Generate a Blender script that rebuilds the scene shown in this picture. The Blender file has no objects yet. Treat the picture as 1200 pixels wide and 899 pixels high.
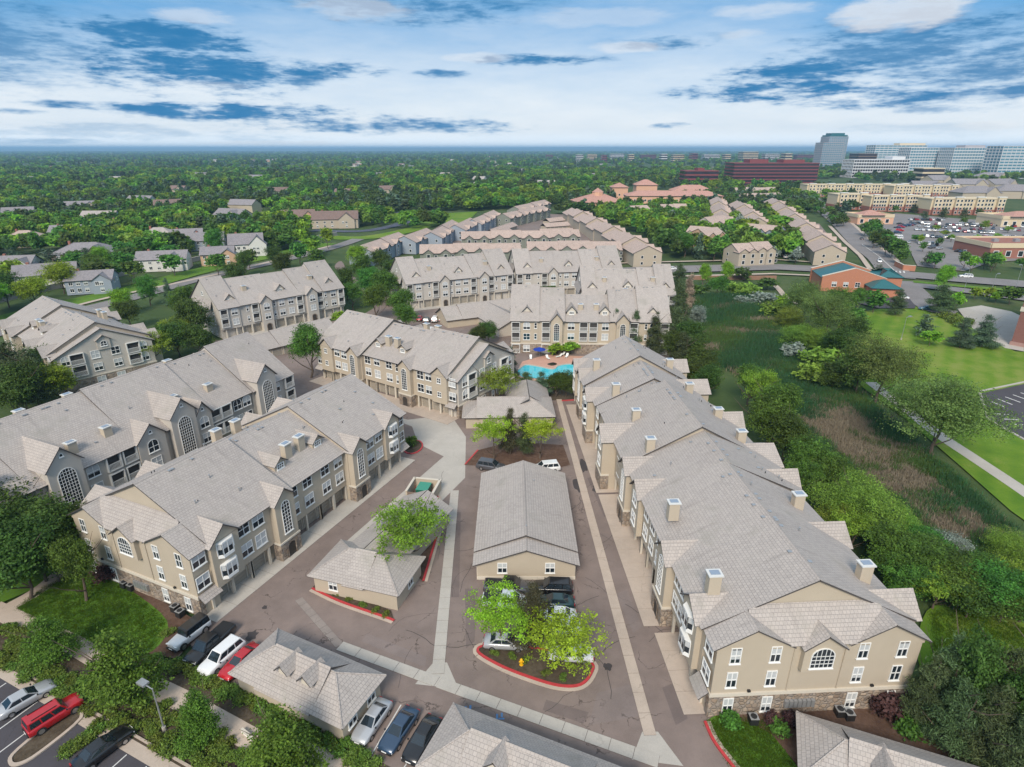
import bpy, bmesh, math, random
import numpy as np
from mathutils import Vector, Matrix
R = math.radians
random.seed(7)
RNG = np.random.default_rng(11)
SC = bpy.context.scene
COL = SC.collection

# ------------------------------------------------------------------ camera
PITCH = 21.483
cam = bpy.data.objects.new('camera', bpy.data.cameras.new('camera'))
COL.objects.link(cam)
cam.location = (0, 0, 50)
cam.rotation_euler = (R(90 - PITCH), 0, 0)
cam.data.sensor_width = 36
cam.data.lens = 36 * 700 / 1200
cam.data.clip_start = 0.5
cam.data.clip_end = 60000
SC.camera = cam

# ------------------------------------------------------------------ sun and sky
SUN_EL, SUN_AZ = 40.0, 194.0            # compass bearing of the sun, 0 = +Y, clockwise
sd = bpy.data.lights.new('sun', 'SUN')
sd.energy = 1.5
sd.angle = R(20)
sd.color = (1.0, 0.90, 0.77)
sun = bpy.data.objects.new('sun', sd)
COL.objects.link(sun)
sun.rotation_euler = (R(90 - SUN_EL), 0, R(180 - SUN_AZ) + math.pi * 0)
_d = Vector((math.sin(R(SUN_AZ)) * math.cos(R(SUN_EL)), math.cos(R(SUN_AZ)) * math.cos(R(SUN_EL)), math.sin(R(SUN_EL))))
sun.rotation_euler = _d.to_track_quat('Z', 'Y').to_euler()
SC.view_settings.view_transform = 'Standard'
SC.view_settings.look = 'None'
SC.view_settings.exposure = 1.40
SC.view_settings.gamma = 1.0
SC.view_settings.use_curve_mapping = False
SC.render.engine = 'CYCLES'
SC.cycles.use_denoising = True
SC.cycles.max_bounces = 7
SC.cycles.diffuse_bounces = 3
SC.cycles.glossy_bounces = 2
SC.cycles.transmission_bounces = 4
SC.cycles.transparent_max_bounces = 4
SC.cycles.volume_bounces = 0
SC.cycles.sample_clamp_indirect = 4


class N:
    """small helper to write node trees"""
    def __init__(s, tree):
        s.t = tree
        s.n = tree.nodes
    def new(s, typ, **kw):
        n = s.n.new(typ)
        for k, v in kw.items():
            setattr(n, k, v)
        return n
    def set(s, sock, v):
        if isinstance(v, bpy.types.NodeSocket):
            s.t.links.new(v, sock)
        elif v is not None:
            if sock.type == 'RGBA' and hasattr(v, '__len__') and len(v) == 3:
                v = (*v, 1)
            sock.default_value = v
    def math(s, op, a, b=None, c=None, clamp=False):
        n = s.new('ShaderNodeMath', operation=op, use_clamp=clamp)
        s.set(n.inputs[0], a)
        if b is not None: s.set(n.inputs[1], b)
        if c is not None: s.set(n.inputs[2], c)
        return n.outputs[0]
    def smooth(s, x, a, b, lo=0.0, hi=1.0):
        n = s.new('ShaderNodeMapRange', interpolation_type='SMOOTHSTEP')
        for i, v in enumerate((x, a, b, lo, hi)):
            s.set(n.inputs[i], v)
        return n.outputs[0]
    def mix(s, f, a, b, typ='MIX'):
        n = s.new('ShaderNodeMix', data_type='RGBA', blend_type=typ)
        s.set(n.inputs[0], f); s.set(n.inputs[6], a); s.set(n.inputs[7], b)
        return n.outputs[2]
    def noise(s, vec, scale, detail=3, rough=.55, out=0, dims='3D'):
        n = s.new('ShaderNodeTexNoise', noise_dimensions=dims)
        if vec is not None: s.set(n.inputs['Vector'], vec)
        n.inputs['Scale'].default_value = scale
        n.inputs['Detail'].default_value = detail
        n.inputs['Roughness'].default_value = rough
        return n.outputs[out]
    def ramp(s, f, stops):
        n = s.new('ShaderNodeValToRGB')
        e = n.color_ramp.elements
        e[0].position, e[0].color = stops[0][0], (*stops[0][1], 1)
        e[1].position, e[1].color = stops[-1][0], (*stops[-1][1], 1)
        for p, c in stops[1:-1]:
            x = e.new(p); x.color = (*c, 1)
        s.set(n.inputs[0], f)
        return n.outputs[0]
    def comb(s, x, y, z=0.0):
        n = s.new('ShaderNodeCombineXYZ')
        for i, v in enumerate((x, y, z)): s.set(n.inputs[i], v)
        return n.outputs[0]


def build_world():
    w = bpy.data.worlds.new('World')
    SC.world = w
    w.use_nodes = True
    t = N(w.node_tree)
    w.node_tree.nodes.clear()
    sky = t.new('ShaderNodeTexSky', sky_type='NISHITA')
    sky.sun_disc = False
    sky.sun_elevation = R(SUN_EL)
    sky.sun_rotation = R(SUN_AZ)
    sky.altitude = 1700
    sky.air_density = 1.0
    sky.dust_density = 0.6
    sky.ozone_density = 3.0
    tc = t.new('ShaderNodeTexCoord')
    sep = t.new('ShaderNodeSeparateXYZ')
    t.set(sep.inputs[0], tc.outputs['Generated'])
    X, Y, Z = sep.outputs
    az = t.math('MULTIPLY', t.math('ARCTAN2', X, Y), 180 / math.pi)
    el = t.math('MULTIPLY', t.math('ARCSINE', Z), 180 / math.pi)
    cc = t.comb(az, t.math('MULTIPLY', el, 4.6), 0)
    n1 = t.noise(cc, 0.085, 6, .6)
    n2 = t.noise(cc, 0.33, 5, .6)
    nz = t.math('ADD', t.math('MULTIPLY', t.math('SUBTRACT', n1, .5), 1.5), t.math('MULTIPLY', t.math('SUBTRACT', n2, .5), 1.5))
    nf = t.noise(cc, 0.9, 4, .6)
    # high thin veil: strong near the horizon, thinner upward, wispy; overhead, out of view, whitened again as added fill light
    side = t.math('MULTIPLY', t.smooth(t.math('ABSOLUTE', az), 8, 46, 0, .30), t.math('MULTIPLY', t.smooth(el, 2.5, 9.5), t.smooth(el, 26, 14)))
    veil = t.math('ADD', t.math('SUBTRACT', t.math('ADD', t.smooth(el, 12.5, 1.0, 0.16, .97), t.smooth(el, 14, 38, 0, .52)), side), t.math('MULTIPLY', t.math('SUBTRACT', n1, .5), .75), clamp=True)
    S = 10.0
    blue = t.mix(.8, t.mix(1.0, sky.outputs[0], (.45, .45, .45), 'MULTIPLY'), (.30, 1.40, 2.75))
    base = t.mix(t.math('MULTIPLY', veil, .95), blue, (3.4, 3.6, 3.75))
    base = t.mix(t.smooth(el, 1.7, 0.1, 0, .8), base, (4.3, 4.7, 5.0))
    # cloud banks, given by where they stand in the photograph: x, y, half width, half height, strength
    def sky_at(x, y, hw, hh, st):
        u, v = (x - 600) / 700, (y - 449.5) / 700
        cp, sp = math.cos(R(PITCH)), math.sin(R(PITCH))
        up, fw = -(sp + v * cp), cp - v * sp
        ho = math.hypot(u, fw)
        return (math.degrees(math.atan2(u, fw)), math.degrees(math.atan2(up, ho)), hw * .0818 / (1 + u * u / 1.15), hh * .0818 / math.hypot(1, u), st)
    D = [sky_at(*q) for q in [(185, 42, 125, 19, 1), (222, 84, 135, 27, 1), (375, 82, 75, 11, .9), (345, 94, 36, 8, .8), (270, 131, 140, 10, 1), (60, 121, 52, 4.5, .9), (450, 147, 150, 10, .85), (160, 156, 200, 10, .42),
         (300, 160, 60, 7, .4), (480, 12, 150, 15, .75), (590, 4, 70, 8, .6), (632, 70, 80, 6, .9), (515, 86, 30, 4.5, .8), (785, 50, 75, 7, .75), (850, 42, 45, 5, .5), (940, 84, 110, 15, .95), (930, 106, 125, 13, 1),
         (1025, 116, 100, 11, .85), (1000, 73, 70, 9, .7), (1075, 52, 160, 42, .75), (1165, 78, 75, 42, .75), (1192, 106, 30, 9, .8), (1100, 128, 60, 5.5, .6), (785, 147, 25, 3.5, .9), (20, 52, 120, 52, .68), (1100, 152, 120, 8, .3), (40, 165, 120, 4, .5), (10, 130, 40, 4, .7)]]
    m = None
    for a, e, wa, he, st in D:
        dx = t.math('MULTIPLY', t.math('SUBTRACT', az, a), 1 / wa)
        dy = t.math('MULTIPLY', t.math('SUBTRACT', el, e), 1 / he)
        d = t.math('ADD', t.math('MULTIPLY', dx, dx), t.math('MULTIPLY', dy, dy))
        k = t.math('MULTIPLY', t.smooth(t.math('ADD', d, t.math('ADD', t.math('MULTIPLY', nz, 1.7), t.math('MULTIPLY', t.math('SUBTRACT', nf, .5), 1.5))), 1.45, -.35), st)
        m = k if m is None else t.math('MAXIMUM', m, k)
    # the rest of the sky carries the same kind of broken cloud
    gen = t.math('MULTIPLY', t.smooth(t.noise(cc, 0.045, 6, .62), .52, .66), t.smooth(el, 13, 17, 0, .32))
    back = t.math('MULTIPLY', t.smooth(t.noise(cc, 0.06, 6, .62), .52, .64), t.smooth(t.math('ABSOLUTE', az), 52, 60, 0, .45))
    m = t.math('MAXIMUM', m, t.math('MAXIMUM', gen, back))
    m = t.smooth(m, .0, .95)
    dark = t.mix(t.math('ADD', t.smooth(m, .35, 1.0, .75, 0), t.math('MULTIPLY', t.math('SUBTRACT', n2, .4), .9), clamp=True), (0.13, 0.80, 1.75), (.65, 1.5, 2.5))
    col = t.mix(m, base, dark)
    # sunlit edges and a few bright cumulus tops
    W = [sky_at(*q) for q in [(1060, 12, 75, 18, 1), (890, 12, 60, 8, .6), (735, 55, 40, 6, .7), (870, 41, 30, 6, .6), (230, 19, 50, 8, .6), (420, 12, 70, 10, .6), (560, 68, 40, 5, .6), (1160, 148, 40, 6, .6), (700, 20, 90, 9, .4), (330, 168, 120, 3, .7), (230, 100, 60, 6, .4)]]
    mw = None
    for a, e, wa, he, st in W:
        dx = t.math('MULTIPLY', t.math('SUBTRACT', az, a), 1 / wa)
        dy = t.math('MULTIPLY', t.math('SUBTRACT', el, e), 1 / he)
        d = t.math('ADD', t.math('MULTIPLY', dx, dx), t.math('MULTIPLY', dy, dy))
        k = t.math('MULTIPLY', t.smooth(t.math('ADD', d, t.math('MULTIPLY', nz, 1.8)), 1.2, .1), st)
        mw = k if mw is None else t.math('MAXIMUM', mw, k)
    col = t.mix(t.math('MULTIPLY', mw, .6), col, (3.7, 3.65, 3.6))
    bg = t.new('ShaderNodeBackground')
    t.set(bg.inputs[0], col)
    bg.inputs[1].default_value = 0.10
    out = t.new('ShaderNodeOutputWorld')
    t.t.links.new(bg.outputs[0], out.inputs[0])
build_world()

# ------------------------------------------------------------------ ground geometry helper
_F, _CX, _CY, _H = 700., 600., 449.5, 50.
_s, _c = math.sin(R(PITCH)), math.cos(R(PITCH))
def G(px, py, z=0.):
    """ground point seen at a pixel of the 1200 x 899 photograph, at height z"""
    u = (px - _CX) / _F; v = (py - _CY) / _F
    t = (_H - z) / (_s + v * _c)
    return (u * t, (_c - v * _s) * t)

# ------------------------------------------------------------------ object helpers
def tag(o, label=None, cat=None, group=None, kind=None):
    if label: o['label'] = label
    if cat: o['category'] = cat
    if group: o['group'] = group
    if kind: o['kind'] = kind
    return o

def empty(name, loc, rz=0., label=None, cat=None, group=None):
    o = bpy.data.objects.new(name, None)
    COL.objects.link(o)
    o.location = loc if len(loc) == 3 else (*loc, 0)
    o.rotation_euler = (0, 0, rz)
    o.empty_display_size = .3
    return tag(o, label, cat, group)

def place(name, mesh, parent=None, loc=(0, 0, 0), rz=0., scale=None):
    o = bpy.data.objects.new(name, mesh)
    COL.objects.link(o)
    o.parent = parent
    o.location = loc
    o.rotation_euler = (0, 0, rz)
    if scale: o.scale = scale
    return o

class MB:
    """collects faces, then links them as one mesh"""
    def __init__(s):
        s.v = []; s.f = []; s.m = []; s.uv = []
    def face(s, pts, m=0, uv=None):
        n = len(s.v)
        s.v += [tuple(p) for p in pts]
        s.f.append(tuple(range(n, n + len(pts))))
        s.m.append(m)
        s.uv += uv if uv else [(p[0] + p[2] * .37, p[1] + p[2] * .61) for p in pts]
        return s
    def box(s, x0, x1, y0, y1, z0, z1, m=0, mt=None):
        a = [(x0, y0), (x1, y0), (x1, y1), (x0, y1)]
        return s.prism(a, z0, z1, m, mt)
    def prism(s, poly, z0, z1, m=0, mt=None, cap0=True):
        n = len(poly)
        s.face([(x, y, z1) for x, y in poly], m if mt is None else mt)
        if cap0: s.face([(x, y, z0) for x, y in reversed(poly)], m)
        for i in range(n):
            (x0, y0), (x1, y1) = poly[i], poly[(i + 1) % n]
            s.face([(x0, y0, z0), (x1, y1, z0), (x1, y1, z1), (x0, y0, z1)], m)
        return s
    def extr(s, prof, a0, a1, axis='u', m=0, capm=None):
        """profile of (cross, z) points pushed along u (x) or v (y)"""
        P = (lambda a, c, z: (a, c, z)) if axis == 'u' else (lambda a, c, z: (c, a, z))
        n = len(prof)
        s.face([P(a0, c, z) for c, z in prof], m if capm is None else capm)
        s.face([P(a1, c, z) for c, z in reversed(prof)], m if capm is None else capm)
        for i in range(n):
            (c0, z0), (c1, z1) = prof[i], prof[(i + 1) % n]
            s.face([P(a0, c0, z0), P(a1, c0, z0), P(a1, c1, z1), P(a0, c1, z1)], m)
        return s
    def cyl(s, p0, p1, r0, r1=None, n=8, m=0, caps=True):
        r1 = r0 if r1 is None else r1
        p0, p1 = Vector(p0), Vector(p1)
        d = (p1 - p0).normalized()
        a = d.orthogonal().normalized(); b = d.cross(a)
        r = []
        for p, q in ((p0, r0), (p1, r1)):
            r.append([p + (a * math.cos(2 * math.pi * i / n) + b * math.sin(2 * math.pi * i / n)) * q for i in range(n)])
        for i in range(n):
            j = (i + 1) % n
            s.face([r[0][i], r[0][j], r[1][j], r[1][i]], m)
        if caps:
            s.face(r[0][::-1], m); s.face(r[1], m)
        return s
    def slab(s, A, B, C, D, t=.16, mt=0, ms=1):
        """roof plane: A-B along the eave, D-C along the ridge; top gets tile uv (metres)"""
        A, B, C, D = (Vector(p) for p in (A, B, C, D))
        e = (B - A).normalized()
        nrm = e.cross(D - A)
        if nrm.length < 1e-6: nrm = e.cross(C - A)
        nrm.normalize()
        if nrm.z < 0: nrm = -nrm
        up = nrm.cross(e)
        if up.z < 0: up = -up
        pts = [A, B, C, D]
        if (C - D).length < 1e-4: pts = [A, B, C]
        uv = [((p - A).dot(e) + A.x * .37 + A.y * .21, (p - A).dot(up)) for p in pts]
        top = [p + nrm * t for p in pts]
        s.face(top, mt, uv)
        s.face(pts[::-1], ms)
        k = len(pts)
        for i in range(k):
            j = (i + 1) % k
            s.face([pts[i], pts[j], top[j], top[i]], ms)
        return s
    def poly_slab(s, pts, e, t=.15, mt=0, ms=1):
        pts = [Vector(p) for p in pts]; e = Vector(e).normalized()
        n = Vector((0, 0, 0))
        for i in range(1, len(pts) - 1): n += (pts[i] - pts[0]).cross(pts[i + 1] - pts[0])
        n.normalize()
        if n.z < 0: n = -n
        up = n.cross(e); up = up if up.z > 0 else -up
        top = [p + n * t for p in pts]
        s.face(top, mt, [(p.dot(e), (p - pts[0]).dot(up)) for p in pts]); s.face(pts[::-1], ms)
        for i in range(len(pts)):
            j = (i + 1) % len(pts)
            s.face([pts[i], pts[j], top[j], top[i]], ms)
        return s
    def mesh(s, name, mats, recalc=False, smooth=False):
        me = bpy.data.meshes.new(name)
        me.from_pydata(s.v, [], s.f)
        for m in mats: me.materials.append(m)
        me.polygons.foreach_set('material_index', s.m)
        uvl = me.uv_layers.new(name='UVMap')
        uvl.data.foreach_set('uv', np.array(s.uv, dtype=np.float32).ravel())
        if recalc or smooth:
            bm = bmesh.new(); bm.from_mesh(me)
            if smooth:
                bmesh.ops.remove_doubles(bm, verts=bm.verts, dist=.0008)
            bmesh.ops.recalc_face_normals(bm, faces=bm.faces)
            bm.to_mesh(me); bm.free()
        if smooth:
            me.polygons.foreach_set('use_smooth', [True] * len(me.polygons))
        me.update()
        return me
    def obj(s, name, mats, parent=None, loc=(0, 0, 0), rz=0., recalc=False, smooth=False):
        return place(name, s.mesh(name, mats if isinstance(mats, (list, tuple)) else [mats], recalc, smooth), parent, loc, rz)

# ------------------------------------------------------------------ materials
def newmat(name):
    m = bpy.data.materials.new(name)
    m.use_nodes = True
    t = N(m.node_tree)
    return m, t, m.node_tree.nodes['Principled BSDF']

def plain(name, col, rough=.7, metal=0., spec=.4, var=.12, scale=1.5, bump=0., coat=0.):
    m, t, b = newmat(name)
    if var:
        tc = t.new('ShaderNodeTexCoord')
        f = t.noise(tc.outputs['Object'], scale, 4, .6)
        lo = tuple(c * (1 - var) for c in col); hi = tuple(min(1, c * (1 + var)) for c in col)
        t.set(b.inputs['Base Color'], t.mix(f, lo, hi))
        if bump:
            bp = t.new('ShaderNodeBump'); bp.inputs['Strength'].default_value = bump
            bp.inputs['Distance'].default_value = .03
            t.set(bp.inputs['Height'], t.noise(tc.outputs['Object'], scale * 12, 3))
            t.set(b.inputs['Normal'], bp.outputs[0])
    else:
        b.inputs['Base Color'].default_value = (*col, 1)
    b.inputs['Roughness'].default_value = rough
    b.inputs['Metallic'].default_value = metal
    b.inputs['Specular IOR Level'].default_value = spec
    b.inputs['Coat Weight'].default_value = coat
    b.inputs['Coat Roughness'].default_value = .05
    return m

def roofmat(name, c1, c2, joint, bw=.36, bh=.36):
    m, t, b = newmat(name)
    uv = t.new('ShaderNodeUVMap'); uv.uv_map = 'UVMap'
    geo = t.new('ShaderNodeNewGeometry')
    br = t.new('ShaderNodeTexBrick')
    t.set(br.inputs['Vector'], uv.outputs[0])
    br.inputs['Scale'].default_value = 1
    br.inputs['Color1'].default_value = (*c1, 1); br.inputs['Color2'].default_value = (*c2, 1)
    br.inputs['Mortar'].default_value = (*joint, 1)  # tile gaps, darkened to paint the shadow line at each course edge
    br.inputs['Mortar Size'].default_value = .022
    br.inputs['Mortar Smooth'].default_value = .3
    br.inputs['Bias'].default_value = -.1
    br.inputs['Brick Width'].default_value = bw
    br.inputs['Row Height'].default_value = bh
    n1 = t.noise(geo.outputs['Position'], .25, 5, .65)
    n2 = t.noise(geo.outputs['Position'], 2.2, 3, .6)
    col = t.mix(t.smooth(n1, .35, .7), br.outputs[0], tuple(c * 1.16 for c in c1), 'MIX')
    col = t.mix(.32, br.outputs[0], col)
    col = t.mix(t.smooth(n2, .62, .78, 0, .45), col, tuple(c * .62 for c in c2))
    t.set(b.inputs['Base Color'], col)
    b.inputs['Roughness'].default_value = .8
    b.inputs['Specular IOR Level'].default_value = .3
    sp = t.new('ShaderNodeSeparateXYZ'); t.set(sp.inputs[0], uv.outputs[0])
    strk = t.noise(t.comb(t.math('MULTIPLY', sp.outputs[0], 1.0), t.math('MULTIPLY', sp.outputs[1], .12), 0), 1.1, 5, .65)
    col = t.mix(t.smooth(strk, .52, .78, 0, .55), col, tuple(c * .66 for c in c2))
    col = t.mix(t.smooth(n1, .52, .72, 0, .5), col, (c2[0] * .70, c2[1] * .74, c2[2] * .68))
    oi = t.new('ShaderNodeObjectInfo')
    col = t.mix(t.math('MULTIPLY', oi.outputs['Random'], .16), col, tuple(c * .6 for c in c2))
    t.set(b.inputs['Base Color'], col)
    saw = t.math('FRACT', t.math('DIVIDE', sp.outputs[1], bh))
    h = t.math('ADD', t.math('MULTIPLY', t.math('SUBTRACT', 1, saw), 1.0), t.math('MULTIPLY', br.outputs['Fac'], -.5))
    bp = t.new('ShaderNodeBump'); bp.inputs['Strength'].default_value = .5; bp.inputs['Distance'].default_value = .05
    t.set(bp.inputs['Height'], h)
    t.set(b.inputs['Normal'], bp.outputs[0])
    return m

def stonemat(name):
    m, t, b = newmat(name)
    tc = t.new('ShaderNodeTexCoord')
    vo = t.new('ShaderNodeTexVoronoi'); vo.inputs['Scale'].default_value = 2.3
    t.set(vo.inputs['Vector'], tc.outputs['Object'])
    vd = t.new('ShaderNodeTexVoronoi', feature='DISTANCE_TO_EDGE'); vd.inputs['Scale'].default_value = 2.3
    t.set(vd.inputs['Vector'], tc.outputs['Object'])
    sp = t.new('ShaderNodeSeparateColor'); t.set(sp.inputs[0], vo.outputs['Color'])
    col = t.ramp(sp.outputs[0], [(0, (.20, .15, .115)), (.3, (.33, .25, .185)), (.55, (.25, .215, .19)), (.8, (.42, .33, .25)), (1, (.15, .12, .10))])
    e = t.smooth(vd.outputs[0], .0, .07)
    t.set(b.inputs['Base Color'], t.mix(e, (.30, .26, .22), col))
    bp = t.new('ShaderNodeBump'); bp.inputs['Strength'].default_value = 1; bp.inputs['Distance'].default_value = .08
    t.set(bp.inputs['Height'], t.smooth(vd.outputs[0], .0, .16))
    t.set(b.inputs['Normal'], bp.outputs[0])
    b.inputs['Roughness'].default_value = .85
    return m

def asphaltmat(name, c, crack=1.0, patch=.25):
    m, t, b = newmat(name)
    g = t.new('ShaderNodeNewGeometry')
    P = g.outputs['Position']
    big = t.noise(P, .07, 4, .6); mid = t.noise(P, .45, 5, .65); fine = t.noise(P, 9, 3, .7)
    lo = tuple(x * (1 - patch) for x in c); hi = tuple(x * (1 + patch) for x in c)
    col = t.mix(t.smooth(big, .3, .7), lo, hi)
    col = t.mix(.45, col, t.mix(t.smooth(mid, .3, .7), lo, hi))
    col = t.mix(t.smooth(fine, .3, .7, 0, .3), col, tuple(x * 1.35 for x in c))
    warp = t.new('ShaderNodeVectorMath', operation='ADD')
    t.set(warp.inputs[0], P)
    wv = t.new('ShaderNodeVectorMath', operation='SCALE'); t.set(wv.inputs[0], t.noise(P, .5, 4, .6, out=1)); wv.inputs['Scale'].default_value = 3.0
    t.set(warp.inputs[1], wv.outputs[0])
    if crack:
        vd = t.new('ShaderNodeTexVoronoi', feature='DISTANCE_TO_EDGE'); vd.inputs['Scale'].default_value = .16
        t.set(vd.inputs['Vector'], warp.outputs[0])
        k = t.math('MULTIPLY', t.smooth(vd.outputs[0], .012, .003), t.smooth(mid, .45, .6))
        col = t.mix(t.math('MULTIPLY', k, .75 * crack), col, tuple(x * .3 for x in c))
        st = t.smooth(t.noise(P, .33, 6, .75), .68, .78, 0, .55)
        col = t.mix(st, col, tuple(x * .45 for x in c))
    t.set(b.inputs['Base Color'], col)
    b.inputs['Roughness'].default_value = .88
    b.inputs['Specular IOR Level'].default_value = .3
    bp = t.new('ShaderNodeBump'); bp.inputs['Strength'].default_value = .25; bp.inputs['Distance'].default_value = .02
    t.set(bp.inputs['Height'], fine); t.set(b.inputs['Normal'], bp.outputs[0])
    return m

def patchmat(name, cols, scales=(.06, .5, 6), rough=.95, bump=.5, stripe=None):
    """ground cover colour: cols = dark, mid, light"""
    m, t, b = newmat(name)
    g = t.new('ShaderNodeNewGeometry'); P = g.outputs['Position']
    a = t.noise(P, scales[0], 5, .65); c = t.noise(P, scales[1], 5, .65); f = t.noise(P, scales[2], 3, .7)
    if stripe:
        sp = t.new('ShaderNodeSeparateXYZ'); t.set(sp.inputs[0], P)
        wv = t.math('SINE', t.math('ADD', t.math('ADD', t.math('MULTIPLY', sp.outputs[0], stripe * .8), t.math('MULTIPLY', sp.outputs[1], -stripe * .6)), t.math('MULTIPLY', c, 2.0)))
        a = t.math('ADD', a, t.math('MULTIPLY', wv, .07))
    x = t.math('ADD', t.math('MULTIPLY', a, .45), t.math('ADD', t.math('MULTIPLY', c, .35), t.math('MULTIPLY', f, .2)))
    col = t.ramp(t.smooth(x, .3, .7), [(0, cols[0]), (.5, cols[1]), (1, cols[2])])
    t.set(b.inputs['Base Color'], col)
    b.inputs['Roughness'].default_value = rough
    b.inputs['Specular IOR Level'].default_value = .15
    bp = t.new('ShaderNodeBump'); bp.inputs['Strength'].default_value = bump; bp.inputs['Distance'].default_value = .06
    t.set(bp.inputs['Height'], f); t.set(b.inputs['Normal'], bp.outputs[0])
    return m

def leafmat(name, col, var=.35, huevar=.03, trans=.46):
    col = (col[0] * 2.9, col[1] * 2.4, col[2] * 1.75)
    m, t, b = newmat(name)
    at = t.new('ShaderNodeAttribute'); at.attribute_name = 'tint'
    oi = t.new('ShaderNodeObjectInfo')
    hs = t.new('ShaderNodeHueSaturation')
    t.set(hs.inputs['Hue'], t.math('ADD', .5, t.math('MULTIPLY', t.math('SUBTRACT', oi.outputs['Random'], .5), huevar * 2)))
    t.set(hs.inputs['Saturation'], 1.0)
    t.set(hs.inputs['Value'], t.math('ADD', 1 - var * .5, t.math('MULTIPLY', oi.outputs['Random'], var)))
    c = t.mix(at.outputs['Fac'], tuple(x * .55 for x in col), tuple(x * 1.5 for x in col))
    t.set(hs.inputs['Color'], c)
    t.set(b.inputs['Base Color'], hs.outputs[0])
    b.inputs['Roughness'].default_value = .6
    b.inputs['Specular IOR Level'].default_value = .25
    tr = t.new('ShaderNodeBsdfTranslucent'); t.set(tr.inputs[0], hs.outputs[0])
    mx = t.new('ShaderNodeMixShader'); mx.inputs[0].default_value = trans
    t.t.links.new(b.outputs[0], mx.inputs[1]); t.t.links.new(tr.outputs[0], mx.inputs[2])
    t.t.links.new(mx.outputs[0], m.node_tree.nodes['Material Output'].inputs[0])
    return m

M = {}
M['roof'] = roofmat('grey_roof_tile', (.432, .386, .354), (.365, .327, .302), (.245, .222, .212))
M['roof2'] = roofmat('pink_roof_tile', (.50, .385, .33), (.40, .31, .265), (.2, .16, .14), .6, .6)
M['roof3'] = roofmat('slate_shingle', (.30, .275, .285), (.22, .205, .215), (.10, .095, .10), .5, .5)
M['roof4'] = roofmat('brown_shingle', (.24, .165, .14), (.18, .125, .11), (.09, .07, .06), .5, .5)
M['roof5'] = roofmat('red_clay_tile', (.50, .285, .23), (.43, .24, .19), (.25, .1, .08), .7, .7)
M['fascia'] = plain('dark_fascia', (.075, .067, .065), .6)
M['tan'] = plain('tan_stucco', (.45, .385, .30), .9, var=.08, scale=.5, bump=.2)
M['grey'] = plain('grey_stucco', (.47, .435, .39), .9, var=.08, scale=.5, bump=.2)
M['cream'] = plain('cream_trim', (.58, .53, .45), .7, var=.06)
M['white'] = plain('white_paint', (.78, .78, .76), .5, var=.05)
M['stone'] = stonemat('river_stone')
M['door'] = plain('tan_garage_door', (.30, .27, .225), .6, var=.06)
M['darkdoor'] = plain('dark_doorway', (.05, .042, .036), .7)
M['glass'] = plain('window_glass', (.018, .026, .034), .05, spec=.9, var=.0)
M['blind'] = plain('window_blind', (.50, .52, .53), .2, spec=.7, var=.06, coat=.6)
M['rail'] = plain('balcony_rail', (.62, .62, .60), .5, var=.04)
M['recess'] = plain('balcony_recess', (.055, .052, .05), .9)  # dark colour stands for the shade inside a balcony opening
M['metal'] = plain('galvanised_metal', (.42, .43, .44), .45, .6)
M['flue'] = plain('chimney_crown', (.30, .36, .44), .35, .3)
M['asphalt'] = asphaltmat('worn_asphalt', (.198, .155, .138))
M['asphalt2'] = asphaltmat('dark_asphalt', (.066, .061, .069), .4, .2)
M['roadm'] = asphaltmat('grey_road', (.20, .185, .182), .5, .18)
M['concrete'] = asphaltmat('pale_concrete', (.40, .372, .335), .25, .14)
M['concrete2'] = asphaltmat('warm_concrete', (.43, .355, .295), .35, .16)
M['joint'] = plain('slab_joint', (.16, .14, .13), .9)
M['red'] = plain('red_kerb_paint', (.46, .045, .05), .6, var=.3, scale=3)
M['lawn'] = patchmat('mown_grass', ((.055, .120, .014), (.092, .185, .022), (.150, .235, .034)), (.05, .35, 5))
M['lawn2'] = patchmat('bright_grass', ((.065, .150, .014), (.12, .21, .02), (.22, .25, .06)), (.03, .22, 4), stripe=1.5)
M['wet'] = patchmat('marsh_soil', ((.055, .110, .040), (.12, .15, .07), (.31, .26, .17)), (.07, .5, 5))
M['mulch'] = patchmat('bark_mulch', ((.07, .04, .03), (.115, .07, .05), (.17, .11, .085)), (.3, 2, 14), bump=.8)
M['bed'] = patchmat('planted_soil', ((.045, .035, .025), (.085, .065, .045), (.14, .115, .085)), (.3, 2.5, 14), bump=.9)
M['earth'] = patchmat('woodland_floor', ((.035, .062, .022), (.060, .095, .032), (.11, .125, .055)), (.02, .15, 2))
M['bark'] = plain('bark', (.11, .082, .062), .9, var=.35, scale=4, bump=.5)
M['palebark'] = plain('pale_bark', (.26, .21, .16), .9, var=.3, scale=4)
M['line'] = plain('white_line_paint', (.60, .59, .57), .7, var=.2, scale=3)
M['blue'] = plain('blue_paint', (.10, .22, .42), .7, var=.4, scale=4)
M['tyre'] = plain('tyre_rubber', (.018, .018, .018), .8)
M['rim'] = plain('alloy_wheel', (.45, .45, .46), .3, .8)
M['lens'] = plain('headlight_lens', (.75, .77, .78), .1, spec=.8)
M['tail'] = plain('tail_light', (.35, .01, .012), .15, spec=.7)
M['black'] = plain('black_plastic', (.022, .022, .023), .5)
M['brickm'] = plain('brick_wall', (.30, .13, .095), .9, var=.2, scale=2)
# ------------------------------------------------------------------ windows, doors, balconies (shared meshes)
def outline(w, h, arch, n=8):
    """window outline, bottom centre at 0,0; arch = height of the curved top"""
    pts = [(-w / 2, 0), (w / 2, 0), (w / 2, h - arch)]
    if arch:
        for i in range(1, n):
            a = math.pi * i / n
            pts.append((w / 2 * math.cos(a), h - arch + arch * math.sin(a)))
    pts.append((-w / 2, h - arch))
    return pts

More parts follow.
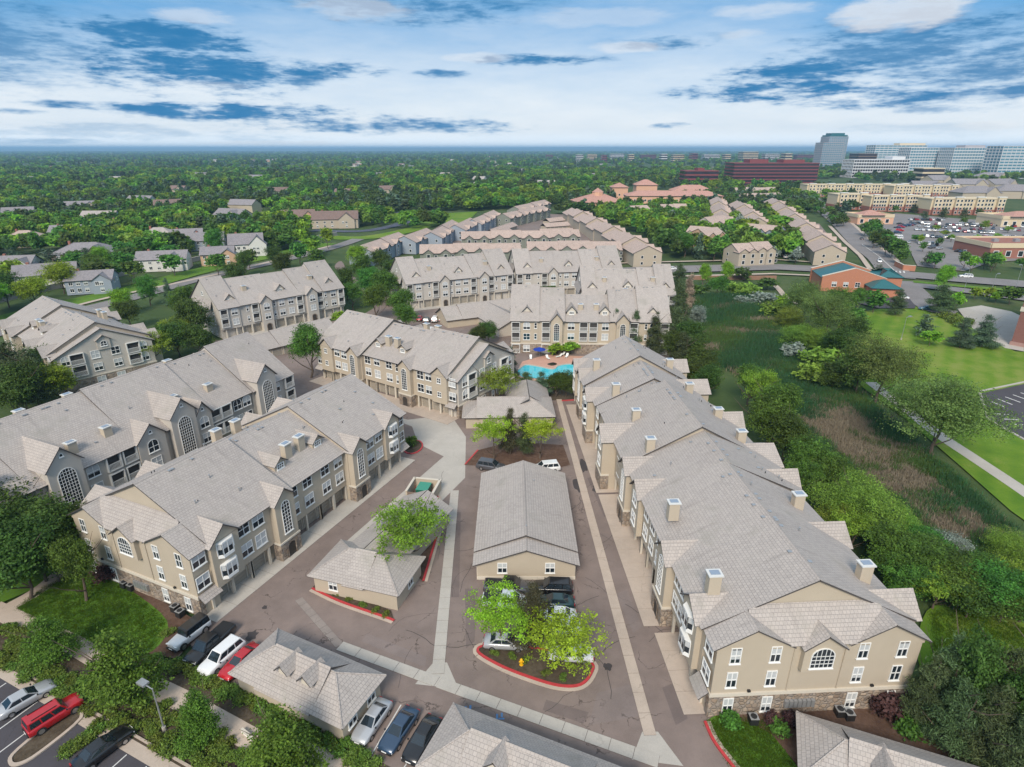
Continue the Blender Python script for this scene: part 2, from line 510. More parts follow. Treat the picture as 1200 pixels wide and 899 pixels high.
def win_mesh(kind, w, h, arch=0., vm=(), hm=(), blind=None, fw=.08):
    f = MB()
    o = outline(w, h, arch)
    i_ = [(x * (w - 2 * fw) / w, fw + z * (h - 2 * fw) / h) for x, z in o]
    n = len(o)
    for k in range(n):
        j = (k + 1) % n
        f.face([(o[k][0], -.09, o[k][1]), (o[j][0], -.09, o[j][1]), (i_[j][0], -.09, i_[j][1]), (i_[k][0], -.09, i_[k][1])])
        f.face([(o[k][0], 0, o[k][1]), (o[j][0], 0, o[j][1]), (o[j][0], -.09, o[j][1]), (o[k][0], -.09, o[k][1])])
        f.face([(i_[k][0], -.09, i_[k][1]), (i_[j][0], -.09, i_[j][1]), (i_[j][0], -.01, i_[j][1]), (i_[k][0], -.01, i_[k][1])])
    iw, ih = w - 2 * fw, h - 2 * fw
    def half(z):
        zs = h - arch
        if not arch or z <= zs: return iw / 2
        q = min(1, (z - zs) / (arch - fw))
        return iw / 2 * math.sqrt(max(0, 1 - q * q))
    def top(x):
        if not arch: return h - fw
        q = min(1, abs(x) / (iw / 2))
        return h - arch + (arch - fw) * math.sqrt(1 - q * q)
    t = .022 if len(vm) + len(hm) > 3 else .04
    for x in vm:
        f.box(x * iw - t, x * iw + t, -.075, -.012, fw, top(x * iw))
    for z in hm:
        zz = fw + z * ih
        hw = half(zz)
        f.box(-hw, hw, -.07, -.014, zz - t, zz + t)
    f.box(-w / 2 - .06, w / 2 + .06, -.15, 0.0, -.09, -.002)
    frame = f.mesh('window_' + kind, [M['white']])
    p = MB()
    y = -.03
    if blind is None:
        p.face([(x, y, z) for x, z in i_], 0)
    else:
        zs = fw + ih * (1 - blind)
        cut = min(zs, h - arch) if arch else zs
        p.face([(-iw / 2, y, fw), (iw / 2, y, fw), (iw / 2, y, cut), (-iw / 2, y, cut)], 0)
        if blind > 0:
            up = [(x, z) for x, z in i_ if z > fw + .001]
            p.face([(-iw / 2, y, cut), (iw / 2, y, cut)] + [(x, y, z) for x, z in up], 1)
    pane = p.mesh('pane_' + kind, [M['glass'], M['blind']])
    return frame, pane

WIN = {}
def _w(kind, *a, **k):
    bl = k.pop('blinds', (None,))
    WIN[kind] = [win_mesh(kind, *a, blind=b, **k) for b in bl]
_w('dbl', 1.75, 1.75, vm=(0,), hm=(.5,), blinds=(.5, .52, .7, 1.0, None, .5))
_w('sgl', 1.0, 1.85, hm=(.5,), vm=(0,), blinds=(.52, .5, .75, None))
_w('nar', .7, 1.5, hm=(.5,), blinds=(.5, None))
_w('arch', 1.8, 2.05, arch=.75, vm=(0,), hm=(.42,), blinds=(.6, .7, None))
_w('tall', 1.45, 4.7, arch=.7, vm=(-.17, .17), hm=tuple(i / 9 for i in range(1, 9)))
_w('btall', 2.4, 6.4, arch=1.2, vm=tuple((i / 6 - .5) for i in range(1, 6)), hm=tuple(i / 13 for i in range(1, 13)))
_w('earch', 2.2, 2.35, arch=.95, vm=(-.3, -.1, .1, .3), hm=(.2, .4, .6))
_w('dorm', 1.3, .85, vm=(-.17, .17), hm=(.5,), fw=.12)
_w('darch', 1.3, 1.25, arch=.5, vm=(0,), hm=(.4,))
_w('small', 1.0, 1.1, vm=(0,), hm=(.5,))
_w('garden', 1.2, 1.5, vm=(0,), hm=(.5,), blinds=(.5, None))
_w('round', .55, .55, arch=.3)
_w('house', 1.3, 1.4, vm=(0,), blinds=(None, .5))
ROT = {'F': 0., 'B': math.pi, 'L': -math.pi / 2, 'R': math.pi / 2}
DIRS = {'F': (0, -1), 'B': (0, 1), 'L': (-1, 0), 'R': (1, 0)}

def window(root, kind, x, y, z, face='F', rz=None):
    fr, pn = random.choice(WIN[kind])
    o = place('window', fr, root, (x, y, z), ROT[face] if rz is None else rz)
    place('pane', pn, o)
    return o

def door_mesh(w, h):
    b = MB()
    n = 4
    for i in range(n):
        b.box(-w / 2, w / 2, -.06, 0, h * i / n + .015, h * (i + 1) / n - .015)
    for x in (-w / 2 - .1, w / 2):
        b.box(x, x + .1, -.09, -.002, 0, h + .1, 1)
    b.box(-w / 2, w / 2, -.09, -.002, h, h + .12, 1)
    return b.mesh('garage_door', [M['door'], M['cream']])
DOOR = door_mesh(2.5, 2.2)
def arch_door(w, h):
    b = MB()
    o = outline(w, h, w * .4)
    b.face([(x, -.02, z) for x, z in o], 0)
    o2 = [(x * 1.25, z * 1.1) for x, z in o]
    for k in range(1, len(o)):
        j = (k + 1) % len(o)
        b.face([(o2[k][0], -.12, o2[k][1]), (o2[j][0], -.12, o2[j][1]), (o[j][0], -.12, o[j][1]), (o[k][0], -.12, o[k][1])], 1)
        b.face([(o[k][0], -.12, o[k][1]), (o[j][0], -.12, o[j][1]), (o[j][0], -.02, o[j][1]), (o[k][0], -.02, o[k][1])], 1)
    return b.mesh('entry_door', [M['darkdoor'], M['stone']])
ADOOR = arch_door(1.3, 2.1)

_balc = {}
def balcony(root, x, y, z, w, h, face):
    key = (round(w, 1), round(h, 1))
    if key not in _balc:
        w, h = key
        b = MB()
        d = .45
        b.box(-w / 2, w / 2, -d, 0.05, -.14, 0)
        b.box(-w / 2, w / 2, -d, 0.05, h - .12, h + .02)
        for px in (-w / 2, w / 2 - .16):
            b.box(px, px + .16, -d - .01, .04, 0.002, h - .122)
        b.box(-w / 2 + .16, w / 2 - .16, -d + .02, -d + .09, .92, 1.0)
        k = max(3, int(w / .2))
        for i in range(k):
            q = -w / 2 + .16 + (w - .32) * (i + .5) / k
            b.box(q - .03, q + .03, -d + .03, -d + .08, .0, .92)
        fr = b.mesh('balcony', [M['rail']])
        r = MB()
        r.face([(-w / 2 + .02, -.012, 0), (w / 2 - .02, -.012, 0), (w / 2 - .02, -.012, h - .12), (-w / 2 + .02, -.012, h - .12)])  # flat dark panel on the solid wall, painted as a shaded opening
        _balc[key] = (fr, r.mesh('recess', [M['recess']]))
    fr, r = _balc[key]
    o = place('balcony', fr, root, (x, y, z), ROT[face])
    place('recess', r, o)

def _bayw():
    """a bay window box: white angled box with panes"""
    f = MB(); p = MB()
    w, d, h = 1.15, .5, 1.75
    pts = [(-w, 0.02), (w, 0.02), (w * .62, -d), (-w * .62, -d)]
    f.prism(pts[::-1], -.25, .12); f.prism(pts[::-1], h - .12, h + .06)
    f.prism([(x * .9, min(y * .9, 0.01)) for x, y in pts][::-1], .122, h - .122)
    for (a, b, n) in ((pts[1], pts[2], 1), (pts[2], pts[3], 2), (pts[3], pts[0], 1)):
        ax, ay = a; bx, by = b
        for k in range(n + 1):
            q = k / n
            x, y = ax + (bx - ax) * q, ay + (by - ay) * q
            f.box(x * .985 - .06, x * .985 + .06, min(y, -.06) * .985 - .0, min(y, -.06) * .985 + .1, .122, h - .122)
        for k in range(n):
            q0, q1 = (k + .13) / n, (k + .87) / n
            s = .955
            P = lambda q, z: ((ax + (bx - ax) * q) * s, (ay + (by - ay) * q) * s, z)
            p.face([P(q0, .2), P(q1, .2), P(q1, .9), P(q0, .9)], 0)
            p.face([P(q0, .95), P(q1, .95), P(q1, h - .2), P(q0, h - .2)], 1)
    return f.mesh('bay_window', [M['white']]), p.mesh('pane_bay', [M['glass'], M['blind']])
BAYW = _bayw()
def bay_window(root, x, y, z, face='F'):
    o = place('bay_window', BAYW[0], root, (x, y, z), ROT[face])
    place('pane', BAYW[1], o)

def _chim():
    b = MB(); b.box(-.6, .6, -.45, .45, -2.6, -.35)
    c = MB(); c.box(-.72, .72, -.57, .57, -.348, -.22)
    c.box(-.46, .46, -.31, .31, -.218, -.14, 1)
    return b.mesh('chimney', [M['tan']]), c.mesh('chimney_cap', [M['rail'], M['flue']])
CHIM = _chim()
def chimney(root, x, y, ztop, rz=0):
    o = place('chimney', CHIM[0], root, (x, y, ztop), rz)
    place('chimney_cap', CHIM[1], o)

_v = MB(); _v.cyl((0, 0, -.3), (0, 0, .45), .07, n=6); _v.cyl((0, 0, .452), (0, 0, .52), .11, n=6)
PIPE = _v.mesh('vent_pipe', [M['metal']])
_v = MB(); _v.box(-.14, .14, -.14, .14, -.2, .12); _v.box(-.19, .19, -.19, .19, .122, .17)
VENT = _v.mesh('roof_vent', [M['metal']])
_v = MB(); _v.cyl((0, 0, -.3), (0, 0, .3), .06, n=6)
PIPE2 = _v.mesh('vent_pipe', [M['black']])
_v = MB(); _v.box(-.14, .14, -.02, .26, 0, 2.6)
PILLAR = _v.mesh('pillar', [M['cream']])

# ------------------------------------------------------------------ gabled masses
def ax(axis):
    return (lambda a, c, z: (a, c, z)) if axis == 'u' else (lambda a, c, z: (c, a, z))

def gable_wall(root, axis, a0, a1, c0, c1, z0, plate, ridge, mat='tan', recess=0., name='wall'):
    cm = (c0 + c1) / 2
    if recess:
        prof = [(c0 + recess, z0), (c1, z0), (c1, plate), (cm, ridge), (c0, plate), (c0, z0 + 2.6), (c0 + recess, z0 + 2.6)]
    else:
        prof = [(c0, z0), (c1, z0), (c1, plate), (cm, ridge), (c0, plate)]
    return MB().extr(prof, a0, a1, axis, 0).obj(name, M[mat], root, recalc=True)

def gable_roof(root, axis, a0, a1, c0, c1, plate, ridge, ohe=.5, oh0=.35, oh1=.35, mat='roof', t=.16, name='roof', cut=None):
    P = ax(axis)
    cm = (c0 + c1) / 2
    sl = (ridge - plate) / (cm - c0)
    b = MB()
    a0 -= oh0; a1 += oh1
    e = plate - sl * ohe + .02
    b.slab(P(a0, c0 - ohe, e), P(a1, c0 - ohe, e), P(a1, cm, ridge + .02), P(a0, cm, ridge + .02), t)
    b.slab(P(a1, c1 + ohe, e), P(a0, c1 + ohe, e), P(a0, cm, ridge + .02), P(a1, cm, ridge + .02), t)
    rt = ridge + t * math.sqrt(1 + sl * sl)
    d = .16
    b.slab(P(a0 + .02, cm - d, rt - d * sl + .0), P(a1 - .02, cm - d, rt - d * sl), P(a1 - .02, cm, rt + .05), P(a0 + .02, cm, rt + .05), .03, 0, 0)
    b.slab(P(a1 - .02, cm + d, rt - d * sl), P(a0 + .02, cm + d, rt - d * sl), P(a0 + .02, cm, rt + .05), P(a1 - .02, cm, rt + .05), .03, 0, 0)
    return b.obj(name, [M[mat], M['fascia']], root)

def hip_roof(root, x0, x1, y0, y1, plate, ridge, oh=.5, mat='roof', t=.14, hips=(1, 1), name='roof'):
    """ridge along x; hips at the x ends where asked"""
    x0 -= oh; x1 += oh; y0 -= oh; y1 += oh
    ym = (y0 + y1) / 2; hw = ym - y0
    plate = plate - (ridge - plate) / hw * oh * .6
    r0 = x0 + hw if hips[0] else x0
    r1 = x1 - hw if hips[1] else x1
    b = MB()
    b.slab((x0, y0, plate), (x1, y0, plate), (r1, ym, ridge), (r0, ym, ridge), t)
    b.slab((x1, y1, plate), (x0, y1, plate), (r0, ym, ridge), (r1, ym, ridge), t)
    if hips[0]: b.slab((x0, y1, plate), (x0, y0, plate), (r0, ym, ridge), (r0, ym, ridge), t)
    if hips[1]: b.slab((x1, y0, plate), (x1, y1, plate), (r1, ym, ridge), (r1, ym, ridge), t)
    # ridge and hip caps
    def cap(p, q):
        p, q = Vector(p), Vector(q)
        up = Vector((0, 0, t * 1.15))
        b.cyl(p + up, q + up, .09, n=5)
    cap((r0, ym, ridge), (r1, ym, ridge))
    if hips[0]:
        cap((x0, y0, plate), (r0, ym, ridge)); cap((x0, y1, plate), (r0, ym, ridge))
    if hips[1]:
        cap((x1, y0, plate), (r1, ym, ridge)); cap((x1, y1, plate), (r1, ym, ridge))
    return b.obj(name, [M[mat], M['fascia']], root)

def cross_gable(root, face, a, b_, p, zb, plate, ridge, depth, L, W, wall='tan', roof='roof', stone=False, ohe=.3, front=0.):
    """gabled bay on a face; a..b_ along the face, p = how far it stands out, depth = how far its roof runs back"""
    if face == 'F': axis, a0, a1 = 'v', front - p, front + depth; o = (.35, 0)
    elif face == 'B': axis, a0, a1 = 'v', W - front - depth, W - front + p; o = (0, .35)
    elif face == 'L': axis, a0, a1 = 'u', front - p, front + depth; o = (.35, 0)
    else: axis, a0, a1 = 'u', L - front - depth, L - front + p; o = (0, .35)
    gable_wall(root, axis, a0, a1, a, b_, zb, plate, ridge, wall, name='bay_wall')
    gable_roof(root, axis, a0, a1, a, b_, plate, ridge, ohe, o[0], o[1], roof, .13, name='bay_roof')
    if stone:
        s = MB()
        P = ax(axis)
        f0 = a0 - .09 if face in 'FL' else a1 - 1.2
        f1 = a0 + 1.2 if face in 'FL' else a1 + .09
        x0, y0, _ = P(f0, a - .09, 0); x1, y1, _ = P(f1, b_ + .09, 0)
        s.box(min(x0, x1), max(x0, x1), min(y0, y1), max(y0, y1), 0, 2.45)
        s.obj('stone_base', M['stone'], root)
        c = MB()
        x0, y0, _ = P(f0 - .05, a - .14, 0); x1, y1, _ = P(f1 + .05, b_ + .14, 0)
        c.box(min(x0, x1), max(x0, x1), min(y0, y1), max(y0, y1), 2.452, 2.7)
        c.obj('trim_band', M['cream'], root)

def skirt_end(root, face, L, W, roof='roof', wall='tan', plate=8.6):
    """projecting end with a skirt roof, two corner gables and a small gable with an arched window"""
    s = -1 if face == 'L' else 1
    X = (lambda d: d) if face == 'L' else (lambda d: L - d)          # d = distance in from the end
    b = MB()
    x0, x1 = sorted((X(0), X(2.6)))
    b.box(x0, x1, .25, W - .25, 0, plate)
    b.obj('wall', M[wall], root)
    r = MB()
    zs = lambda d: plate + .206 + .875 * d
    pl = [(-.35, 6.75), (-.35, W - 6.75), (1.75, W - 3.5), (2.1, W - 3.55), (2.45, W - 4.9), (2.45, 4.9), (2.1, 3.55), (1.75, 3.5)]
    r.poly_slab([(X(d), v, zs(d)) for d, v in pl], (0, 1, 0))
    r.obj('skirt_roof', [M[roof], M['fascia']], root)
    for a, b_ in ((.1, 6.9), (W - 6.9, W - .1)):
        cross_gable(root, face, a, b_, 0.04, plate - .6, plate - .15, plate + 1.75, 2.7, L, W, wall, roof, ohe=.35)
    cross_gable(root, face, W / 2 - 1.75, W / 2 + 1.75, .55, 5.6, plate - .1, plate + 1.2, 2.2, L, W, wall, roof, ohe=.25)
    window(root, 'earch', X(-.55), W / 2, 6.05, face)
    st = MB(); x0, x1 = sorted((X(-.09), X(.6)))
    st.box(x0, x1, .15, W - .15, 0, 2.5)
    st.obj('stone_base', M['stone'], root)
    tb = MB(); x0, x1 = sorted((X(-.15), X(.6)))
    tb.box(x0, x1, .1, W - .1, 2.502, 2.85)
    tb.obj('trim_band', M['cream'], root)
    for v in (2.0, 5.7, W - 5.7, W - 2.0):
        for z in (3.55, 6.45): window(root, 'sgl', X(-.01), v, z, face)
        window(root, 'sgl', X(-.1), v, .45, face)
    for v in (7.4, W - 7.4):
        d = MB(); x, y = X(-.06), v
        d.cyl((x, y, 2.9), (x, y, plate - .1), .05, n=6)
        d.obj('downspout', M['tan'], root)
    for v in (3.8, W - 4.0):
        l = MB(); x0, x1 = sorted((X(-.22), X(-.03)))
        l.box(x0, x1, v - .14, v + .14, 3.0, 3.2); l.obj('wall_light', M['black'], root)

def gable_end(root, face, L, W, roof='roof', wall='grey', plate=8.0):
    """projecting gable end with balconies and an arched window under the peak"""
    X = (lambda d: d) if face == 'L' else (lambda d: L - d)
    x0, x1 = sorted((X(0), X(2.7)))
    gable_wall(root, 'u', x0, x1, .5, W - .5, 0, plate, plate + 4.75, wall)
    gable_roof(root, 'u', x0, x1, .5, W - .5, plate, plate + 4.75, .6, .35 if face == 'L' else 0, 0 if face == 'L' else .35, roof)
    cross_gable(root, face, W / 2 - 1.3, W / 2 + 1.3, .28, 8.2, 10.4, 11.3, 1.0, L, W, wall, roof, ohe=.25)
    window(root, 'darch', X(-.29), W / 2, 8.9, face)
    for v in (W / 2 - 2.0, W / 2 + 2.0):
        for z in (3.6, 6.5): window(root, 'dbl', X(-.01), v, z, face)
        window(root, 'dbl', X(-.1), v, .5, face)
    for v in (W / 2 - 5.6, W / 2 + 5.6):
        for z in (3.4, 6.1): balcony(root, X(-.01), v, z, 2.8, 2.3, face)
    for v in (2.6, W - 2.6):
        for z in (3.5, 6.2): window(root, 'arch', X(-.01), v, z, face)
    st = MB(); x0, x1 = sorted((X(-.09), X(.6)))
    st.box(x0, x1, .4, W - .4, 0, 2.5); st.obj('stone_base', M['stone'], root)
    tb = MB(); x0, x1 = sorted((X(-.15), X(.6)))
    tb.box(x0, x1, .35, W - .35, 2.502, 2.75); tb.obj('trim_band', M['cream'], root)

def roof_bits(root, secs, n, seed):
    rr = random.Random(seed)
    for k in range(int(n * 1.6)):
        u0, u1, v0, v1, pl, ri = rr.choice(secs)
        u = rr.uniform(u0 + 1, u1 - 1); vm = (v0 + v1) / 2; hw = vm - v0
        s = rr.choice((-1, 1)); q = rr.choice((.06, .06, rr.uniform(.1, .8)))
        z = ri - (ri - pl) * q + .16
        me = VENT if q == .06 else rr.choice((PIPE, PIPE2, PIPE, VENT))
        place('roof_vent' if me is VENT else 'vent_pipe', me, root, (u, vm + s * hw * q, z))
        if me is not VENT and rr.random() < .5:
            place('vent_pipe', PIPE2, root, (u + .5, vm + s * hw * q + .2, z - .1))

AGROUP = 'apartment blocks of the complex'
def apartment(label, O, ang, L, W, secs, recess=1.0, wall='tan', roof='roof', ends=('', ''), seed=1, nv=14):
    root = empty('apartment_building', (*O, 0), ang, label, 'apartment building', AGROUP)
    for i, (u0, u1, v0, v1, pl, ri) in enumerate(secs):
        gable_wall(root, 'u', u0 - (.2 if i else 0), u1, v0, v1, 0, pl, ri, wall, recess)
        gable_roof(root, 'u', u0, u1, v0, v1, pl, ri, mat=roof, oh0=.3, oh1=.3)
    if ends[0] == 'skirt': skirt_end(root, 'L', L, W)
    if ends[1] == 'skirt': skirt_end(root, 'R', L, W)
    if ends[0] == 'gable': gable_end(root, 'L', L, W)
    if ends[1] == 'gable': gable_end(root, 'R', L, W)
    roof_bits(root, secs, nv, seed)
    return root

def garage_row(root, us, recess=1.0, v=0.):
    for u in us:
        place('garage_door', DOOR, root, (u, v + recess - .01, 0.02))
        for q in (-1.45, 1.45):
            place('pillar', PILLAR, root, (u + q, v + .05, 0.0))

# ------------------------------------------------------------------ block type with tall stair bays (a high-low-high roof)
def block_P(label, O, ang, ends, seed, front=True, wall='tan'):
    L, W = 41.5, 20.5
    a = 2.4 if ends[0] else 0.
    b = L - 2.4 if ends[1] else L
    secs = [(a, 14.9, 0, W, 8.6, 13.8), (14.9, 26.9, .75, W - .75, 8.45, 13.1), (26.9, b, 0, W, 8.6, 13.8)]
    r = apartment(label, O, ang, L, W, secs, 1.0, wall, ends=ends, seed=seed, nv=22)
    if front:
        for m in (0, 1):
            U = (lambda u: u) if not m else (lambda u: L - u)
            def W_(kind, u, z, v=-.005): window(r, kind, U(u), v, z, 'F')
            for z in (3.7, 6.65): W_('dbl', .85 if ends[m] == 'skirt' else 1.1, z)
            lo, hi = sorted((U(2.1), U(6.0)))
            cross_gable(r, 'F', lo, hi, .55, 2.65, 8.5, 10.2, 4.2, L, W, wall)
            if seed % 2:
                bay_window(r, U(4.0), -.56, 3.65); bay_window(r, U(4.0), -.56, 6.55)
            else:
                for z in (4.0, 6.9): window(r, 'small', U(4.0), -.56, z)
            for z in (3.7, 6.65): W_('dbl', 7.15, z)
            W_('dbl', 9.4, 3.7); W_('arch', 9.4, 6.5)
            lo, hi = sorted((U(11.4), U(14.7)))
            cross_gable(r, 'F', lo, hi, .95, 0, 8.5, 10.0, 4.2, L, W, wall, stone=True)
            window(r, 'tall', U(13.05), -.96, 3.6)
            place('entry_door', ADOOR, r, (U(13.05), -1.06, 0.02))
            W_('dbl', 16.1, 3.7, .74); W_('arch', 16.1, 6.4, .74)
            for z in (3.7, 6.55): W_('dbl', 18.95, z, .74)
            # dormer and chimney on the low middle roof
            cross_gable(r, 'F', *sorted((U(16.1), U(18.1))), 0, 9.2, 10.7, 11.5, 5.5, L, W, wall, front=3.2, ohe=.2)
            window(r, 'dorm', U(17.1), 3.19, 9.85)
            chimney(r, U(19.45), 4.2, 12.6)
            chimney(r, U(19.0), W - 3.6, 12.4)
        garage_row(r, (3.0, 5.95, 8.9))
        garage_row(r, (16.6, 19.5, 22.4, 25.2), 1.0, .75)
        garage_row(r, (L - 8.9, L - 5.95, L - 3.0))
        for m in (0, 1):
            sh = MB(); x0, x1 = sorted(((0, 2.3), (L - 2.3, L))[m])
            sh.slab((x0 - .2, -.9, 2.35), (x1, -.9, 2.35), (x1, 0, 3.1), (x0 - .2, 0, 3.1), .12)
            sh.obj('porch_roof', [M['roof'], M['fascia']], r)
    # the rear: low gabled wings and windows
    for lo, hi in ((2.5, 7), (10, 13.5), (28, 31.5), (L - 7, L - 2.5)):
        cross_gable(r, 'B', lo, hi, 2.0, 0, 7.6, 9.2, 4.0, L, W, wall)
        for z in (.8, 3.7): window(r, 'dbl', (lo + hi) / 2, W + 2.01, z, 'B')
    for u in (16.5, 19.5, 22, 25): 
        for z in (.8, 3.7, 6.5): window(r, 'dbl', u, W - .74, z, 'B')
    return r

A_ANG = math.atan2(.914, .405)
blkA = block_P('tan three storey block with a stone base and four parked cars at its left end', (-35.2, 53.8), A_ANG, ('skirt', ''), 1)
eang = math.atan2(109.1 - 131.1, -12.7 + 45.1)
blkE = block_P('tan block left of the pool with white corner balconies and cream driveway', (-45.1, 131.1), eang, ('', 'gable'), 2)
cang = math.atan2(-.644, .765)
blkC = block_P('grey block at the far left with a wide gable end and arched attic window', (-129.8, 146.5), cang, ('', 'gable'), 4)
for f in ((-11.5,), (0,)):
    pass

# ------------------------------------------------------------------ long grey block with three tall arched stair windows
def block_B():
    L, W = 61.5, 20.5
    secs = [(0, 14.6, 0, W, 8.6, 14.6), (14.6, 29.0, 0, W, 8.6, 15.0), (29.0, 42.4, .15, W - .15, 8.6, 15.4), (42.4, 51.6, .3, W - .3, 8.6, 14.9), (51.6, L, 0.1, W - .1, 8.6, 15.6)]
    r = apartment('long grey block with three tall gridded arch windows behind the tan block', (-68.6, 54.5), A_ANG, L, W, secs, 0, 'grey', seed=5, nv=26)
    for a in (-2.0, 16.0, 34.3, 52.0):
        cross_gable(r, 'F', a, a + 4.4, 1.0, 0, 10.5, 12.9, 7.0, L, W, 'grey', stone=True)
        window(r, 'btall', a + 2.2, -1.01, 3.5); window(r, 'round', a + 2.2, -1.01, 11.6)
    for a, w in ((28.6, 4.6), (38.7, 3.2)):
        cross_gable(r, 'F', a, a + w, .6, 0, 8.6, 10.8, 4.5, L, W, 'grey')
        window(r, 'arch', a + w / 2, -.61, 6.2); window(r, 'dbl', a + w / 2, -.61, 3.5); window(r, 'round', a + w / 2, -.61, 9.3)
    for a in (24.9, 27.4, 43, 45.2, 60.4, 6.0, 8.4):
        for z in (3.4, 6.2): balcony(r, a, -.01, z, 2.2, 2.2, 'F')
    for u in (22.0, 12.7, 47.8, 57.2, 3.5, 10.4, 49.9):
        window(r, 'arch', u, -.005, 6.3); window(r, 'dbl', u, -.005, 3.5)
    for u, v in ((26.6, 2.6), (21.3, 2.2), (11.4, 2.2), (38.9, 4.0), (45.2, 3.2)): chimney(r, u, v, 12.0)
    for u in (23.0, 30.0, 48.0, 58): chimney(r, u, W - 4, 13.6)
    for u in (4, 14, 26, 36, 48, 56):
        cross_gable(r, 'B', u, u + 4, 1.6, 0, 8.6, 10.6, 5, L, W, 'grey')
    for z in (.8, 3.6, 6.4):
        for v in (4, 8, 12.5, 16.5): window(r, 'dbl', L + .005, v, z, 'R')
    return r
blkB = block_B()

# ------------------------------------------------------------------ tall roofed block with dormers in the slope
def dormer(r, u, L, W, z=9.6, v=2.2, w=2.3, roof='roof', kind='dorm'):
    cross_gable(r, 'F', u - w / 2, u + w / 2, 0, z - 1.2, z + 1.0, z + 2.2, 4.2, L, W, 'cream', roof, front=v, ohe=.35)
    window(r, kind, u, v - .005, z + .1)

def block_Q(label, O, ang, seed, L=39., wall='grey', group=None):
    W = 20.
    k = L / 39.
    secs = [(0, 5.6 * k, 0, W, 8.8, 15.6), (5.6 * k, 17 * k, .3, W - .3, 8.8, 14.6), (17 * k, 24.8 * k, .3, W - .3, 8.8, 14.4), (24.8 * k, 32 * k, .3, W - .3, 8.8, 14.9), (32 * k, L, 0, W, 8.8, 16.0)]
    r = apartment(label, O, ang, L, W, secs, .9, wall, seed=seed, nv=14)
    for a, b in ((11.6, 14.9), (26.0, 29.5)):
        cross_gable(r, 'F', a * k, b * k, .7, 0, 8.7, 10.4, 3.4, L, W, wall)
        window(r, 'arch', (a + b) / 2 * k, -.71, 6.3); window(r, 'dbl', (a + b) / 2 * k, -.71, 3.5)
        place('entry_door', ADOOR, r, ((a + b) / 2 * k, -.72, .02))
    for u in (4.2, 35.3):
        window(r, 'arch' if u < 9 else 'dbl', u * k, -.005, 6.4); window(r, 'dbl', u * k, -.005, 3.6)
        dormer(r, u * k, L, W)
    dormer(r, 19.4 * k, L, W, 10.0, 2.6)
    for u in (18.3, 21.2):
        for z in (3.6, 6.5): window(r, 'dbl', u * k, .295, z)
    for u in (8.0, 16.0, 32.6):
        for z in (3.8, 6.7): window(r, 'nar', u * k, .295 if 5.6 < u < 32 else -.005, z)
    for u in (1.2, 10.2, 24.0, 30.8, 37.9):
        for z in (3.4, 6.1): balcony(r, u * k, .29 if 5.6 < u < 32 else -.01, z, 2.1, 2.3, 'F')
    garage_row(r, [u * k for u in (2.6, 7.2, 10.0, 17.2, 20.2, 23.2, 33.3, 36.2)], .9, .1)
    for u, v in ((9.8, 5), (30.6, 5), (10, W - 5), (28, W - 5)): chimney(r, u * k, v, 13.3)
    for f, x in (('L', -.005), ('R', L + .005)):
        for v in (4, 7.5, 12.5, 16):
            for z in (.8, 3.6, 6.5): window(r, 'sgl', x, v, z, f)
        window(r, 'darch', x, W / 2, 11, f)
    sk = MB(); sk.slab((-1.0, 3, 8.2), (-1.0, W - 3, 8.2), (0.05, W - 4, 10.2), (.05, 4, 10.2), .14)
    sk.obj('skirt_roof', [M['roof'], M['fascia']], r)
    return r
blkD = block_Q('grey block with roof dormers behind a low garage, left of the tree lined lane', (-81, 160.8), R(46.3), 8)
blkF = block_Q('grey block with roof dormers facing the garages, left of the twin tall pines', (-34.7, 193.8), R(26.4), 9)
blkH = block_Q('grey dormered block standing behind the pool block, pink roofs behind it', (1.6, 211.5), R(8.7), 10)
blkH2 = block_Q('short grey block tucked between the pool block and the marsh trees', (21.5, 178.5), R(0), 11, L=28.)

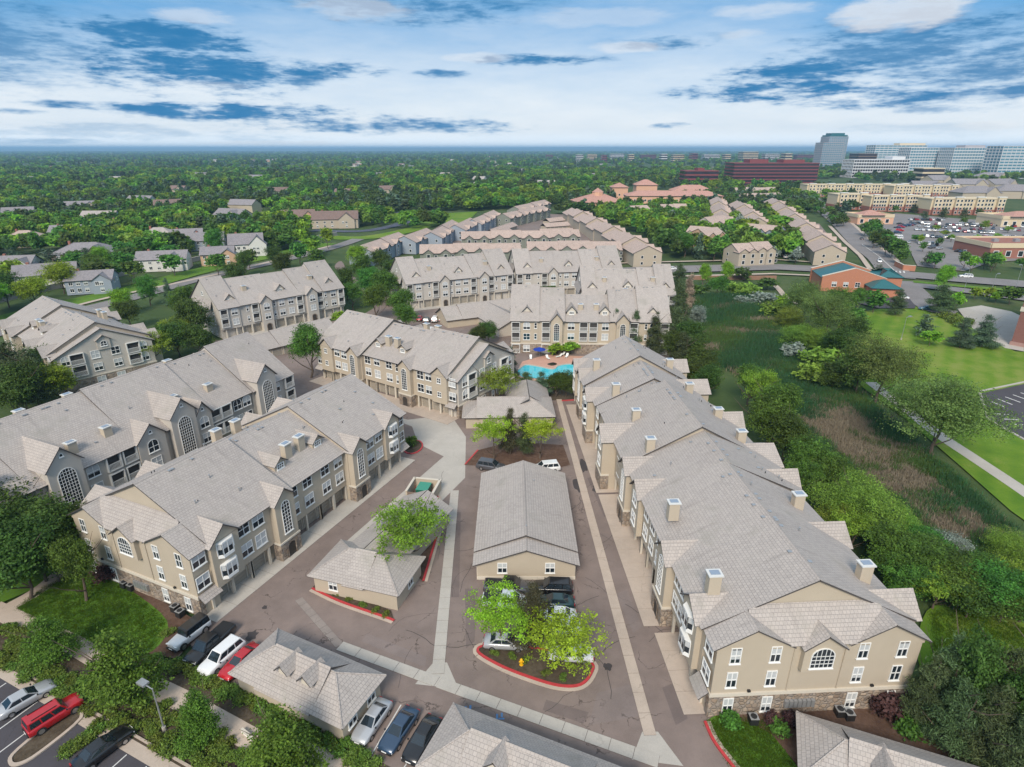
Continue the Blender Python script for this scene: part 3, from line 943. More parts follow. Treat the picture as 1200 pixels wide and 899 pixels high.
def block_G():
    L, W = 40.6, 20.
    secs = [(0, 7.0, 0, W, 8.9, 15.8), (7.0, 13.6, .2, W - .2, 8.9, 15.0), (13.6, 25.6, .5, W - .5, 8.6, 13.2), (25.6, 33.0, .2, W - .2, 8.9, 14.8), (33.0, L, 0, W, 8.9, 15.8)]
    r = apartment('tan block facing the pool with dormers and pines before its right half', (-.2, 149.2), R(-2.2), L, W, secs, 0, 'tan', seed=12, nv=14)
    for u in (4.0, 36.4):
        window(r, 'arch', u, -.005, 6.4)
        for z in (.5, 3.6): window(r, 'dbl', u, -.005 if z > 2 else -.1, z)
        dormer(r, u, L, W)
    for u in (15.6, 24.2): dormer(r, u, L, W, 9.7, 2.6)
    for a, w in ((10.2, 3.0), (27.0, 3.2)):
        cross_gable(r, 'F', a, a + w, .8, 0, 8.9, 10.7, 3.6, L, W, 'tan', stone=True)
        window(r, 'tall', a + w / 2, -.81, 3.6); place('entry_door', ADOOR, r, (a + w / 2, -.92, .02))
    for u in (15.5, 24.3):
        window(r, 'arch', u, .495, 6.3); window(r, 'dbl', u, .495, 3.6); window(r, 'dbl', u, .4, .5)
    for u, v in ((1.2, -.01), (9.0, .19), (18.7, .49), (21.2, .49), (31.5, .19), (39.3, -.01)):
        for z in (.2, 3.4, 6.1): balcony(r, u, v, z, 2.2, 2.3, 'F')
    for u in (6.3, 34.6):
        for z in (3.8, 6.7): window(r, 'nar', u, -.005, z)
    for u in (18.0, 22.1): chimney(r, u, 4.6, 12.4)
    for u in (8.5, 31.0): chimney(r, u, W - 5, 14.2)
    s = MB(); s.box(-.09, L + .09, -.09, .7, 0, 2.5); s.obj('stone_base', M['stone'], r)
    s = MB(); s.box(-.14, L + .14, -.14, .7, 2.502, 2.75); s.obj('trim_band', M['cream'], r)
    for v in (4, 8, 12, 16):
        for z in (.8, 3.6, 6.5): window(r, 'sgl', L + .01, v, z, 'R'); window(r, 'sgl', -.01, v, z, 'L')
    sd_ = MB(); sd_.box(L, L + 1.6, 3, 9, 0, 8.0); sd_.obj('side_wing', M['tan'], r)
    return r
blkG = block_G()

# ------------------------------------------------------------------ the long block along the right of the lane
def block_R():
    L, W = 76.0, 19.6
    S = lambda s: L - s                     # s = metres from the near end
    secs = [(S(76.0), S(63.4), -1.0, W - 1.0, 8.7, 14.2), (S(63.4), S(54.0), -.5, W - 1.2, 8.6, 13.3), (S(54.2), S(50.8), -.2, W - 1.6, 8.6, 12.9),
            (S(50.8), S(33.4), -.1, W + .3, 8.6, 14.0), (S(33.4), S(24.2), 0, W + .9, 8.6, 13.3), (S(24.2), S(2.4), 0, W, 8.6, 13.5)]
    r = apartment('long tan block on the right of the lane, its chimneyed roof stepping towards the pool', (14.2, 117.0), math.atan2(-75.8, 4.0), L, W, secs, 1.0, 'tan', ends=('', 'skirt'), seed=15, nv=60)
    def bay(s0, s1, p, full, win, ri=10.0):
        cross_gable(r, 'F', S(s1), S(s0), p, 0 if full else 2.65, 8.5, ri, 4.5, L, W, 'tan', stone=full)
        u = S((s0 + s1) / 2)
        if win == 'tall': window(r, 'tall', u, -p - .005, 3.6); place('entry_door', ADOOR, r, (u, -p - .1, .02))
        elif win == 'bay': bay_window(r, u, -p - .01, 3.6); bay_window(r, u, -p - .01, 6.5)
        else:
            for z in (3.6, 6.5): window(r, 'dbl', u, -p - .005, z)
    bay(3.0, 6.8, .6, False, 'bay'); bay(11.5, 15, .95, True, 'tall'); bay(24.5, 28, .7, False, 'dbl')
    bay(40.6, 44.4, 2.2, True, 'dbl', 10.3); bay(30.6, 34.0, .9, True, 'tall'); bay(56.4, 60.0, 1.8, True, 'bay'); bay(66.5, 70, 1.4, True, 'tall'); bay(72.5, 75.6, 1.5, False, 'dbl')
    for s in (1.0, 8.4, 10.2, 17.2, 20.0, 22.8, 36, 38.6, 46.8, 49.5, 53.5, 62.3, 64.8, 71.2):
        for z in (3.7, 6.55): window(r, random.choice(('dbl', 'dbl', 'arch')) if z > 5 else 'dbl', S(s), -.01 if s < 51 else -.51 if s < 63 else -1.01, z)
    garage_row(r, [S(s) for s in (3.0, 6.0, 9.0, 17.2, 20.1, 23.0, 26, 36, 38.9, 46.5, 49.2)])
    garage_row(r, [S(s) for s in (53, 55.6, 61.6)], 1.0, -.5)
    garage_row(r, [S(s) for s in (64.8, 72, 74.6)], 1.0, -1.0)
    for s, v in ((5.2, 1.4), (17.6, 1.3), (33.8, 3.0), (43.6, 3.4), (54.5, 2.6), (67.3, 1.6)): chimney(r, S(s), v, 12.6, math.pi / 2)
    for s, v in ((6.2, W - 2.6), (19.0, W - 2.8), (36.0, W - 2.6), (44, W - 3.0), (54.8, W - 4), (67.6, W - 3.6)): chimney(r, S(s), v, 12.3, math.pi / 2)
    for s0, s1, p in ((2.6, 6.0, .9), (13.5, 17.5, .7), (26, 29, 1.3), (31.5, 38.5, 1.6), (44.5, 47.5, 1.6), (58.5, 63, 1.2), (70, 74, 1.0)):
        cross_gable(r, 'B', S(s1), S(s0), p, 0, 8.5, 10.2, 4.5, L, W, 'tan')
        for z in (.7, 3.6, 6.4): window(r, 'dbl', S((s0 + s1) / 2), W + p + .01, z, 'B')
    for s in (9, 20, 23, 41, 50, 55, 66):
        for z in (.7, 3.6, 6.4): window(r, 'dbl', S(s), W - 1.0 if s > 51 else W + .91 if s > 24 else W + .01, z, 'B')
    sh = MB(); sh.slab((S(2.3), -.9, 2.3), (S(-.2), -.9, 2.3), (S(-.2), 0, 3.1), (S(2.3), 0, 3.1), .12); sh.obj('porch_roof', [M['roof'], M['fascia']], r)
    return r
blkR = block_R()
# ------------------------------------------------------------------ garages of the complex
GG = 'low garages of the complex'
def garage_box(root, L, W, z=2.55, wall='tan'):
    b = MB(); b.box(0, L, 0, W, 0, z); return b.obj('wall', M[wall], root)

def small_dormer(r, u, v, z, roof='roof'):
    z += .45
    cross_gable(r, 'F', u - .6, u + .6, 0, z - 1.2, z + .55, z + 1.15, 2.2, 0, 0, 'cream', roof, front=v, ohe=.22)

def lot_garage(label, O, ang, L, W, dorm):
    r = empty('garage', (*O, 0), ang, label, 'garage', GG)
    garage_box(r, L, W)
    hip_roof(r, 0, L, 0, W, 2.6, 4.4)
    gable_roof(r, 'u', 3.0, L - 3.2, 0, W, 2.72, 4.75, .6, 0, 0, name='raised_roof', t=.12)
    for u in dorm: small_dormer(r, u, 1.0, 3.25)
    for v in (1.3, W - 1.4):
        window(r, 'garden', L + .005, v, .85, 'R'); window(r, 'garden', -.005, v, .85, 'L')
    for i in range(int(L / 3)):
        o = place('garage_door', DOOR, r, (1.6 + i * 3, W + .005, .02), math.pi)
    return r
lot_garage('dark grey hip roofed garage with two tiny dormers beside the blue car', (-26.9, 43.9), R(-25.3), 13.0, 5.4, (5.4, 8.2))
lot_garage('hip roofed garage cut by the bottom edge beside the dark saloon', (-7.3, 34.5), R(-23), 16.5, 5.6, (6.0,))
lot_garage('hip roofed garage under the end wall of the long tan block', (23.9, 33.6), R(-22.3), 19, 5.6, (5.5,))

r = empty('garage', (7.8, 60.4, 0), R(90), 'long grey roofed garage in the middle of the lot with two end windows', 'garage', GG)
LC, WC = 21.5, 12.1
gable_wall(r, 'u', 0, LC, 0, WC, 0, 2.5, 4.55, 'tan')
gable_roof(r, 'u', 2.0, LC - 2.6, 0, WC, 2.62, 4.9, .5, 0, .1)
gable_roof(r, 'u', 0, 2.2, 0, WC, 2.42, 4.5, .5, .5, 0, name='end_roof')
gable_roof(r, 'u', LC - 2.5, LC, 0, WC, 2.42, 4.5, .5, 0, .5, name='end_roof')
for v in (3.1, 9.0): window(r, 'garden', -.005, v, 1.0, 'L')
b = MB(); b.box(-.08, 0.2, -.08, WC + .08, 0, .45); b.obj('plinth', M['cream'], r)
for i in range(7):
    place('garage_door', DOOR, r, (1.6 + i * 3, -.005, .02)); place('garage_door', DOOR, r, (1.6 + i * 3, WC + .005, .02), math.pi)
for u, v, h in ((4, 6, 5.0), (16, 4.6, 4.5)): place('vent_pipe', PIPE, r, (u, v, h - .3))

r = empty('garage', (-23.8, 58.2, 0), R(-17), 'hip roofed garage with a red kerbed bed and a long wing behind it', 'garage', GG)
garage_box(r, 11.0, 6.4)
hip_roof(r, 0, 11.0, 0, 6.4, 2.6, 4.6)
gable_roof(r, 'u', 4.2, 7.0, 0, 6.4, 2.7, 4.75, .62, 0, 0, name='raised_roof', t=.12)
a = A_ANG - R(-17)
ca, sa = math.cos(a), math.sin(a)
wing = place('rear_wing', MB().box(0, 14.5, 0, 7.2, 0, 2.5).mesh('rear_wing', [M['tan']]), r, (8.4, 3.2, 0), a)
b = MB(); sl = .5
for P in (((-1, -.5, 2.4), (14.9, -.5, 2.4), (14.9, 3.6, 4.45), (-1, 3.6, 4.45)), ((14.9, 7.7, 2.4), (-1, 7.7, 2.4), (-1, 3.6, 4.45), (14.9, 3.6, 4.45))):
    b.slab(*P, .14)
b.obj('wing_roof', [M['roof'], M['fascia']], wing)
window(r, 'garden', 2.6, -.005, .85, 'F')
window(r, 'garden', 11.005, 3.4, .85, 'R')

r = empty('garage', (-6.2, 103.2, 0), R(2), 'L shaped garage behind the two bright green trees, roof joined at a hip', 'garage', GG)
garage_box(r, 14, 8.6)
hip_roof(r, 0, 14, 0, 8.6, 2.6, 4.7, hips=(0, 1))
b = MB(); b.box(-2.6, 0, .4, 7.4, 0, 2.4); b.obj('wall', M['tan'], r)
hip_roof(r, -2.8, 1.5, .4, 7.4, 2.4, 4.2, hips=(1, 0))
b = MB(); b.box(5.8, 13.6, 8.6, 16.5, 0, 2.55); b.obj('rear_wing', M['tan'], r)
b = MB(); z0, z1 = 2.4, 5.0
b.slab((5.3, 2.5, z0), (5.3, 17, z0), (9.7, 12.8, z1), (9.7, 2.5, z1), .14); b.slab((14.1, 17, z0), (14.1, 4, z0), (9.7, 4, z1), (9.7, 12.8, z1), .14)
b.slab((5.3, 17, z0), (14.1, 17, z0), (9.7, 12.8, z1), (9.7, 12.8, z1), .14)
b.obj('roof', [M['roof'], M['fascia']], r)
for u in (2, 5, 8, 11.5): place('garage_door', DOOR, r, (u, -.005, .02))

o = G(302, 411, 2.6)
r = empty('garage', (*o, 0), R(48), 'gabled garage with four pale doors below the dormered grey block at the left', 'garage', GG)
gable_wall(r, 'u', 0, 23, 0, 9.5, 0, 2.5, 5.2, 'tan')
gable_roof(r, 'u', 0, 6, 0, 9.5, 2.5, 5.1, .5, .5, 0); gable_roof(r, 'u', 6, 23, 0, 9.5, 2.6, 5.4, .6, .1, .4)
for i in range(7): place('garage_door', DOOR, r, (1.9 + i * 3.1, -.005, .02))

o = G(539, 373, 2.6)
r = empty('garage', (*o, 0), R(26), 'grey roofed garage with a wing towards the camera, before the left dormered block', 'garage', GG)
gable_wall(r, 'u', -4, 22, 0, 9.5, 0, 2.5, 5.2, 'tan')
gable_roof(r, 'u', -4, 1, 0, 9.5, 2.5, 5.1, .5, .5, 0); gable_roof(r, 'u', 1, 22, 0, 9.5, 2.6, 5.5, .6, .1, .4)
b = MB(); b.extr([(6, 0), (17, 0), (17, 2.5), (11.5, 5.0), (6, 2.5)], -15, 5, 'v', 0); b.obj('front_wing', M['grey'], r, recalc=True)
b = MB(); b.slab((5.5, -15.5, 2.4), (5.5, 6, 2.4), (11.5, 6, 5.2), (11.5, -15.5, 5.2), .14); b.slab((17.5, 6, 2.4), (17.5, -15.5, 2.4), (11.5, -15.5, 5.2), (11.5, 6, 5.2), .14)
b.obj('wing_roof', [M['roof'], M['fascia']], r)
window(r, 'garden', 11.5, -15.01, .9)

# ------------------------------------------------------------------ town houses with pink roofs
TG = 'pink roofed town house rows'
WINS = None
def flat_window():
    b = MB(); b.box(-.6, .6, -.06, 0, 0, 1.35); 
    p = MB(); p.face([(-.5, -.065, .1), (.5, -.065, .1), (.5, -.065, 1.25), (-.5, -.065, 1.25)])
    return b.mesh('window', [M['white']]), p.mesh('pane', [M['glass']])
WINS = flat_window()
def swin(root, x, y, z, face='F', s=1., rz=None):
    o = place('window', WINS[0], root, (x, y, z), ROT[face] if rz is None else rz, (s, 1, s))
    place('pane', WINS[1], o)

def town_row(label, p0, p1, W, n, eave=6.0, ridge=8.8, step=.0, fronts=None, wall='green', roof='roof2', gw=4.4, detail=True, group=TG):
    (x0, y0), (x1, y1) = p0, p1
    L = math.hypot(x1 - x0, y1 - y0); ang = math.atan2(y1 - y0, x1 - x0)
    r = empty('town_house_row', (x0, y0, 0), ang, label, 'town houses', group)
    w = L / n
    for i in range(n):
        dz = step * i if step < 5 else 0
        if step == 0: dz = (.35 if n < 5 else 1.3) * (i % 2)
        gable_wall(r, 'u', i * w, (i + 1) * w, (.3 if n < 5 else .9) * (i % 2), W - .3 * (i % 2), 0, eave + dz, ridge + dz, wall)
        gable_roof(r, 'u', i * w, (i + 1) * w, (.3 if n < 5 else .9) * (i % 2), W - .3 * (i % 2), eave + dz, ridge + dz, .6, .25, .25, roof)
        if detail:
            c = (i + .5) * w
            for q in ((-.25, .25) if w > 9 else (.0,)):
                g = c + q * w
                cross_gable(r, 'F', g - gw / 2, g + gw / 2, .6, 0, eave + dz, eave + dz + 1.5, 4, L, W, wall, roof)
                for z in (1.0, 3.8): swin(r, g, -.61, z, 'F', 1.3)
                swin(r, g + gw * .75, -.01 if i % 2 == 0 else .29, 3.8); swin(r, g + gw * .75, -.01 if i % 2 == 0 else .29, 1.0, 'F', 1.2)
    for z in (1.0, 3.8):
        for v in (W * .25, W * .7): swin(r, L + .01, v, z, 'R'); swin(r, -.01, v, z, 'L')
    return r
M['green'] = plain('sage_siding', (.20, .215, .18), .85, var=.08)
M['bluegrey'] = plain('blue_grey_siding', (.27, .31, .36), .85, var=.08)
M['peach'] = plain('peach_stucco', (.50, .33, .22), .9, var=.06)
M['beige'] = plain('beige_siding', (.42, .36, .28), .9, var=.06)
M['offwhite'] = plain('offwhite_siding', (.60, .59, .56), .8, var=.05)
M['brown'] = plain('brown_siding', (.19, .14, .11), .9, var=.1)
g6 = lambda x, y, z=6.: G(x, y, z)
town_row('pink roofed row just behind the left dormered block, two small front gables', g6(492, 297), g6(611, 295), 13, 3)
town_row('pink roofed row behind the pool side blocks, right of the one with two gables', g6(618, 293), g6(729, 293), 13, 3)
town_row('pink roofed row one step farther back, its left part behind a bright tree', g6(541, 280), g6(680, 278), 12, 4)
for i, ((a, b), (c, d), n) in enumerate([((437, 296), (480, 280), 2), ((487, 284), (512, 274), 1), ((518, 279), (541, 264), 2), ((545, 270), (562, 261), 1), ((564, 263), (588, 252), 2)]):
    town_row(['nearest blue grey unit pair of the slanting town house line, peach end wall', 'single blue grey town house second along the slanting line', 'third town house of the slanting line with twin front gables', 'fourth small town house of the slanting line', 'fifth town house of the slanting line by the wood edge'][i], g6(a, b), g6(c, d), 12, n, wall='bluegrey')
town_row('long saw toothed row of nine pink roofs stepping away behind the pool blocks', g6(776, 297), g6(680, 249), 13, 9, 6.2, 9.3, wall='beige', step=0)
town_row('far pink roofed row beside the trees left of the saw toothed row', g6(598, 256), g6(645, 246), 12, 3)
town_row('far pink roofed pair closing the end of the town house lane', g6(611, 247), g6(646, 239), 12, 2)
for i, (x0, y0, x1, y1) in enumerate([(572, 282, 600, 270), (634, 273, 672, 272), (640, 266, 668, 264), (644, 260, 662, 258), (580, 273, 606, 264)]):
    (a, b), (c, d) = G(x0, y0, 2.6), G(x1, y1, 2.6)
    L = math.hypot(c - a, d - b)
    q = empty('garage', (a, b, 0), math.atan2(d - b, c - a), ['low pink roofed garage left in the town house lane', 'nearest of the narrow garages beside the saw toothed row', 'middle narrow garage beside the saw toothed row', 'farthest narrow garage beside the saw toothed row', 'second low pink roofed garage left in the town house lane'][i], 'garage', 'narrow garages among the town houses')
    garage_box(q, L, 6.5, 2.6, 'beige'); gable_roof(q, 'u', 0, L, 0, 6.5, 2.6, 4.4, mat='roof2')
    for k in range(int(L / 3.2)): place('garage_door', DOOR, q, (1.7 + 3.2 * k, -.01, .02))
# the rows on the right of the marsh
TR = 'pink roofed town houses beyond the bridge road'
town_row('long right hand row of eleven stepped pink roofs beside the street', g6(992, 297), g6(914, 237), 13, 11, 6.2, 9.4, wall='beige', group=TR)
town_row('pink roofed town house with a big tan front gable above the bridge road', g6(866, 297), g6(908, 295), 12, 2, 6.3, 9.3, wall='beige', gw=5, group=TR)
town_row('blue grey pair of town houses behind the tan gabled one', g6(868, 270), g6(908, 275), 12, 2, 6.5, 9.5, wall='bluegrey', group=TR)
town_row('middle row of stepped roofs in the right hand town houses', g6(900, 262), g6(872, 240), 12, 5, 6.2, 9.2, wall='beige', group=TR)
town_row('left row of stepped roofs in the right hand town houses', g6(858, 259), g6(848, 235), 12, 5, 6.2, 9.2, wall='beige', group=TR)
town_row('grey town house behind trees at the left end of the right hand group', g6(803, 275), g6(826, 277), 13, 1, 7.0, 10.0, wall='grey', group=TR)
town_row('peach town house with a pink hip beside the grey one', g6(828, 279), g6(850, 277), 13, 1, 7.0, 10.0, wall='peach', group=TR)
town_row('far row of pink roofs closing the right hand town houses', g6(872, 232), g6(918, 231), 14, 4, 6.2, 9.2, wall='beige', group=TR)
town_row('farthest small row of pink roofs before the red office', g6(862, 224), g6(912, 224), 14, 4, 6.2, 9.2, wall='beige', group=TR)
town_row('grey gabled house on the left of the right hand town houses', g6(835, 265), g6(858, 262), 13, 1, 7, 10.5, wall='grey', gw=8, group=TR)
town_row('grey gabled town house right of the clay roofed hall', g6(744, 249), g6(764, 248), 14, 1, 6.5, 10, wall='grey', gw=7, group=TR)
town_row('tan gabled town house at the foot of the clay roofed hall', g6(776, 247), g6(806, 247), 14, 2, 6.5, 10, wall='beige', gw=6, group=TR)

# ------------------------------------------------------------------ single houses on the left
HG = 'family houses among the trees on the left'
def house(label, px, py, w, d, ang, wall='offwhite', roof='roof3', e=5.2, rg=8.4, hip=False, wing=True, group=HG, rich=True):
    x, y = G(px, py, e)
    r = empty('house', (x, y, 0), R(ang), label, 'house', group)
    if hip:
        b = MB(); b.box(-w / 2, w / 2, 0, d, 0, e); b.obj('wall', M[wall], r)
        hip_roof(r, -w / 2, w / 2, 0, d, e, rg, .6, roof)
    else:
        gable_wall(r, 'u', -w / 2, w / 2, 0, d, 0, e, rg, wall); gable_roof(r, 'u', -w / 2, w / 2, 0, d, e, rg, mat=roof)
    if wing:
        cross_gable(r, 'F', w * .08, w * .08 + d * .62, 1.5, 0, e - .3, rg - .5, 5, w, d, wall, roof, ohe=.4)
        if rich:
            window(r, 'house', w * .08 + d * .31, -1.51, 3.3); window(r, 'house', w * .08 + d * .31, -1.51, .9)
            window(r, 'house', w * .08 + d * .18, -1.51, 3.3)
    if rich:
        for q in (-.38, -.22, -.06):
            for z in (.9, 3.4): window(r, 'house', q * w, -.005, z)
        for v in (.3, .7):
            window(r, 'house', w / 2 + .005, d * v, 3.3, 'R'); window(r, 'house', -w / 2 - .005, d * v, 3.3, 'L')
        b = MB(); b.box(-w * .3, -w * .3 + .9, d * .55, d * .55 + 1.1, e, rg + .8); b.obj('chimney', M['brickm'], r)
    return r
house('white house with grey gables at the left picture edge', 10, 312, 15, 12, 12, wing=True)
house('white gabled house with a long grey roof low among the left trees', 52, 322, 20, 12, 28)
house('grey roofed wing house right of the white gabled house', 103, 328, 15, 10, 20, 'bluegrey', rg=7.6)
house('wide brown house under a broad grey hip roof', 94, 297, 24, 15, 14, 'brown', hip=True, wing=True, rg=9)
house('cream house with a peach hip roof near the left edge', 23, 279, 16, 11, 8, 'beige', 'roof2', hip=True, wing=False)
house('white and grey house right of the peach roofed one', 74, 272, 16, 11, 14)
house('pale roofed house half hidden by a bright round tree', 138, 264, 15, 10, 10, hip=True)
house('two storey brown house with a pale roof beside the lane', 183, 276, 16, 11, 12, 'brown', 'roof', rg=8.8, hip=True, wing=False)
house('small grey roofed house with white windows in a row', 188, 304, 20, 11, 16, rg=8)
house('white gabled house in the middle of the left group', 218, 278, 16, 12, 22, e=5.6, rg=9.2)
house('grey roofed house behind the middle white gabled one', 241, 282, 17, 12, 18, 'bluegrey', rg=8.6)
house('low grey roofed house with a cream corner', 254, 298, 14, 11, 18, 'peach', rg=7.8)
house('tall white gabled house on the right of the left group', 288, 286, 16, 13, 20, e=6, rg=10.2)
house('brown roofed house with a big peach gable by the blue lane', 350, 255, 22, 15, 18, 'peach', 'roof4', e=5.5, rg=10)
house('large brown roofed house with a cream gabled front', 392, 257, 30, 17, 10, 'beige', 'roof4', e=6, rg=10.5)
hx = [(236, 205, 'grey'), (133, 210, 'offwhite'), (300, 208, 'offwhite'), (196, 240, 'beige'), (95, 242, 'beige'), (280, 240, 'beige'), (330, 224, 'grey'), (60, 205, 'grey'), (30, 210, 'offwhite'),
      (250, 188, 'offwhite'), (160, 235, 'offwhite'), (112, 255, 'bluegrey'), (265, 252, 'grey'), (20, 250, 'beige'), (205, 222, 'beige'), (370, 214, 'grey'), (440, 205, 'beige'), (480, 196, 'offwhite'), (400, 226, 'beige'), (560, 210, 'offwhite'), (610, 200, 'grey'), (660, 197, 'offwhite'), (520, 205, 'beige'), (640, 215, 'peach'), (455, 222, 'beige'), (580, 192, 'offwhite'), (702, 206, 'offwhite'), (345, 198, 'offwhite'), (420, 190, 'grey'), (530, 188, 'beige')]
_rh = random.Random(12)
for k in range(26): hx.append((_rh.uniform(10, 860), _rh.uniform(181, 200), _rh.choice(('offwhite', 'beige', 'grey', 'peach'))))
for i, (px, py, wl) in enumerate(hx):
    house('small far house whose roof just shows among the treetops of the wood', px, py, random.uniform(16, 26), 13, random.uniform(-25, 30), wl, random.choice(('roof3', 'roof', 'roof4')), e=6.3, rg=10, rich=False, wing=i % 2 == 0, group='far houses in the wood')

# ------------------------------------------------------------------ larger buildings far right
M['band'] = plain('red_brick_band', (.20, .055, .058), .85, var=.1)
M['darkglass'] = plain('dark_glass_band', (.03, .022, .03), .1, spec=.8, var=0)
M['blueglass'] = plain('blue_curtain_glass', (.09, .22, .30), .08, spec=.9, var=.15, scale=.05)
M['concretew'] = plain('white_concrete', (.60, .61, .62), .8, var=.05)
M['greybrick'] = plain('grey_granite', (.36, .34, .36), .8, var=.08)
M['creamw'] = plain('cream_render', (.60, .50, .345), .9, var=.06)
M['teal'] = plain('teal_metal_roof', (.02, .115, .125), .4, var=.1)
M['orange'] = plain('orange_brick', (.44, .19, .115), .9, var=.1)
M['pinkw'] = plain('pink_render', (.62, .37, .25), .9, var=.06)

def office(name, label, px0, px1, ybase, ytop, dist, depth, floors, wall, glass, fins=0, blocks=(), ang=0., cat='office building'):
    """banded block: px0..px1 across, standing at a distance, with its top at a photo row"""
    zc = dist * _c
    x0, x1 = (px0 - 600) / 700 * zc, (px1 - 600) / 700 * zc
    el = math.atan((449.5 - ytop) / 700) - R(PITCH)
    h = 50 + dist * math.tan(el)
    w = x1 - x0
    r = empty(name, (x0, dist, 0), R(ang), label, cat)
    g = MB(); g.box(.5, w - .5, .5, depth - .5, 0, h - .6); g.obj('glazing', M[glass], r)
    fh = h / floors
    for i in range(floors + 1):
        b = MB(); z = i * fh
        b.box(0, w, 0, depth, max(0, z - fh * .2), min(h, z + fh * .16)); b.obj('storey_band', M[wall], r)
    if fins:
        b = MB()
        for k in range(fins + 1):
            x = (w - .8) * k / fins
            b.box(x, x + .6, -.25, .6, 0, h + .02)
        nd = max(2, int(fins * depth / w))
        for k in range(nd + 1):
            y = (depth - .8) * k / nd
            b.box(-.25, .6, y, y + .8, 0, h + .01); b.box(w - .6, w + .25, y, y + .8, 0, h + .01)
        o = b.obj('mullions', M[wall], r); o['kind'] = 'stuff'
    for (a, c, hh, mt) in blocks:
        b = MB(); b.box(w * a, w * c, depth * .2, depth * .8, h - .3, h + hh); b.obj('roof_plant', M[mt], r)
    return r
office('office_building', 'long red brick office with dark glass bands and two rooftop blocks', 863, 964, 218, 191, 900, 40, 7, 'band', 'darkglass', 0, ((.2, .42, 4.5, 'band'), (.6, .85, 4, 'band')))
office('office_building', 'smaller red brick office with dark bands left of the long one', 806, 846, 218, 200, 860, 30, 4, 'band', 'darkglass', 0, ((.4, .6, 3, 'band'),))
office('office_tower', 'grey office tower with a teal crown standing alone on the skyline', 964, 988, 188, 167, 1750, 45, 14, 'greybrick', 'blueglass', 10)
t_ = office('office_tower', 'tall grey shaft of the tower with a teal sloped crown', 970, 992, 188, 160, 1800, 50, 22, 'greybrick', 'blueglass', 9)
b = MB(); w = 22 / 700 * 1800 * _c
hh = 50 + 1800 * math.tan(math.atan((449.5 - 160) / 700) - R(PITCH))
b.prism([(2, 2), (w - 2, 2), (w - 2, 48), (2, 48)], hh - 16, hh + 4); b.prism([(8, 8), (w - 8, 8), (w - 8, 42), (8, 42)], hh + 4, hh + 9)
b.obj('crown', M['teal'], t_)
office('office_building', 'low white office with ribbon windows before the glass towers', 1004, 1070, 202, 187, 1150, 40, 6, 'concretew', 'darkglass', 22, ((.72, .95, 5, 'concretew'),))
office('office_building', 'blue glass office slab behind the low white office', 1026, 1086, 200, 170, 1500, 40, 12, 'concretew', 'blueglass', 12, ((.5, 1.0, 4, 'creamw'),))
office('office_building', 'small brown office left of the blue glass slab', 1008, 1030, 200, 180, 1400, 40, 7, 'brown', 'darkglass', 0)
office('office_building', 'white gridded office with a glass left edge, in the middle of the row', 1068, 1113, 200, 173, 1250, 40, 10, 'concretew', 'blueglass', 14)
office('office_building', 'wide white gridded office with a rooftop block, right in the row', 1119, 1171, 200, 173, 1200, 42, 10, 'concretew', 'blueglass', 16, ((.3, .75, 4, 'greybrick'),))
office('office_building', 'blue glass and white office cut by the right picture edge', 1176, 1240, 202, 171, 1120, 40, 11, 'concretew', 'blueglass', 12)
office('office_building', 'small beige office half hidden in trees before the white offices', 1088, 1114, 204, 197, 1000, 25, 3, 'creamw', 'darkglass', 0)
office('office_building', 'pale office far left of the grey tower on the skyline', 872, 890, 186, 178, 2600, 60, 6, 'creamw', 'darkglass', 0)
for i, (a, b_, yt, d) in enumerate([(676, 684, 181.5, 2600), (689, 700, 181, 2900), (706, 712, 182, 2300), (716, 732, 180.5, 3100), (738, 744, 181, 2500), (752, 770, 181.5, 3000), (776, 783, 180.5, 2300), (790, 803, 181.5, 2450), (812, 819, 180, 2350), (826, 845, 181, 2900), (851, 858, 181, 2500), (640, 648, 181.5, 3300), (898, 915, 180.5, 2600), (922, 930, 180, 2200), (936, 958, 181.5, 2700)]):
    office('office_building', 'tiny pale building far off on the skyline town', a, b_, 186, yt, d, 40, 4, ('concretew', 'creamw', 'band')[i % 3], 'darkglass', 0)
for o in COL.objects:
    if o.get('label') == 'tiny pale building far off on the skyline town': o['group'] = 'skyline town buildings'

# cream and brick flats beyond the car park
def flats(label, px0, px1, ybase, dist_y, h, n, depth=18, ang=0.):
    x0, y0 = G(px0, ybase); x1, _ = G(px1, ybase)
    w = x1 - x0
    r = empty('apartment_building', (x0, y0, 0), R(ang), label, 'apartment building', 'cream flats beyond the car park')
    b = MB(); b.box(0, w, 0, depth, 0, h); b.obj('wall', M['creamw'], r)
    b = MB(); b.box(-.15, w + .15, -.15, depth, 0, h * .34); b.obj('brick_base', M['brickm'], r)
    b = MB(); b.box(-.4, w + .4, -.4, depth + .4, h, h + .7); b.obj('parapet', M['creamw'], r)
    s = w / n
    for i in range(n):
        c = (i + .5) * s
        if i % 2 == 0:
            b = MB(); b.box(c - s * .34, c + s * .34, -2.0, -.2, 0, h + 1.6); b.obj('tower_bay', M['creamw'], r)
            b = MB(); b.box(c - s * .36, c + s * .36, -2.2, -.25, 0, h * .5); b.obj('brick_bay', M['brickm'], r)
            b = MB(); b.box(c - s * .38, c + s * .38, -2.3, .4, h + 1.6, h + 2.1); b.obj('cornice', M['white'], r)
            for q in (-.18, .18):
                for k in range(4): swin(r, c + q * s, -2.21 if (k + .4) * h / 4 < h * .42 else -2.01, (k + .35) * h / 4, 'F', 1.5)
        else:
            for q in (-.3, 0, .3):
                for k in range(4): swin(r, c + q * s, -.16, (k + .35) * h / 4, 'F', 1.5)
    return r
flats('cream and brick flats block nearest the car park, left of the group', 979, 1014, 246, 0, 12.5, 3)
flats('long cream and brick flats facing the car park with a grey arch', 1018, 1085, 248, 0, 12, 7)
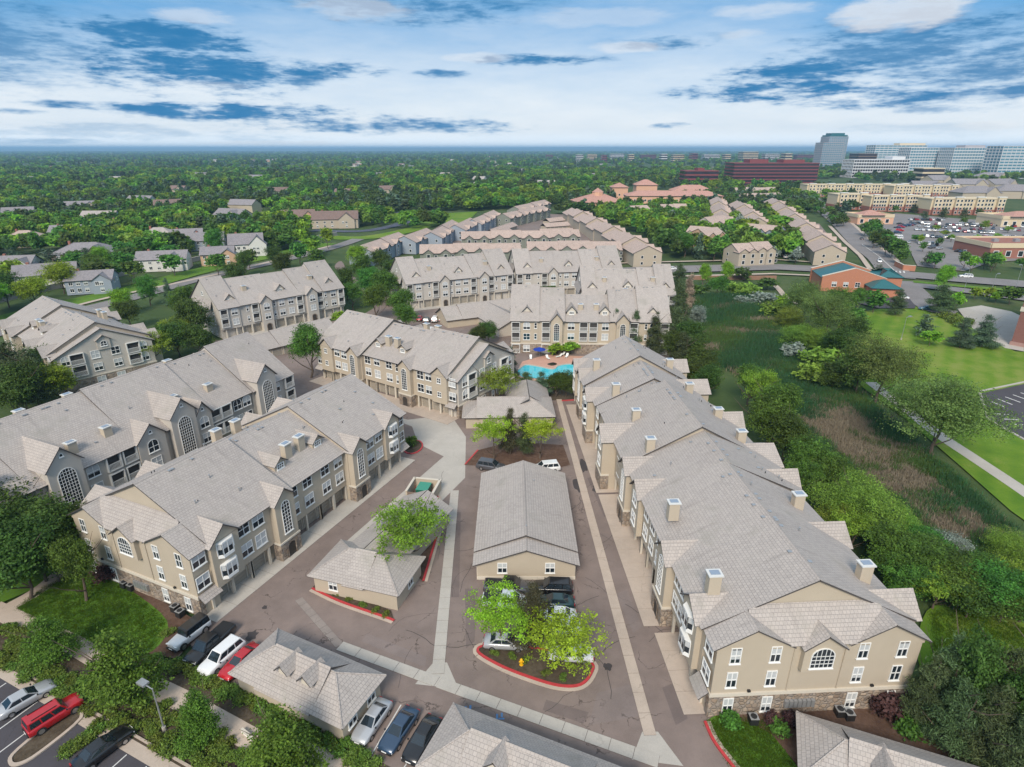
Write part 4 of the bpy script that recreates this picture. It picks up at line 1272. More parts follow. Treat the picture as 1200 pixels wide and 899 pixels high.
flats('right hand cream and brick flats beside the low shops', 1088, 1174, 252, 0, 12, 7)
flats('rear cream flats standing behind the three front flats', 944, 1062, 231, 0, 12.5, 11)
flats('farthest cream flats block behind, to the right', 1045, 1120, 233, 0, 12.5, 7)
GR = 'grey roofed houses right of the flats'
for i, (px, py, w) in enumerate([(1066, 222, 26), (1088, 219, 30), (1112, 222, 34), (1140, 216, 40), (1152, 226, 40), (1180, 216, 40), (1195, 224, 40), (1104, 211, 30), (1168, 207, 50)]):
    house('grey hip roofed house in the cluster behind the cream flats', px, py, w, 22, random.uniform(-20, 20), 'beige', 'roof3', e=8, rg=14, hip=i % 2 == 0, group=GR, rich=False)

# clay roofed hall
def clay(label, px, py, w, d, h, rg, ang=0, dome=False):
    x, y = G(px, py)
    r = empty('hall', (x, y, 0), R(ang), label, 'hall', 'clay roofed halls')
    b = MB(); b.box(-w / 2, w / 2, 0, d, 0, h); b.obj('wall', M['pinkw'], r)
    hip_roof(r, -w / 2, w / 2, 0, d, h, rg, 1.0, 'roof5')
    for k in range(int(w / 5)):
        swin(r, -w / 2 + 2.5 + k * 5, -.01, h * .35, 'F', 1.6)
    if dome:
        b = MB(); n = 8
        pts = [(math.cos(2 * math.pi * i / n) * 5, d / 2 + math.sin(2 * math.pi * i / n) * 5) for i in range(n)]
        b.prism(pts, rg - 3.5, rg + 1.5); b.obj('lantern', M['pinkw'], r)
        b = MB(); top = (0, d / 2, rg + 5)
        for i in range(n):
            p, q = pts[i], pts[(i + 1) % n]
            b.face([(p[0] * 1.12, p[1], rg + 1.5), (q[0] * 1.12, q[1], rg + 1.5), top])
        b.obj('lantern_roof', M['roof5'], r)
clay('peach hall with a clay hip roof and an eight sided lantern', 705, 247, 40, 30, 7, 13, 8, True)
clay('long peach hall with clay roof strips behind the lantern hall', 790, 240, 90, 24, 8, 12, -3)
clay('square clay capped tower left of the long peach hall', 726, 235, 16, 16, 13, 17)
clay('clay capped tower in the middle of the long peach hall', 757, 233, 22, 18, 14, 19)
clay('clay roofed hall wing at the right end of the peach halls', 812, 234, 40, 22, 9, 14)

# brick shop with a teal roof
x, y = G(962, 341)
r = empty('shop', (x, y, 0), R(-12), 'orange brick shop with a teal metal roof beside the small car park', 'shop')
gable_wall(r, 'v', 0, 17, 0, 21, 0, 4.8, 8.0, 'orange')
b = MB(); b.slab((21.2, 1, 4.7), (21.2, 17.2, 4.7), (10.5, 17.2, 8.1), (10.5, 1, 8.1), .15); b.slab((-.2, 17.2, 4.7), (-.2, 1, 4.7), (10.5, 1, 8.1), (10.5, 17.2, 8.1), .15)
b.obj('roof', M['teal'], r)
for v in (0.0, 16.6):
    b = MB(); b.extr([(-.4, 0.02), (21.4, .02), (21.4, 5.5), (10.5, 8.9), (-.4, 5.5)], v - .25, v + .7, 'v'); b.obj('gable_parapet', M['orange'], r, recalc=True)
    b = MB(); b.slab((-.5, v - .3, 5.5), (10.5, v - .3, 8.92), (10.5, v + .8, 8.92), (-.5, v + .8, 5.5), .14, 0, 0); b.slab((21.5, v - .3, 5.5), (10.5, v - .3, 8.92), (10.5, v + .8, 8.92), (21.5, v + .8, 5.5), .14, 0, 0)
    b.obj('coping', M['cream'], r)
b = MB(); b.box(15, 24, -7, 0, 0, 3.4); b.obj('porch_wall', M['orange'], r)
hip_roof(r, 15, 24, -7, 1.5, 3.4, 5.6, .7, 'teal', name='porch_roof')
b = MB(); b.box(21, 29, 6, 17, 0, 5); b.obj('side_wall', M['orange'], r)
hip_roof(r, 21, 29, 6, 17, 5, 7.2, .5, 'teal', name='side_roof')
for u in (4, 8, 12): window(r, 'dbl', u, -.26, 2.0)
# tall brick building at the right picture edge
x, y = G(1184, 404)
r = empty('brick_building', (x, y, 0), R(-50), 'tall red brick building with a pale base course cut by the right picture edge', 'building')
M['brick2'] = plain('dull_red_brick', (.225, .105, .088), .9, var=.18, scale=2, bump=.3)
b = MB(); b.box(0, 40, 0, 34, 0, 17); b.obj('wall', M['brick2'], r)
b = MB(); b.box(-.2, 40, -.2, 34, 9.4, 10.6); b.obj('stone_band', M['cream'], r)
b = MB(); b.box(-.25, 40, -.25, 34, 0, 1.0); b.obj('base_course', plain('pink_base', (.36, .22, .19), .9), r)
b = MB(); b.box(-.3, 40, -.3, 34, 16.6, 17.4); b.obj('parapet', M['cream'], r)
for v in (5, 11, 17, 23, 29):
    for z in (3, 11.6): window(r, 'btall' if z < 5 else 'dbl', -.01, v, z, 'L')

def shop(label, px0, px1, py, d, h, wall, top='cream', roofc=None, ang=0):
    x0, y0 = G(px0, py); x1, _ = G(px1, py); w = x1 - x0
    r = empty('shop', (x0, y0, 0), R(ang), label, 'shop', 'low shops round the car park')
    b = MB(); b.box(0, w, 0, d, 0, h); b.obj('wall', M[wall], r)
    b = MB()
    for a in ((0, w, -.3, .3), (0, w, d - .3, d + .3), (-.3, .3, .302, d - .302), (w - .3, w + .3, .302, d - .302)): b.box(*a, h - 1.4, h + .8)
    b.obj('parapet', M[top], r)
    for k in range(max(2, int(w / 6))): swin(r, 3 + k * 6, -.01, .8, 'F', 2.2)
    if roofc: hip_roof(r, w * .1, w * .7, -1.5, d * .6, h + .4, h + 3.2, .5, roofc)
    else:
        for k in range(3):
            b = MB(); b.box(w * (.2 + .25 * k), w * (.2 + .25 * k) + 2.4, d * .4, d * .4 + 2, h, h + 1.4); b.obj('roof_unit', M['metal'], r)
shop('tan restaurant with a clay roof at the near end of the big car park', 1004, 1046, 263, 18, 6, 'pinkw', 'creamw', 'roof5')
shop('low brick shop with a cream parapet at the right of the big car park', 1158, 1260, 303, 26, 6.5, 'brickm', 'creamw', None, R(-34))
shop('far low cream shop right of the flats', 1172, 1260, 266, 24, 6.5, 'creamw', 'creamw', 'roof5')
# ------------------------------------------------------------------ ground, paving, lawns
def px(*pts): return [G(a, b) for a, b in pts]
def sheet(name, poly, z, mat, label=None, kind='structure'):
    b = MB(); a = sum(poly[i][0] * poly[(i + 1) % len(poly)][1] - poly[(i + 1) % len(poly)][0] * poly[i][1] for i in range(len(poly)))
    if a < 0: poly = poly[::-1]
    b.face([(x, y, z) for x, y in poly])
    o = b.obj(name, M[mat] if isinstance(mat, str) else mat)
    o['kind'] = kind
    return o

def offset_line(pts, d):
    out = []
    for i, p in enumerate(pts):
        a = Vector(pts[max(0, i - 1)]); c = Vector(pts[min(len(pts) - 1, i + 1)])
        t = (c - a).normalized(); n = Vector((-t.y, t.x))
        out.append((p[0] + n.x * d, p[1] + n.y * d))
    return out

def smooth_line(pts, k=4, closed=False):
    """Catmull-Rom through the points"""
    n = len(pts); out = []
    rng = range(n if closed else n - 1)
    for i in rng:
        g = (lambda j: pts[j % n]) if closed else (lambda j: pts[max(0, min(n - 1, j))])
        p0, p1, p2, p3 = (Vector(g(i + j)) for j in (-1, 0, 1, 2))
        for s in range(k):
            t = s / k
            q = .5 * (2 * p1 + (p2 - p0) * t + (2 * p0 - 5 * p1 + 4 * p2 - p3) * t * t + (3 * p1 - p0 - 3 * p2 + p3) * t ** 3)
            out.append((q.x, q.y))
    if not closed: out.append(tuple(pts[-1]))
    return out

def ribbon(name, pts, w, z, mat, kind='structure'):
    l, r_ = offset_line(pts, w / 2), offset_line(pts, -w / 2)
    b = MB()
    for i in range(len(pts) - 1):
        b.face([(*r_[i], z), (*r_[i + 1], z), (*l[i + 1], z), (*l[i], z)])
    o = b.obj(name, M[mat]); o['kind'] = kind
    return o

def kerb(name, pts, w=.16, h=.13, mat='concrete', z=0.0, closed=False, pan=0., panmat='concrete', red=False, parent=None):
    if closed: pts = pts + [pts[0]]
    l, r_ = offset_line(pts, w / 2), offset_line(pts, -w / 2)
    if closed:
        m1 = offset_line(pts[-2:] + pts[1:2], w / 2)[1]; m2 = offset_line(pts[-2:] + pts[1:2], -w / 2)[1]
        l[0] = l[-1] = m1; r_[0] = r_[-1] = m2
    b = MB()
    for i in range(len(pts) - 1):
        b.face([(*r_[i], z + h), (*r_[i + 1], z + h), (*l[i + 1], z + h), (*l[i], z + h)], 0)
        b.face([(*l[i], z), (*l[i], z + h), (*l[i + 1], z + h), (*l[i + 1], z)], 0)
        b.face([(*r_[i], z), (*r_[i + 1], z), (*r_[i + 1], z + h), (*r_[i], z + h)], 0)
    o = b.obj(name, [M['red'] if red else M[mat]]); o['kind'] = 'structure'
    if pan:
        s = offset_line(pts, -w / 2 - pan) 
        b = MB()
        for i in range(len(pts) - 1):
            b.face([(*s[i], z + .032), (*s[i + 1], z + .032), (*r_[i + 1], z + .036), (*r_[i], z + .036)])
        q = b.obj('gutter', M[panmat]); q['kind'] = 'structure'
    return o

def slab_strip(name, p0, p1, w, ln, z, mat, h=.03):
    """a run of separate concrete slabs on a dark bed"""
    x0, y0 = p0; x1, y1 = p1
    L = math.hypot(x1 - x0, y1 - y0); ang = math.atan2(y1 - y0, x1 - x0)
    bed = MB().box(0, L, -w / 2, w / 2, z - .02, z).obj(name, M['joint'], None, (x0, y0, 0), ang); bed['kind'] = 'structure'
    n = max(1, round(L / ln)); s = L / n
    me = MB().box(.025, s - .025, -w / 2 + .01, w / 2 - .01, z + .002, z + h).mesh('concrete_slab', [M[mat]])
    for i in range(n): place('concrete_slab', me, bed, (i * s, 0, random.uniform(-.006, .006)), random.uniform(-.003, .003))
    return bed

# the sheet that reaches the horizon
gm = MB(); gm.face([(-26000, -800, -.25), (26000, -800, -.25), (26000, 30000, -.25), (-26000, 30000, -.25)])
o = gm.obj('ground', M['earth']); o['kind'] = 'structure'

# asphalt of the complex
sheet('car_park', px((205, 775), (238, 722), (115, 660), (200, 560), (330, 520), (330, 470), (290, 455), (250, 400), (330, 385), (420, 372), (445, 357), (470, 345), (600, 345), (640, 330), (790, 330), (800, 420), (690, 430), (700, 470), (850, 840)) + [(20.5, 35), (21.5, 20), (-2, 20), (-18, 33), (-28, 43.5), (-35, 50)], .0, 'asphalt')
sheet('lane', smooth_line(px((445, 372), (432, 350), (412, 338), (400, 322), (392, 312), (400, 306), (408, 318), (425, 332), (450, 345), (485, 366)), 3), .006, 'asphalt')
# wide concrete apron at the fork, and the strips
sheet('concrete_apron', px((432, 480), (478, 492), (528, 486), (546, 512), (545, 560), (505, 600), (470, 600), (440, 620), (335, 690), (330, 678), (468, 575), (520, 535), (490, 520), (483, 500)), .010, 'concrete')
sheet('service_lane', px((245, 735), (490, 540), (520, 535), (262, 760)), .016, 'asphalt')
slab_strip('drainage_channel', G(533, 575), G(513, 790), 1.3, 1.9, .024, 'concrete')
slab_strip('drainage_channel', G(655, 468), G(762, 862), 1.15, 2.3, .024, 'concrete2')
slab_strip('drainage_channel', G(398, 757), G(512, 799), 1.25, 2.2, .026, 'concrete')
slab_strip('drainage_channel', G(514, 800), G(772, 893), 1.25, 2.2, .026, 'concrete')
M['wornc'] = asphaltmat('worn_concrete', (.235, .20, .18), 1.0, .3)
slab_strip('drainage_channel', G(350, 702), G(398, 757), .9, 1.3, .012, 'wornc', .02)
for c, s in (((513, 797), 1), ((768, 884), -1)):
    x, y = G(*c)
    b = MB(); b.face([(x - 2.2, y - .5, .021), (x + 2.2, y - 1.1 , .021), (x + .72, y + 2.2, .021), (x - .72, y + 2.2, .021)]); q = b.obj('concrete_flare', M['concrete']); q['kind'] = 'structure'
# garage aprons: slabs in front of each garage run
def apron(root, L, d, z, mat, n, u0=0., v=0.):
    c, s = math.cos(root.rotation_euler[2]), math.sin(root.rotation_euler[2])
    ox, oy = root.location[0], root.location[1]
    P = lambda u, w: (ox + c * u - s * w, oy + s * u + c * w)
    bed = MB(); bed.box(u0, L, -d, v + 1.0, .012, .022)
    o = bed.obj('driveway', M['joint'], None, (ox, oy, 0), root.rotation_euler[2]); o['kind'] = 'structure'
    st = (L - u0) / n
    me = MB().box(.02, st - .02, -d + .02, v + .98, .0235, .05).mesh('concrete_slab', [M[mat]])
    for i in range(n): place('concrete_slab', me, o, (u0 + i * st, 0, random.uniform(-.004, .004)))
apron(blkA, 41.5, 1.9, 0, 'concrete', 14)
apron(blkE, 41.5, 3.2, 0, 'concrete2', 14)
apron(blkR, 36.5, 3.0, 0, 'concrete2', 12, 2.0)
apron(blkR, 64.5, 2.8, 0, 'concrete2', 10, 37.0)
apron(blkR, 75.8, 1.9, 0, 'concrete2', 4, 65.5)
apron(blkD, 39, 2.0, 0, 'concrete', 8)
apron(blkF, 39, 2.5, 0, 'concrete', 8)

# beds, lawns and paths round the near left block
sheet('lawn', smooth_line(px((20, 712), (48, 690), (85, 672), (112, 672), (150, 690), (196, 728), (180, 762), (140, 770), (95, 752), (60, 742)), 4, True), .02, 'lawn')
sheet('mulch_bed', px((100, 655), (245, 735), (205, 772), (172, 765), (194, 728), (150, 694), (108, 674)), .012, 'mulch')
sheet('hedge_bed', px((-60, 700), (20, 712), (60, 742), (95, 752), (140, 770), (205, 776), (270, 805), (400, 870), (470, 905), (460, 960), (250, 940), (-60, 770)), .008, 'bed')
def walk(name, pts, w, z, mat='concrete2'):
    return ribbon(name, smooth_line(pts, 5), w, z, mat)
walk('footpath', px((-40, 735), (10, 712), (45, 692), (70, 672), (110, 640)), 1.9, .028)
walk('footpath', px((-10, 712), (40, 735), (80, 752), (115, 772), (170, 800), (215, 822), (265, 850), (300, 868), (350, 880), (420, 905), (470, 930)), 2.1, .034)
sheet('left_lawn', px((-30, 640), (60, 650), (100, 640), (90, 690), (40, 690), (-30, 720)), .004, 'lawn')
# the near left car park
LOT = [(-62, 52.5), (-53.4, 47.6), (-28.3, 36.2), (-20, 32), (-20, 15), (-75, 15), (-75, 52)]
sheet('near_car_park', [(-75, 57.5), (-53.9, 46.8), (-28.7, 35.3), (-14, 28.2), (-14, 10), (-80, 10)], .010, 'asphalt2')
kl = [(-75, 58.6), (-53.5, 47.7), (-28.3, 36.2), (-13.5, 29.2)]
ribbon('gutter', [(x - .42, y - .75) for x, y in kl], 1.1, .030, 'concrete2')
kerb('kerb', kl, .2, .15, 'concrete2')
di = Vector((kl[2][0] - kl[1][0], kl[2][1] - kl[1][1])).normalized(); dn = Vector((di.y, -di.x))
def lotp(a, b): 
    p = Vector(kl[1]) + di * a + dn * b
    return (p.x, p.y)
for k in range(-4, 13):
    if k in (5, 6): continue
    a = 1.0 + k * 2.62
    p, q = lotp(a, 1.5), lotp(a, 6.2)
    o = MB(); u = di * .055
    o.face([(p[0] - u.x, p[1] - u.y, .018), (p[0] + u.x, p[1] + u.y, .018), (q[0] + u.x, q[1] + u.y, .018), (q[0] - u.x, q[1] - u.y, .018)])
    o = o.obj('parking_line', M['line']); o['kind'] = 'structure'
isl = smooth_line([lotp(12.6, .9), lotp(14.6, .9), lotp(14.8, 4.6), lotp(14.3, 6.0), lotp(13.4, 6.2), lotp(12.7, 5.2)], 4, True)
sheet('planter_bed', isl, .06, 'bed')
kerb('planter_kerb', isl[::-1], .3, .15, 'concrete2', closed=True)

# red kerbed island in the middle
ISL = smooth_line(px((560, 764), (575, 757), (640, 762), (690, 776), (693, 789), (680, 803), (655, 804), (620, 794), (585, 780)), 5, True)
sheet('island_bed', ISL, .11, 'bed')
kerb('island_kerb', ISL[::-1], .26, .16, closed=True, red=True)
kerb('island_kerb_edge', [(x * 1.0, y) for x, y in offset_line(ISL[::-1] + ISL[::-1][:1], -.34)], .36, .07, 'concrete2')
b1 = smooth_line(px((366, 690), (400, 706), (452, 724), (462, 728)), 4)
bedp = b1 + px((458, 716), (372, 682))
sheet('garage_bed', bedp, .10, 'bed')
kerb('red_kerb', b1, .26, .16, red=True); kerb('kerb_edge', offset_line(b1, -.32), .34, .08, 'concrete2')
b2 = px((496, 682), (512, 628), (518, 598), (510, 576), (486, 572))
sheet('triangle_bed', px((470, 660), (496, 682), (512, 628), (518, 598), (510, 576), (486, 572), (440, 640)), .09, 'mulch')
kerb('red_kerb', b2, .28, .17, red=True); kerb('kerb_edge', offset_line(b2, -.34), .36, .08, 'concrete2')
tb = px((545, 545), (560, 528), (600, 518), (660, 522), (668, 545), (640, 552))
sheet('tree_bed', tb, .08, 'mulch')
kerb('kerb', [tb[0], tb[1]], .24, .15, red=True)
b3 = smooth_line(px((826, 846), (836, 868), (852, 890), (868, 910)), 4)
sheet('corner_lawn', px((826, 846), (845, 835), (905, 842), (912, 870), (935, 900), (930, 960), (868, 920), (852, 890), (836, 868)), .06, 'lawn')
sheet('corner_mulch', px((838, 838), (1062, 826), (1100, 860), (1180, 910), (940, 960), (936, 900), (905, 862), (880, 848)), .07, 'mulch')
kerb('red_kerb', b3, .26, .16, red=True); kerb('kerb_edge', offset_line(b3, .34), .36, .09, 'concrete2')
mx, my = G(484, 524)
circ = [(mx + math.cos(a) * 1.7, my + math.sin(a) * 2.6) for a in np.linspace(0, 2 * math.pi, 14)[:-1]]
sheet('corner_bed', circ, .11, 'bed'); kerb('red_kerb', circ, .24, .15, closed=True, red=True)
# corner beds by the pool lane
sheet('pool_bed', px((640, 470), (640, 452), (692, 452), (700, 466)), .05, 'bed')
kerb('red_kerb', px((658, 470), (690, 468)), .3, .16, red=True)
sheet('block_bed', px((527, 488), (575, 468), (560, 445), (548, 470), (548, 492)), .03, 'mulch')

# pool
sheet('pool_deck', px((600, 446), (612, 424), (640, 416), (690, 418), (700, 455), (640, 455)), .06, plain('coral_pool_deck', (.50, .29, .22), .8, var=.15, scale=.6))
M['pool'] = plain('pool_water', (.06, .50, .60), .05, spec=.8, var=.1)
sheet('pool_water', smooth_line(px((607, 434), (616, 428), (632, 430), (648, 433), (654, 429), (668, 427), (680, 430), (682, 441), (660, 446), (635, 444), (612, 442)), 4, True), .075, 'pool')
sheet('spa_water', smooth_line(px((641, 427), (648, 425), (653, 427), (647, 429)), 3, True), .08, 'darkglass')
kerb('pool_coping', smooth_line(px((607, 434), (616, 428), (632, 430), (648, 433), (654, 429), (668, 427), (680, 430)), 4), .45, .14, 'concrete2', .07)

# marsh, lawns, path on the right
WET = px((812, 352), (870, 350), (900, 356), (935, 378), (985, 425), (1005, 460), (1060, 510), (1120, 560), (1205, 640), (1260, 700), (1205, 725), (1090, 705), (1000, 590), (930, 500), (870, 440), (830, 420))
sheet('marsh', WET, -.02, 'wet')
LAWN2 = px((995, 372), (1040, 358), (1100, 352), (1150, 372), (1185, 408), (1260, 418), (1260, 600), (1200, 580), (1120, 505), (1050, 455), (1000, 435), (985, 405))
sheet('park_lawn', smooth_line(px((990, 372), (1030, 362), (1100, 358), (1150, 385), (1190, 412), (1280, 420), (1300, 640), (1215, 620), (1130, 550), (1060, 490), (1000, 445), (985, 420), (978, 395)), 3, True), .0, 'lawn2')
sheet('lower_lawn', smooth_line(px((1086, 716), (1120, 708), (1200, 730), (1300, 780), (1290, 850), (1180, 870), (1090, 800), (1075, 760)), 3, True), .02, 'lawn2')
walk('footpath', px((1020, 448), (1060, 478), (1098, 508), (1140, 536), (1200, 576), (1260, 618)), 2.6, .03, 'concrete')
sheet('right_car_park', px((1150, 461), (1205, 449), (1300, 450), (1300, 560), (1205, 516), (1160, 492)), .02, 'asphalt2')
kerb('kerb', px((1300, 436), (1205, 447), (1148, 459)), .5, .15, 'concrete'); kerb('kerb', px((1148, 461), (1158, 492), (1205, 518), (1240, 540)), .5, .15, 'concrete')
for k in range(9):
    a = G(1160 + k * 9, 470 - k * 2.4); q = G(1177 + k * 9.4, 477 - k * 2.6)
    if k < 6: ribbon('parking_line', [a, q], .3, .035, 'line')
for k in range(4):
    a = G(1164 + k * 12, 485 + k * 6.2); q = G(1182 + k * 12, 486 + k * 6.2)
    ribbon('parking_line', [a, q], .3, .035, 'line')
sheet('court', px((1122, 362), (1150, 358), (1185, 365), (1200, 372), (1200, 412), (1178, 408), (1140, 385)), .03, 'concrete')

# bridge road, street and crossing
ribbon('road', [G(640, 322), G(760, 317), G(905, 313), G(1000, 318), G(1060, 322), G(1130, 328), G(1260, 338)], 15, .30, 'roadm')
ribbon('road', [G(1010, 328), G(1060, 333), G(1130, 341), G(1260, 358)], 9, .26, 'roadm')
ribbon('pavement', [G(640, 330), G(760, 325.5), G(905, 321.5), G(985, 325)], 2.5, .34, 'concrete2')
ribbon('pavement', [G(640, 312), G(760, 308), G(905, 304.5), G(1000, 311)], 2.5, .34, 'concrete2')
ribbon('median', [G(1070, 331), G(1130, 336.5), G(1260, 347)], 4.5, .34, 'lawn')
ribbon('street', smooth_line([G(1052, 326), G(1035, 305), G(1012, 288), G(985, 262), G(965, 246), G(952, 232)], 3), 13, .22, 'roadm')
ribbon('pavement', [G(1062, 318), G(1045, 300), G(1022, 283), G(996, 260)], 2.2, .3, 'concrete2')
ribbon('pavement', [G(1021, 318), G(1008, 300), G(990, 284), G(972, 265)], 2.2, .3, 'concrete2')
for k in range(9): ribbon('crossing_bar', [G(1022 + k * 4.6, 318.5), G(1022.8 + k * 4.6, 321)], .6, .38, 'line')
ribbon('road_line', [G(1048, 318), G(1030, 301), G(1010, 287)], .35, .3, 'line')
ribbon('shop_drive', smooth_line([G(1060, 330), G(1075, 345), G(1092, 362), G(1120, 368)], 4), 8, .24, 'roadm')
sheet('shop_car_park', px((1012, 338), (1048, 334), (1062, 340), (1075, 352), (1072, 362), (1030, 362), (990, 352)), .2, 'asphalt2')
# bridge abutment and parapet over the culvert
b = MB()
p, q = G(812, 327), G(905, 325)
b.box(p[0], q[0], p[1] - .6, p[1], -2, 1.4); o = b.obj('bridge_wall', plain('rusty_bridge_wall', (.26, .15, .105), .9, var=.2)); tag(o, 'low rust brown bridge wall above the marsh culvert', 'wall')
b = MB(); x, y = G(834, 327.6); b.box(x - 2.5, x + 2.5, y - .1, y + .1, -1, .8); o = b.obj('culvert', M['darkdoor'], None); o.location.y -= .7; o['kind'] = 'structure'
ribbon('trail', smooth_line(px((898, 325), (912, 338), (918, 345), (926, 352), (932, 356)), 3), 2.2, .02, 'concrete2')
ribbon('bare_bank', smooth_line(px((822, 350), (845, 351), (870, 352)), 3), 3, .02, plain('bare_soil', (.28, .19, .13), .9) and 'mulch')
# big car park
sheet('plaza_car_park', px((1000, 262), (1050, 250), (1120, 256), (1210, 262), (1260, 300), (1160, 308), (1130, 318), (1075, 312), (1062, 285), (1046, 278)), .1, 'roadm')
# left side: street past the houses, blue lane and verge
ribbon('street', smooth_line(px((-30, 398), (60, 372), (150, 350), (240, 325), (330, 305), (390, 290), (420, 280)), 4), 8, .03, 'roadm')
ribbon('verge', smooth_line(px((-30, 384), (60, 360), (150, 340), (240, 316), (330, 297), (385, 285)), 4), 12, .02, 'lawn')
ribbon('footpath', smooth_line(px((-30, 390), (60, 366), (130, 348), (215, 330), (300, 311), (352, 297), (388, 288)), 4), 2.2, .05, 'concrete2')
M['lanem'] = asphaltmat('blue_grey_lane', (.075, .085, .12), .2, .15)
ribbon('lane', smooth_line(px((366, 270), (420, 271), (455, 266), (478, 259), (487, 252), (478, 248), (455, 250)), 4), 9, .04, 'lanem')
ribbon('lane_verge', smooth_line(px((370, 277), (420, 279), (465, 273), (500, 264), (530, 255)), 4), 14, .02, 'lawn2')
sheet('hill_lawn', px((238, 262), (262, 255), (300, 246), (330, 248), (318, 262), (290, 268), (262, 268)), .02, 'lawn2')
ribbon('footpath', smooth_line(px((236, 262), (262, 254), (285, 250), (306, 244)), 3), 3.5, .05, 'concrete2')
sheet('far_lawn', px((420, 255), (470, 246), (520, 250), (560, 248), (545, 262), (500, 262), (450, 258)), .015, 'lawn2')
sheet('townhouse_lane', px((500, 300), (540, 272), (610, 250), (690, 252), (770, 290), (740, 305)), .02, 'asphalt')
sheet('townhouse_lane', px((938, 262), (960, 262), (990, 300), (960, 305), (935, 300)), .02, 'asphalt')
# blue parking marks and the sealed crack patches
for (a, c) in ((551, 831), (588, 840)):
    x, y = G(a, c); b = MB()
    b.box(x - .55, x - .35, y - .3, y + .3, .004, .012); b.box(x - .3, x + .25, y - .3, y - .12, .004, .012); b.box(x - .1, x + .1, y - .05, y + .42, .004, .012)
    o = b.obj('parking_mark', M['blue']); o['kind'] = 'structure'
def blob(name, cx, cy, rx, ry, z, mat, seed):
    rr = random.Random(seed); x, y = G(cx, cy)
    pts = []
    for i in range(14):
        a = 2 * math.pi * i / 14; k = rr.uniform(.65, 1.2)
        pts.append((x + math.cos(a) * rx * k, y + math.sin(a) * ry * k))
    o = sheet(name, smooth_line(pts, 3, True), z, mat)
M['oil'] = asphaltmat('oily_patch', (.058, .05, .05), 0, .3)
blob('oil_patch', 683, 545, .8, 2.2, .006, 'oil', 3); blob('oil_patch', 678, 568, .8, 2.6, .004, 'oil', 4); blob('oil_patch', 699, 573, .7, 1.0, .006, 'oil', 5)
blob('manhole', 712, 781, .45, .55, .005, 'oil', 6); blob('manhole', 310, 712, .35, .4, .02, 'oil', 7); blob('oil_patch', 295, 745, .6, .9, .006, 'oil', 8)

# sealed patches, repairs and cracks in the asphalt
M['patch1'] = asphaltmat('dark_asphalt_patch', (.152, .120, .111), .6, .25); M['patch2'] = asphaltmat('pale_asphalt_patch', (.202, .163, .150), .8, .25)
for k, (pl, mt) in enumerate([([(700, 812), (745, 800), (757, 838), (690, 850)], 'patch2'), ([(688, 560), (712, 556), (730, 600), (708, 606)], 'patch1'), ([(560, 690), (556, 752), (546, 760), (545, 690)], 'patch1'), ([(430, 742), (500, 770), (498, 782), (424, 752)], 'patch2'),
        ([(300, 770), (330, 750), (345, 765), (318, 790)], 'patch1'), ([(735, 690), (752, 735), (742, 742), (722, 696)], 'patch2'), ([(640, 820), (690, 835), (684, 848), (636, 832)], 'patch1'), ([(790, 800), (806, 842), (792, 850), (776, 806)], 'patch1'), ([(372, 660), (400, 640), (408, 648), (380, 668)], 'patch2'), ([(530, 600), (540, 600), (538, 700), (528, 700)], 'patch1'), ([(694, 480), (700, 478), (720, 540), (712, 544)], 'patch2')]):
    sheet('asphalt_patch', px(*pl), .0175 + k * .0002 if k in (4, 8) else .003 + k * .0002, mt)
M['seal'] = plain('crack_sealant', (.045, .038, .036), .6)
rk = random.Random(31)
for k in range(46):
    x, y = rk.uniform(-16, 19), rk.uniform(37, 96); a = rk.choice((0, math.pi / 2, 1.2, .5)) + rk.uniform(-.4, .4); pts_ = [(x, y)]
    for s_ in range(rk.randint(4, 9)):
        a += rk.uniform(-.45, .45); x += math.cos(a) * .9; y += math.sin(a) * .9; pts_.append((x, y))
    ribbon('sealed_crack', pts_, rk.uniform(.03, .075), .008 + k * .00005, 'seal')

# dark stall lines by the garage at the bottom
for a, c in (((470, 826), (432, 890)), ((505, 850), (470, 905)), ((437, 800), (400, 868))):
    ribbon('parking_line', [G(*a), G(*c)], .11, .008, 'line')

# blue hills on the horizon
M['hill'] = plain('far_hills', (.10, .14, .14), .95, var=.2, scale=.0005)
hb = MB()
rr = random.Random(5)
for (dist, amp, base, sc) in ((19000, 26, 70, 2200.), (15000, 16, 40, 1500.)):
    n = 150; ph = [rr.uniform(0, 6.28) for _ in range(5)]
    top = []
    for i in range(n + 1):
        x = -17000 + 34000 * i / n
        h = base + amp * (.5 * math.sin(x / sc + ph[0]) * math.sin(x / (sc * 2.3) + ph[1]) + .25 * math.sin(x / (sc * .43) + ph[2]) + .12 * math.sin(x / (sc * .17) + ph[3]))
        top.append((x, dist + 400 * math.sin(x / 3000), h))
    for i in range(n):
        p, q = top[i], top[i + 1]
        hb.face([(p[0], p[1] - 2500, -1), (q[0], q[1] - 2500, -1), q, p]); hb.face([p, q, (q[0], q[1] + 2500, -1), (p[0], p[1] + 2500, -1)])
o = hb.obj('hills', M['hill']); o['kind'] = 'structure'
# ------------------------------------------------------------------ trees and shrubs
def cards(pos, nrm, size, tint, rng, aspect=.62, tri=False):
    """leaf rhombs at positions"""
    n = len(pos)
    r1 = rng.normal(size=(n, 3))
    t = np.cross(nrm, r1); t /= np.linalg.norm(t, axis=1)[:, None] + 1e-9
    b = np.cross(nrm, t)
    s = size[:, None]
    v = np.stack([pos + t * s, pos + b * s * aspect, pos - t * s, pos - b * s * aspect], 1).reshape(-1, 3)
    return v, np.repeat(tint, 1)

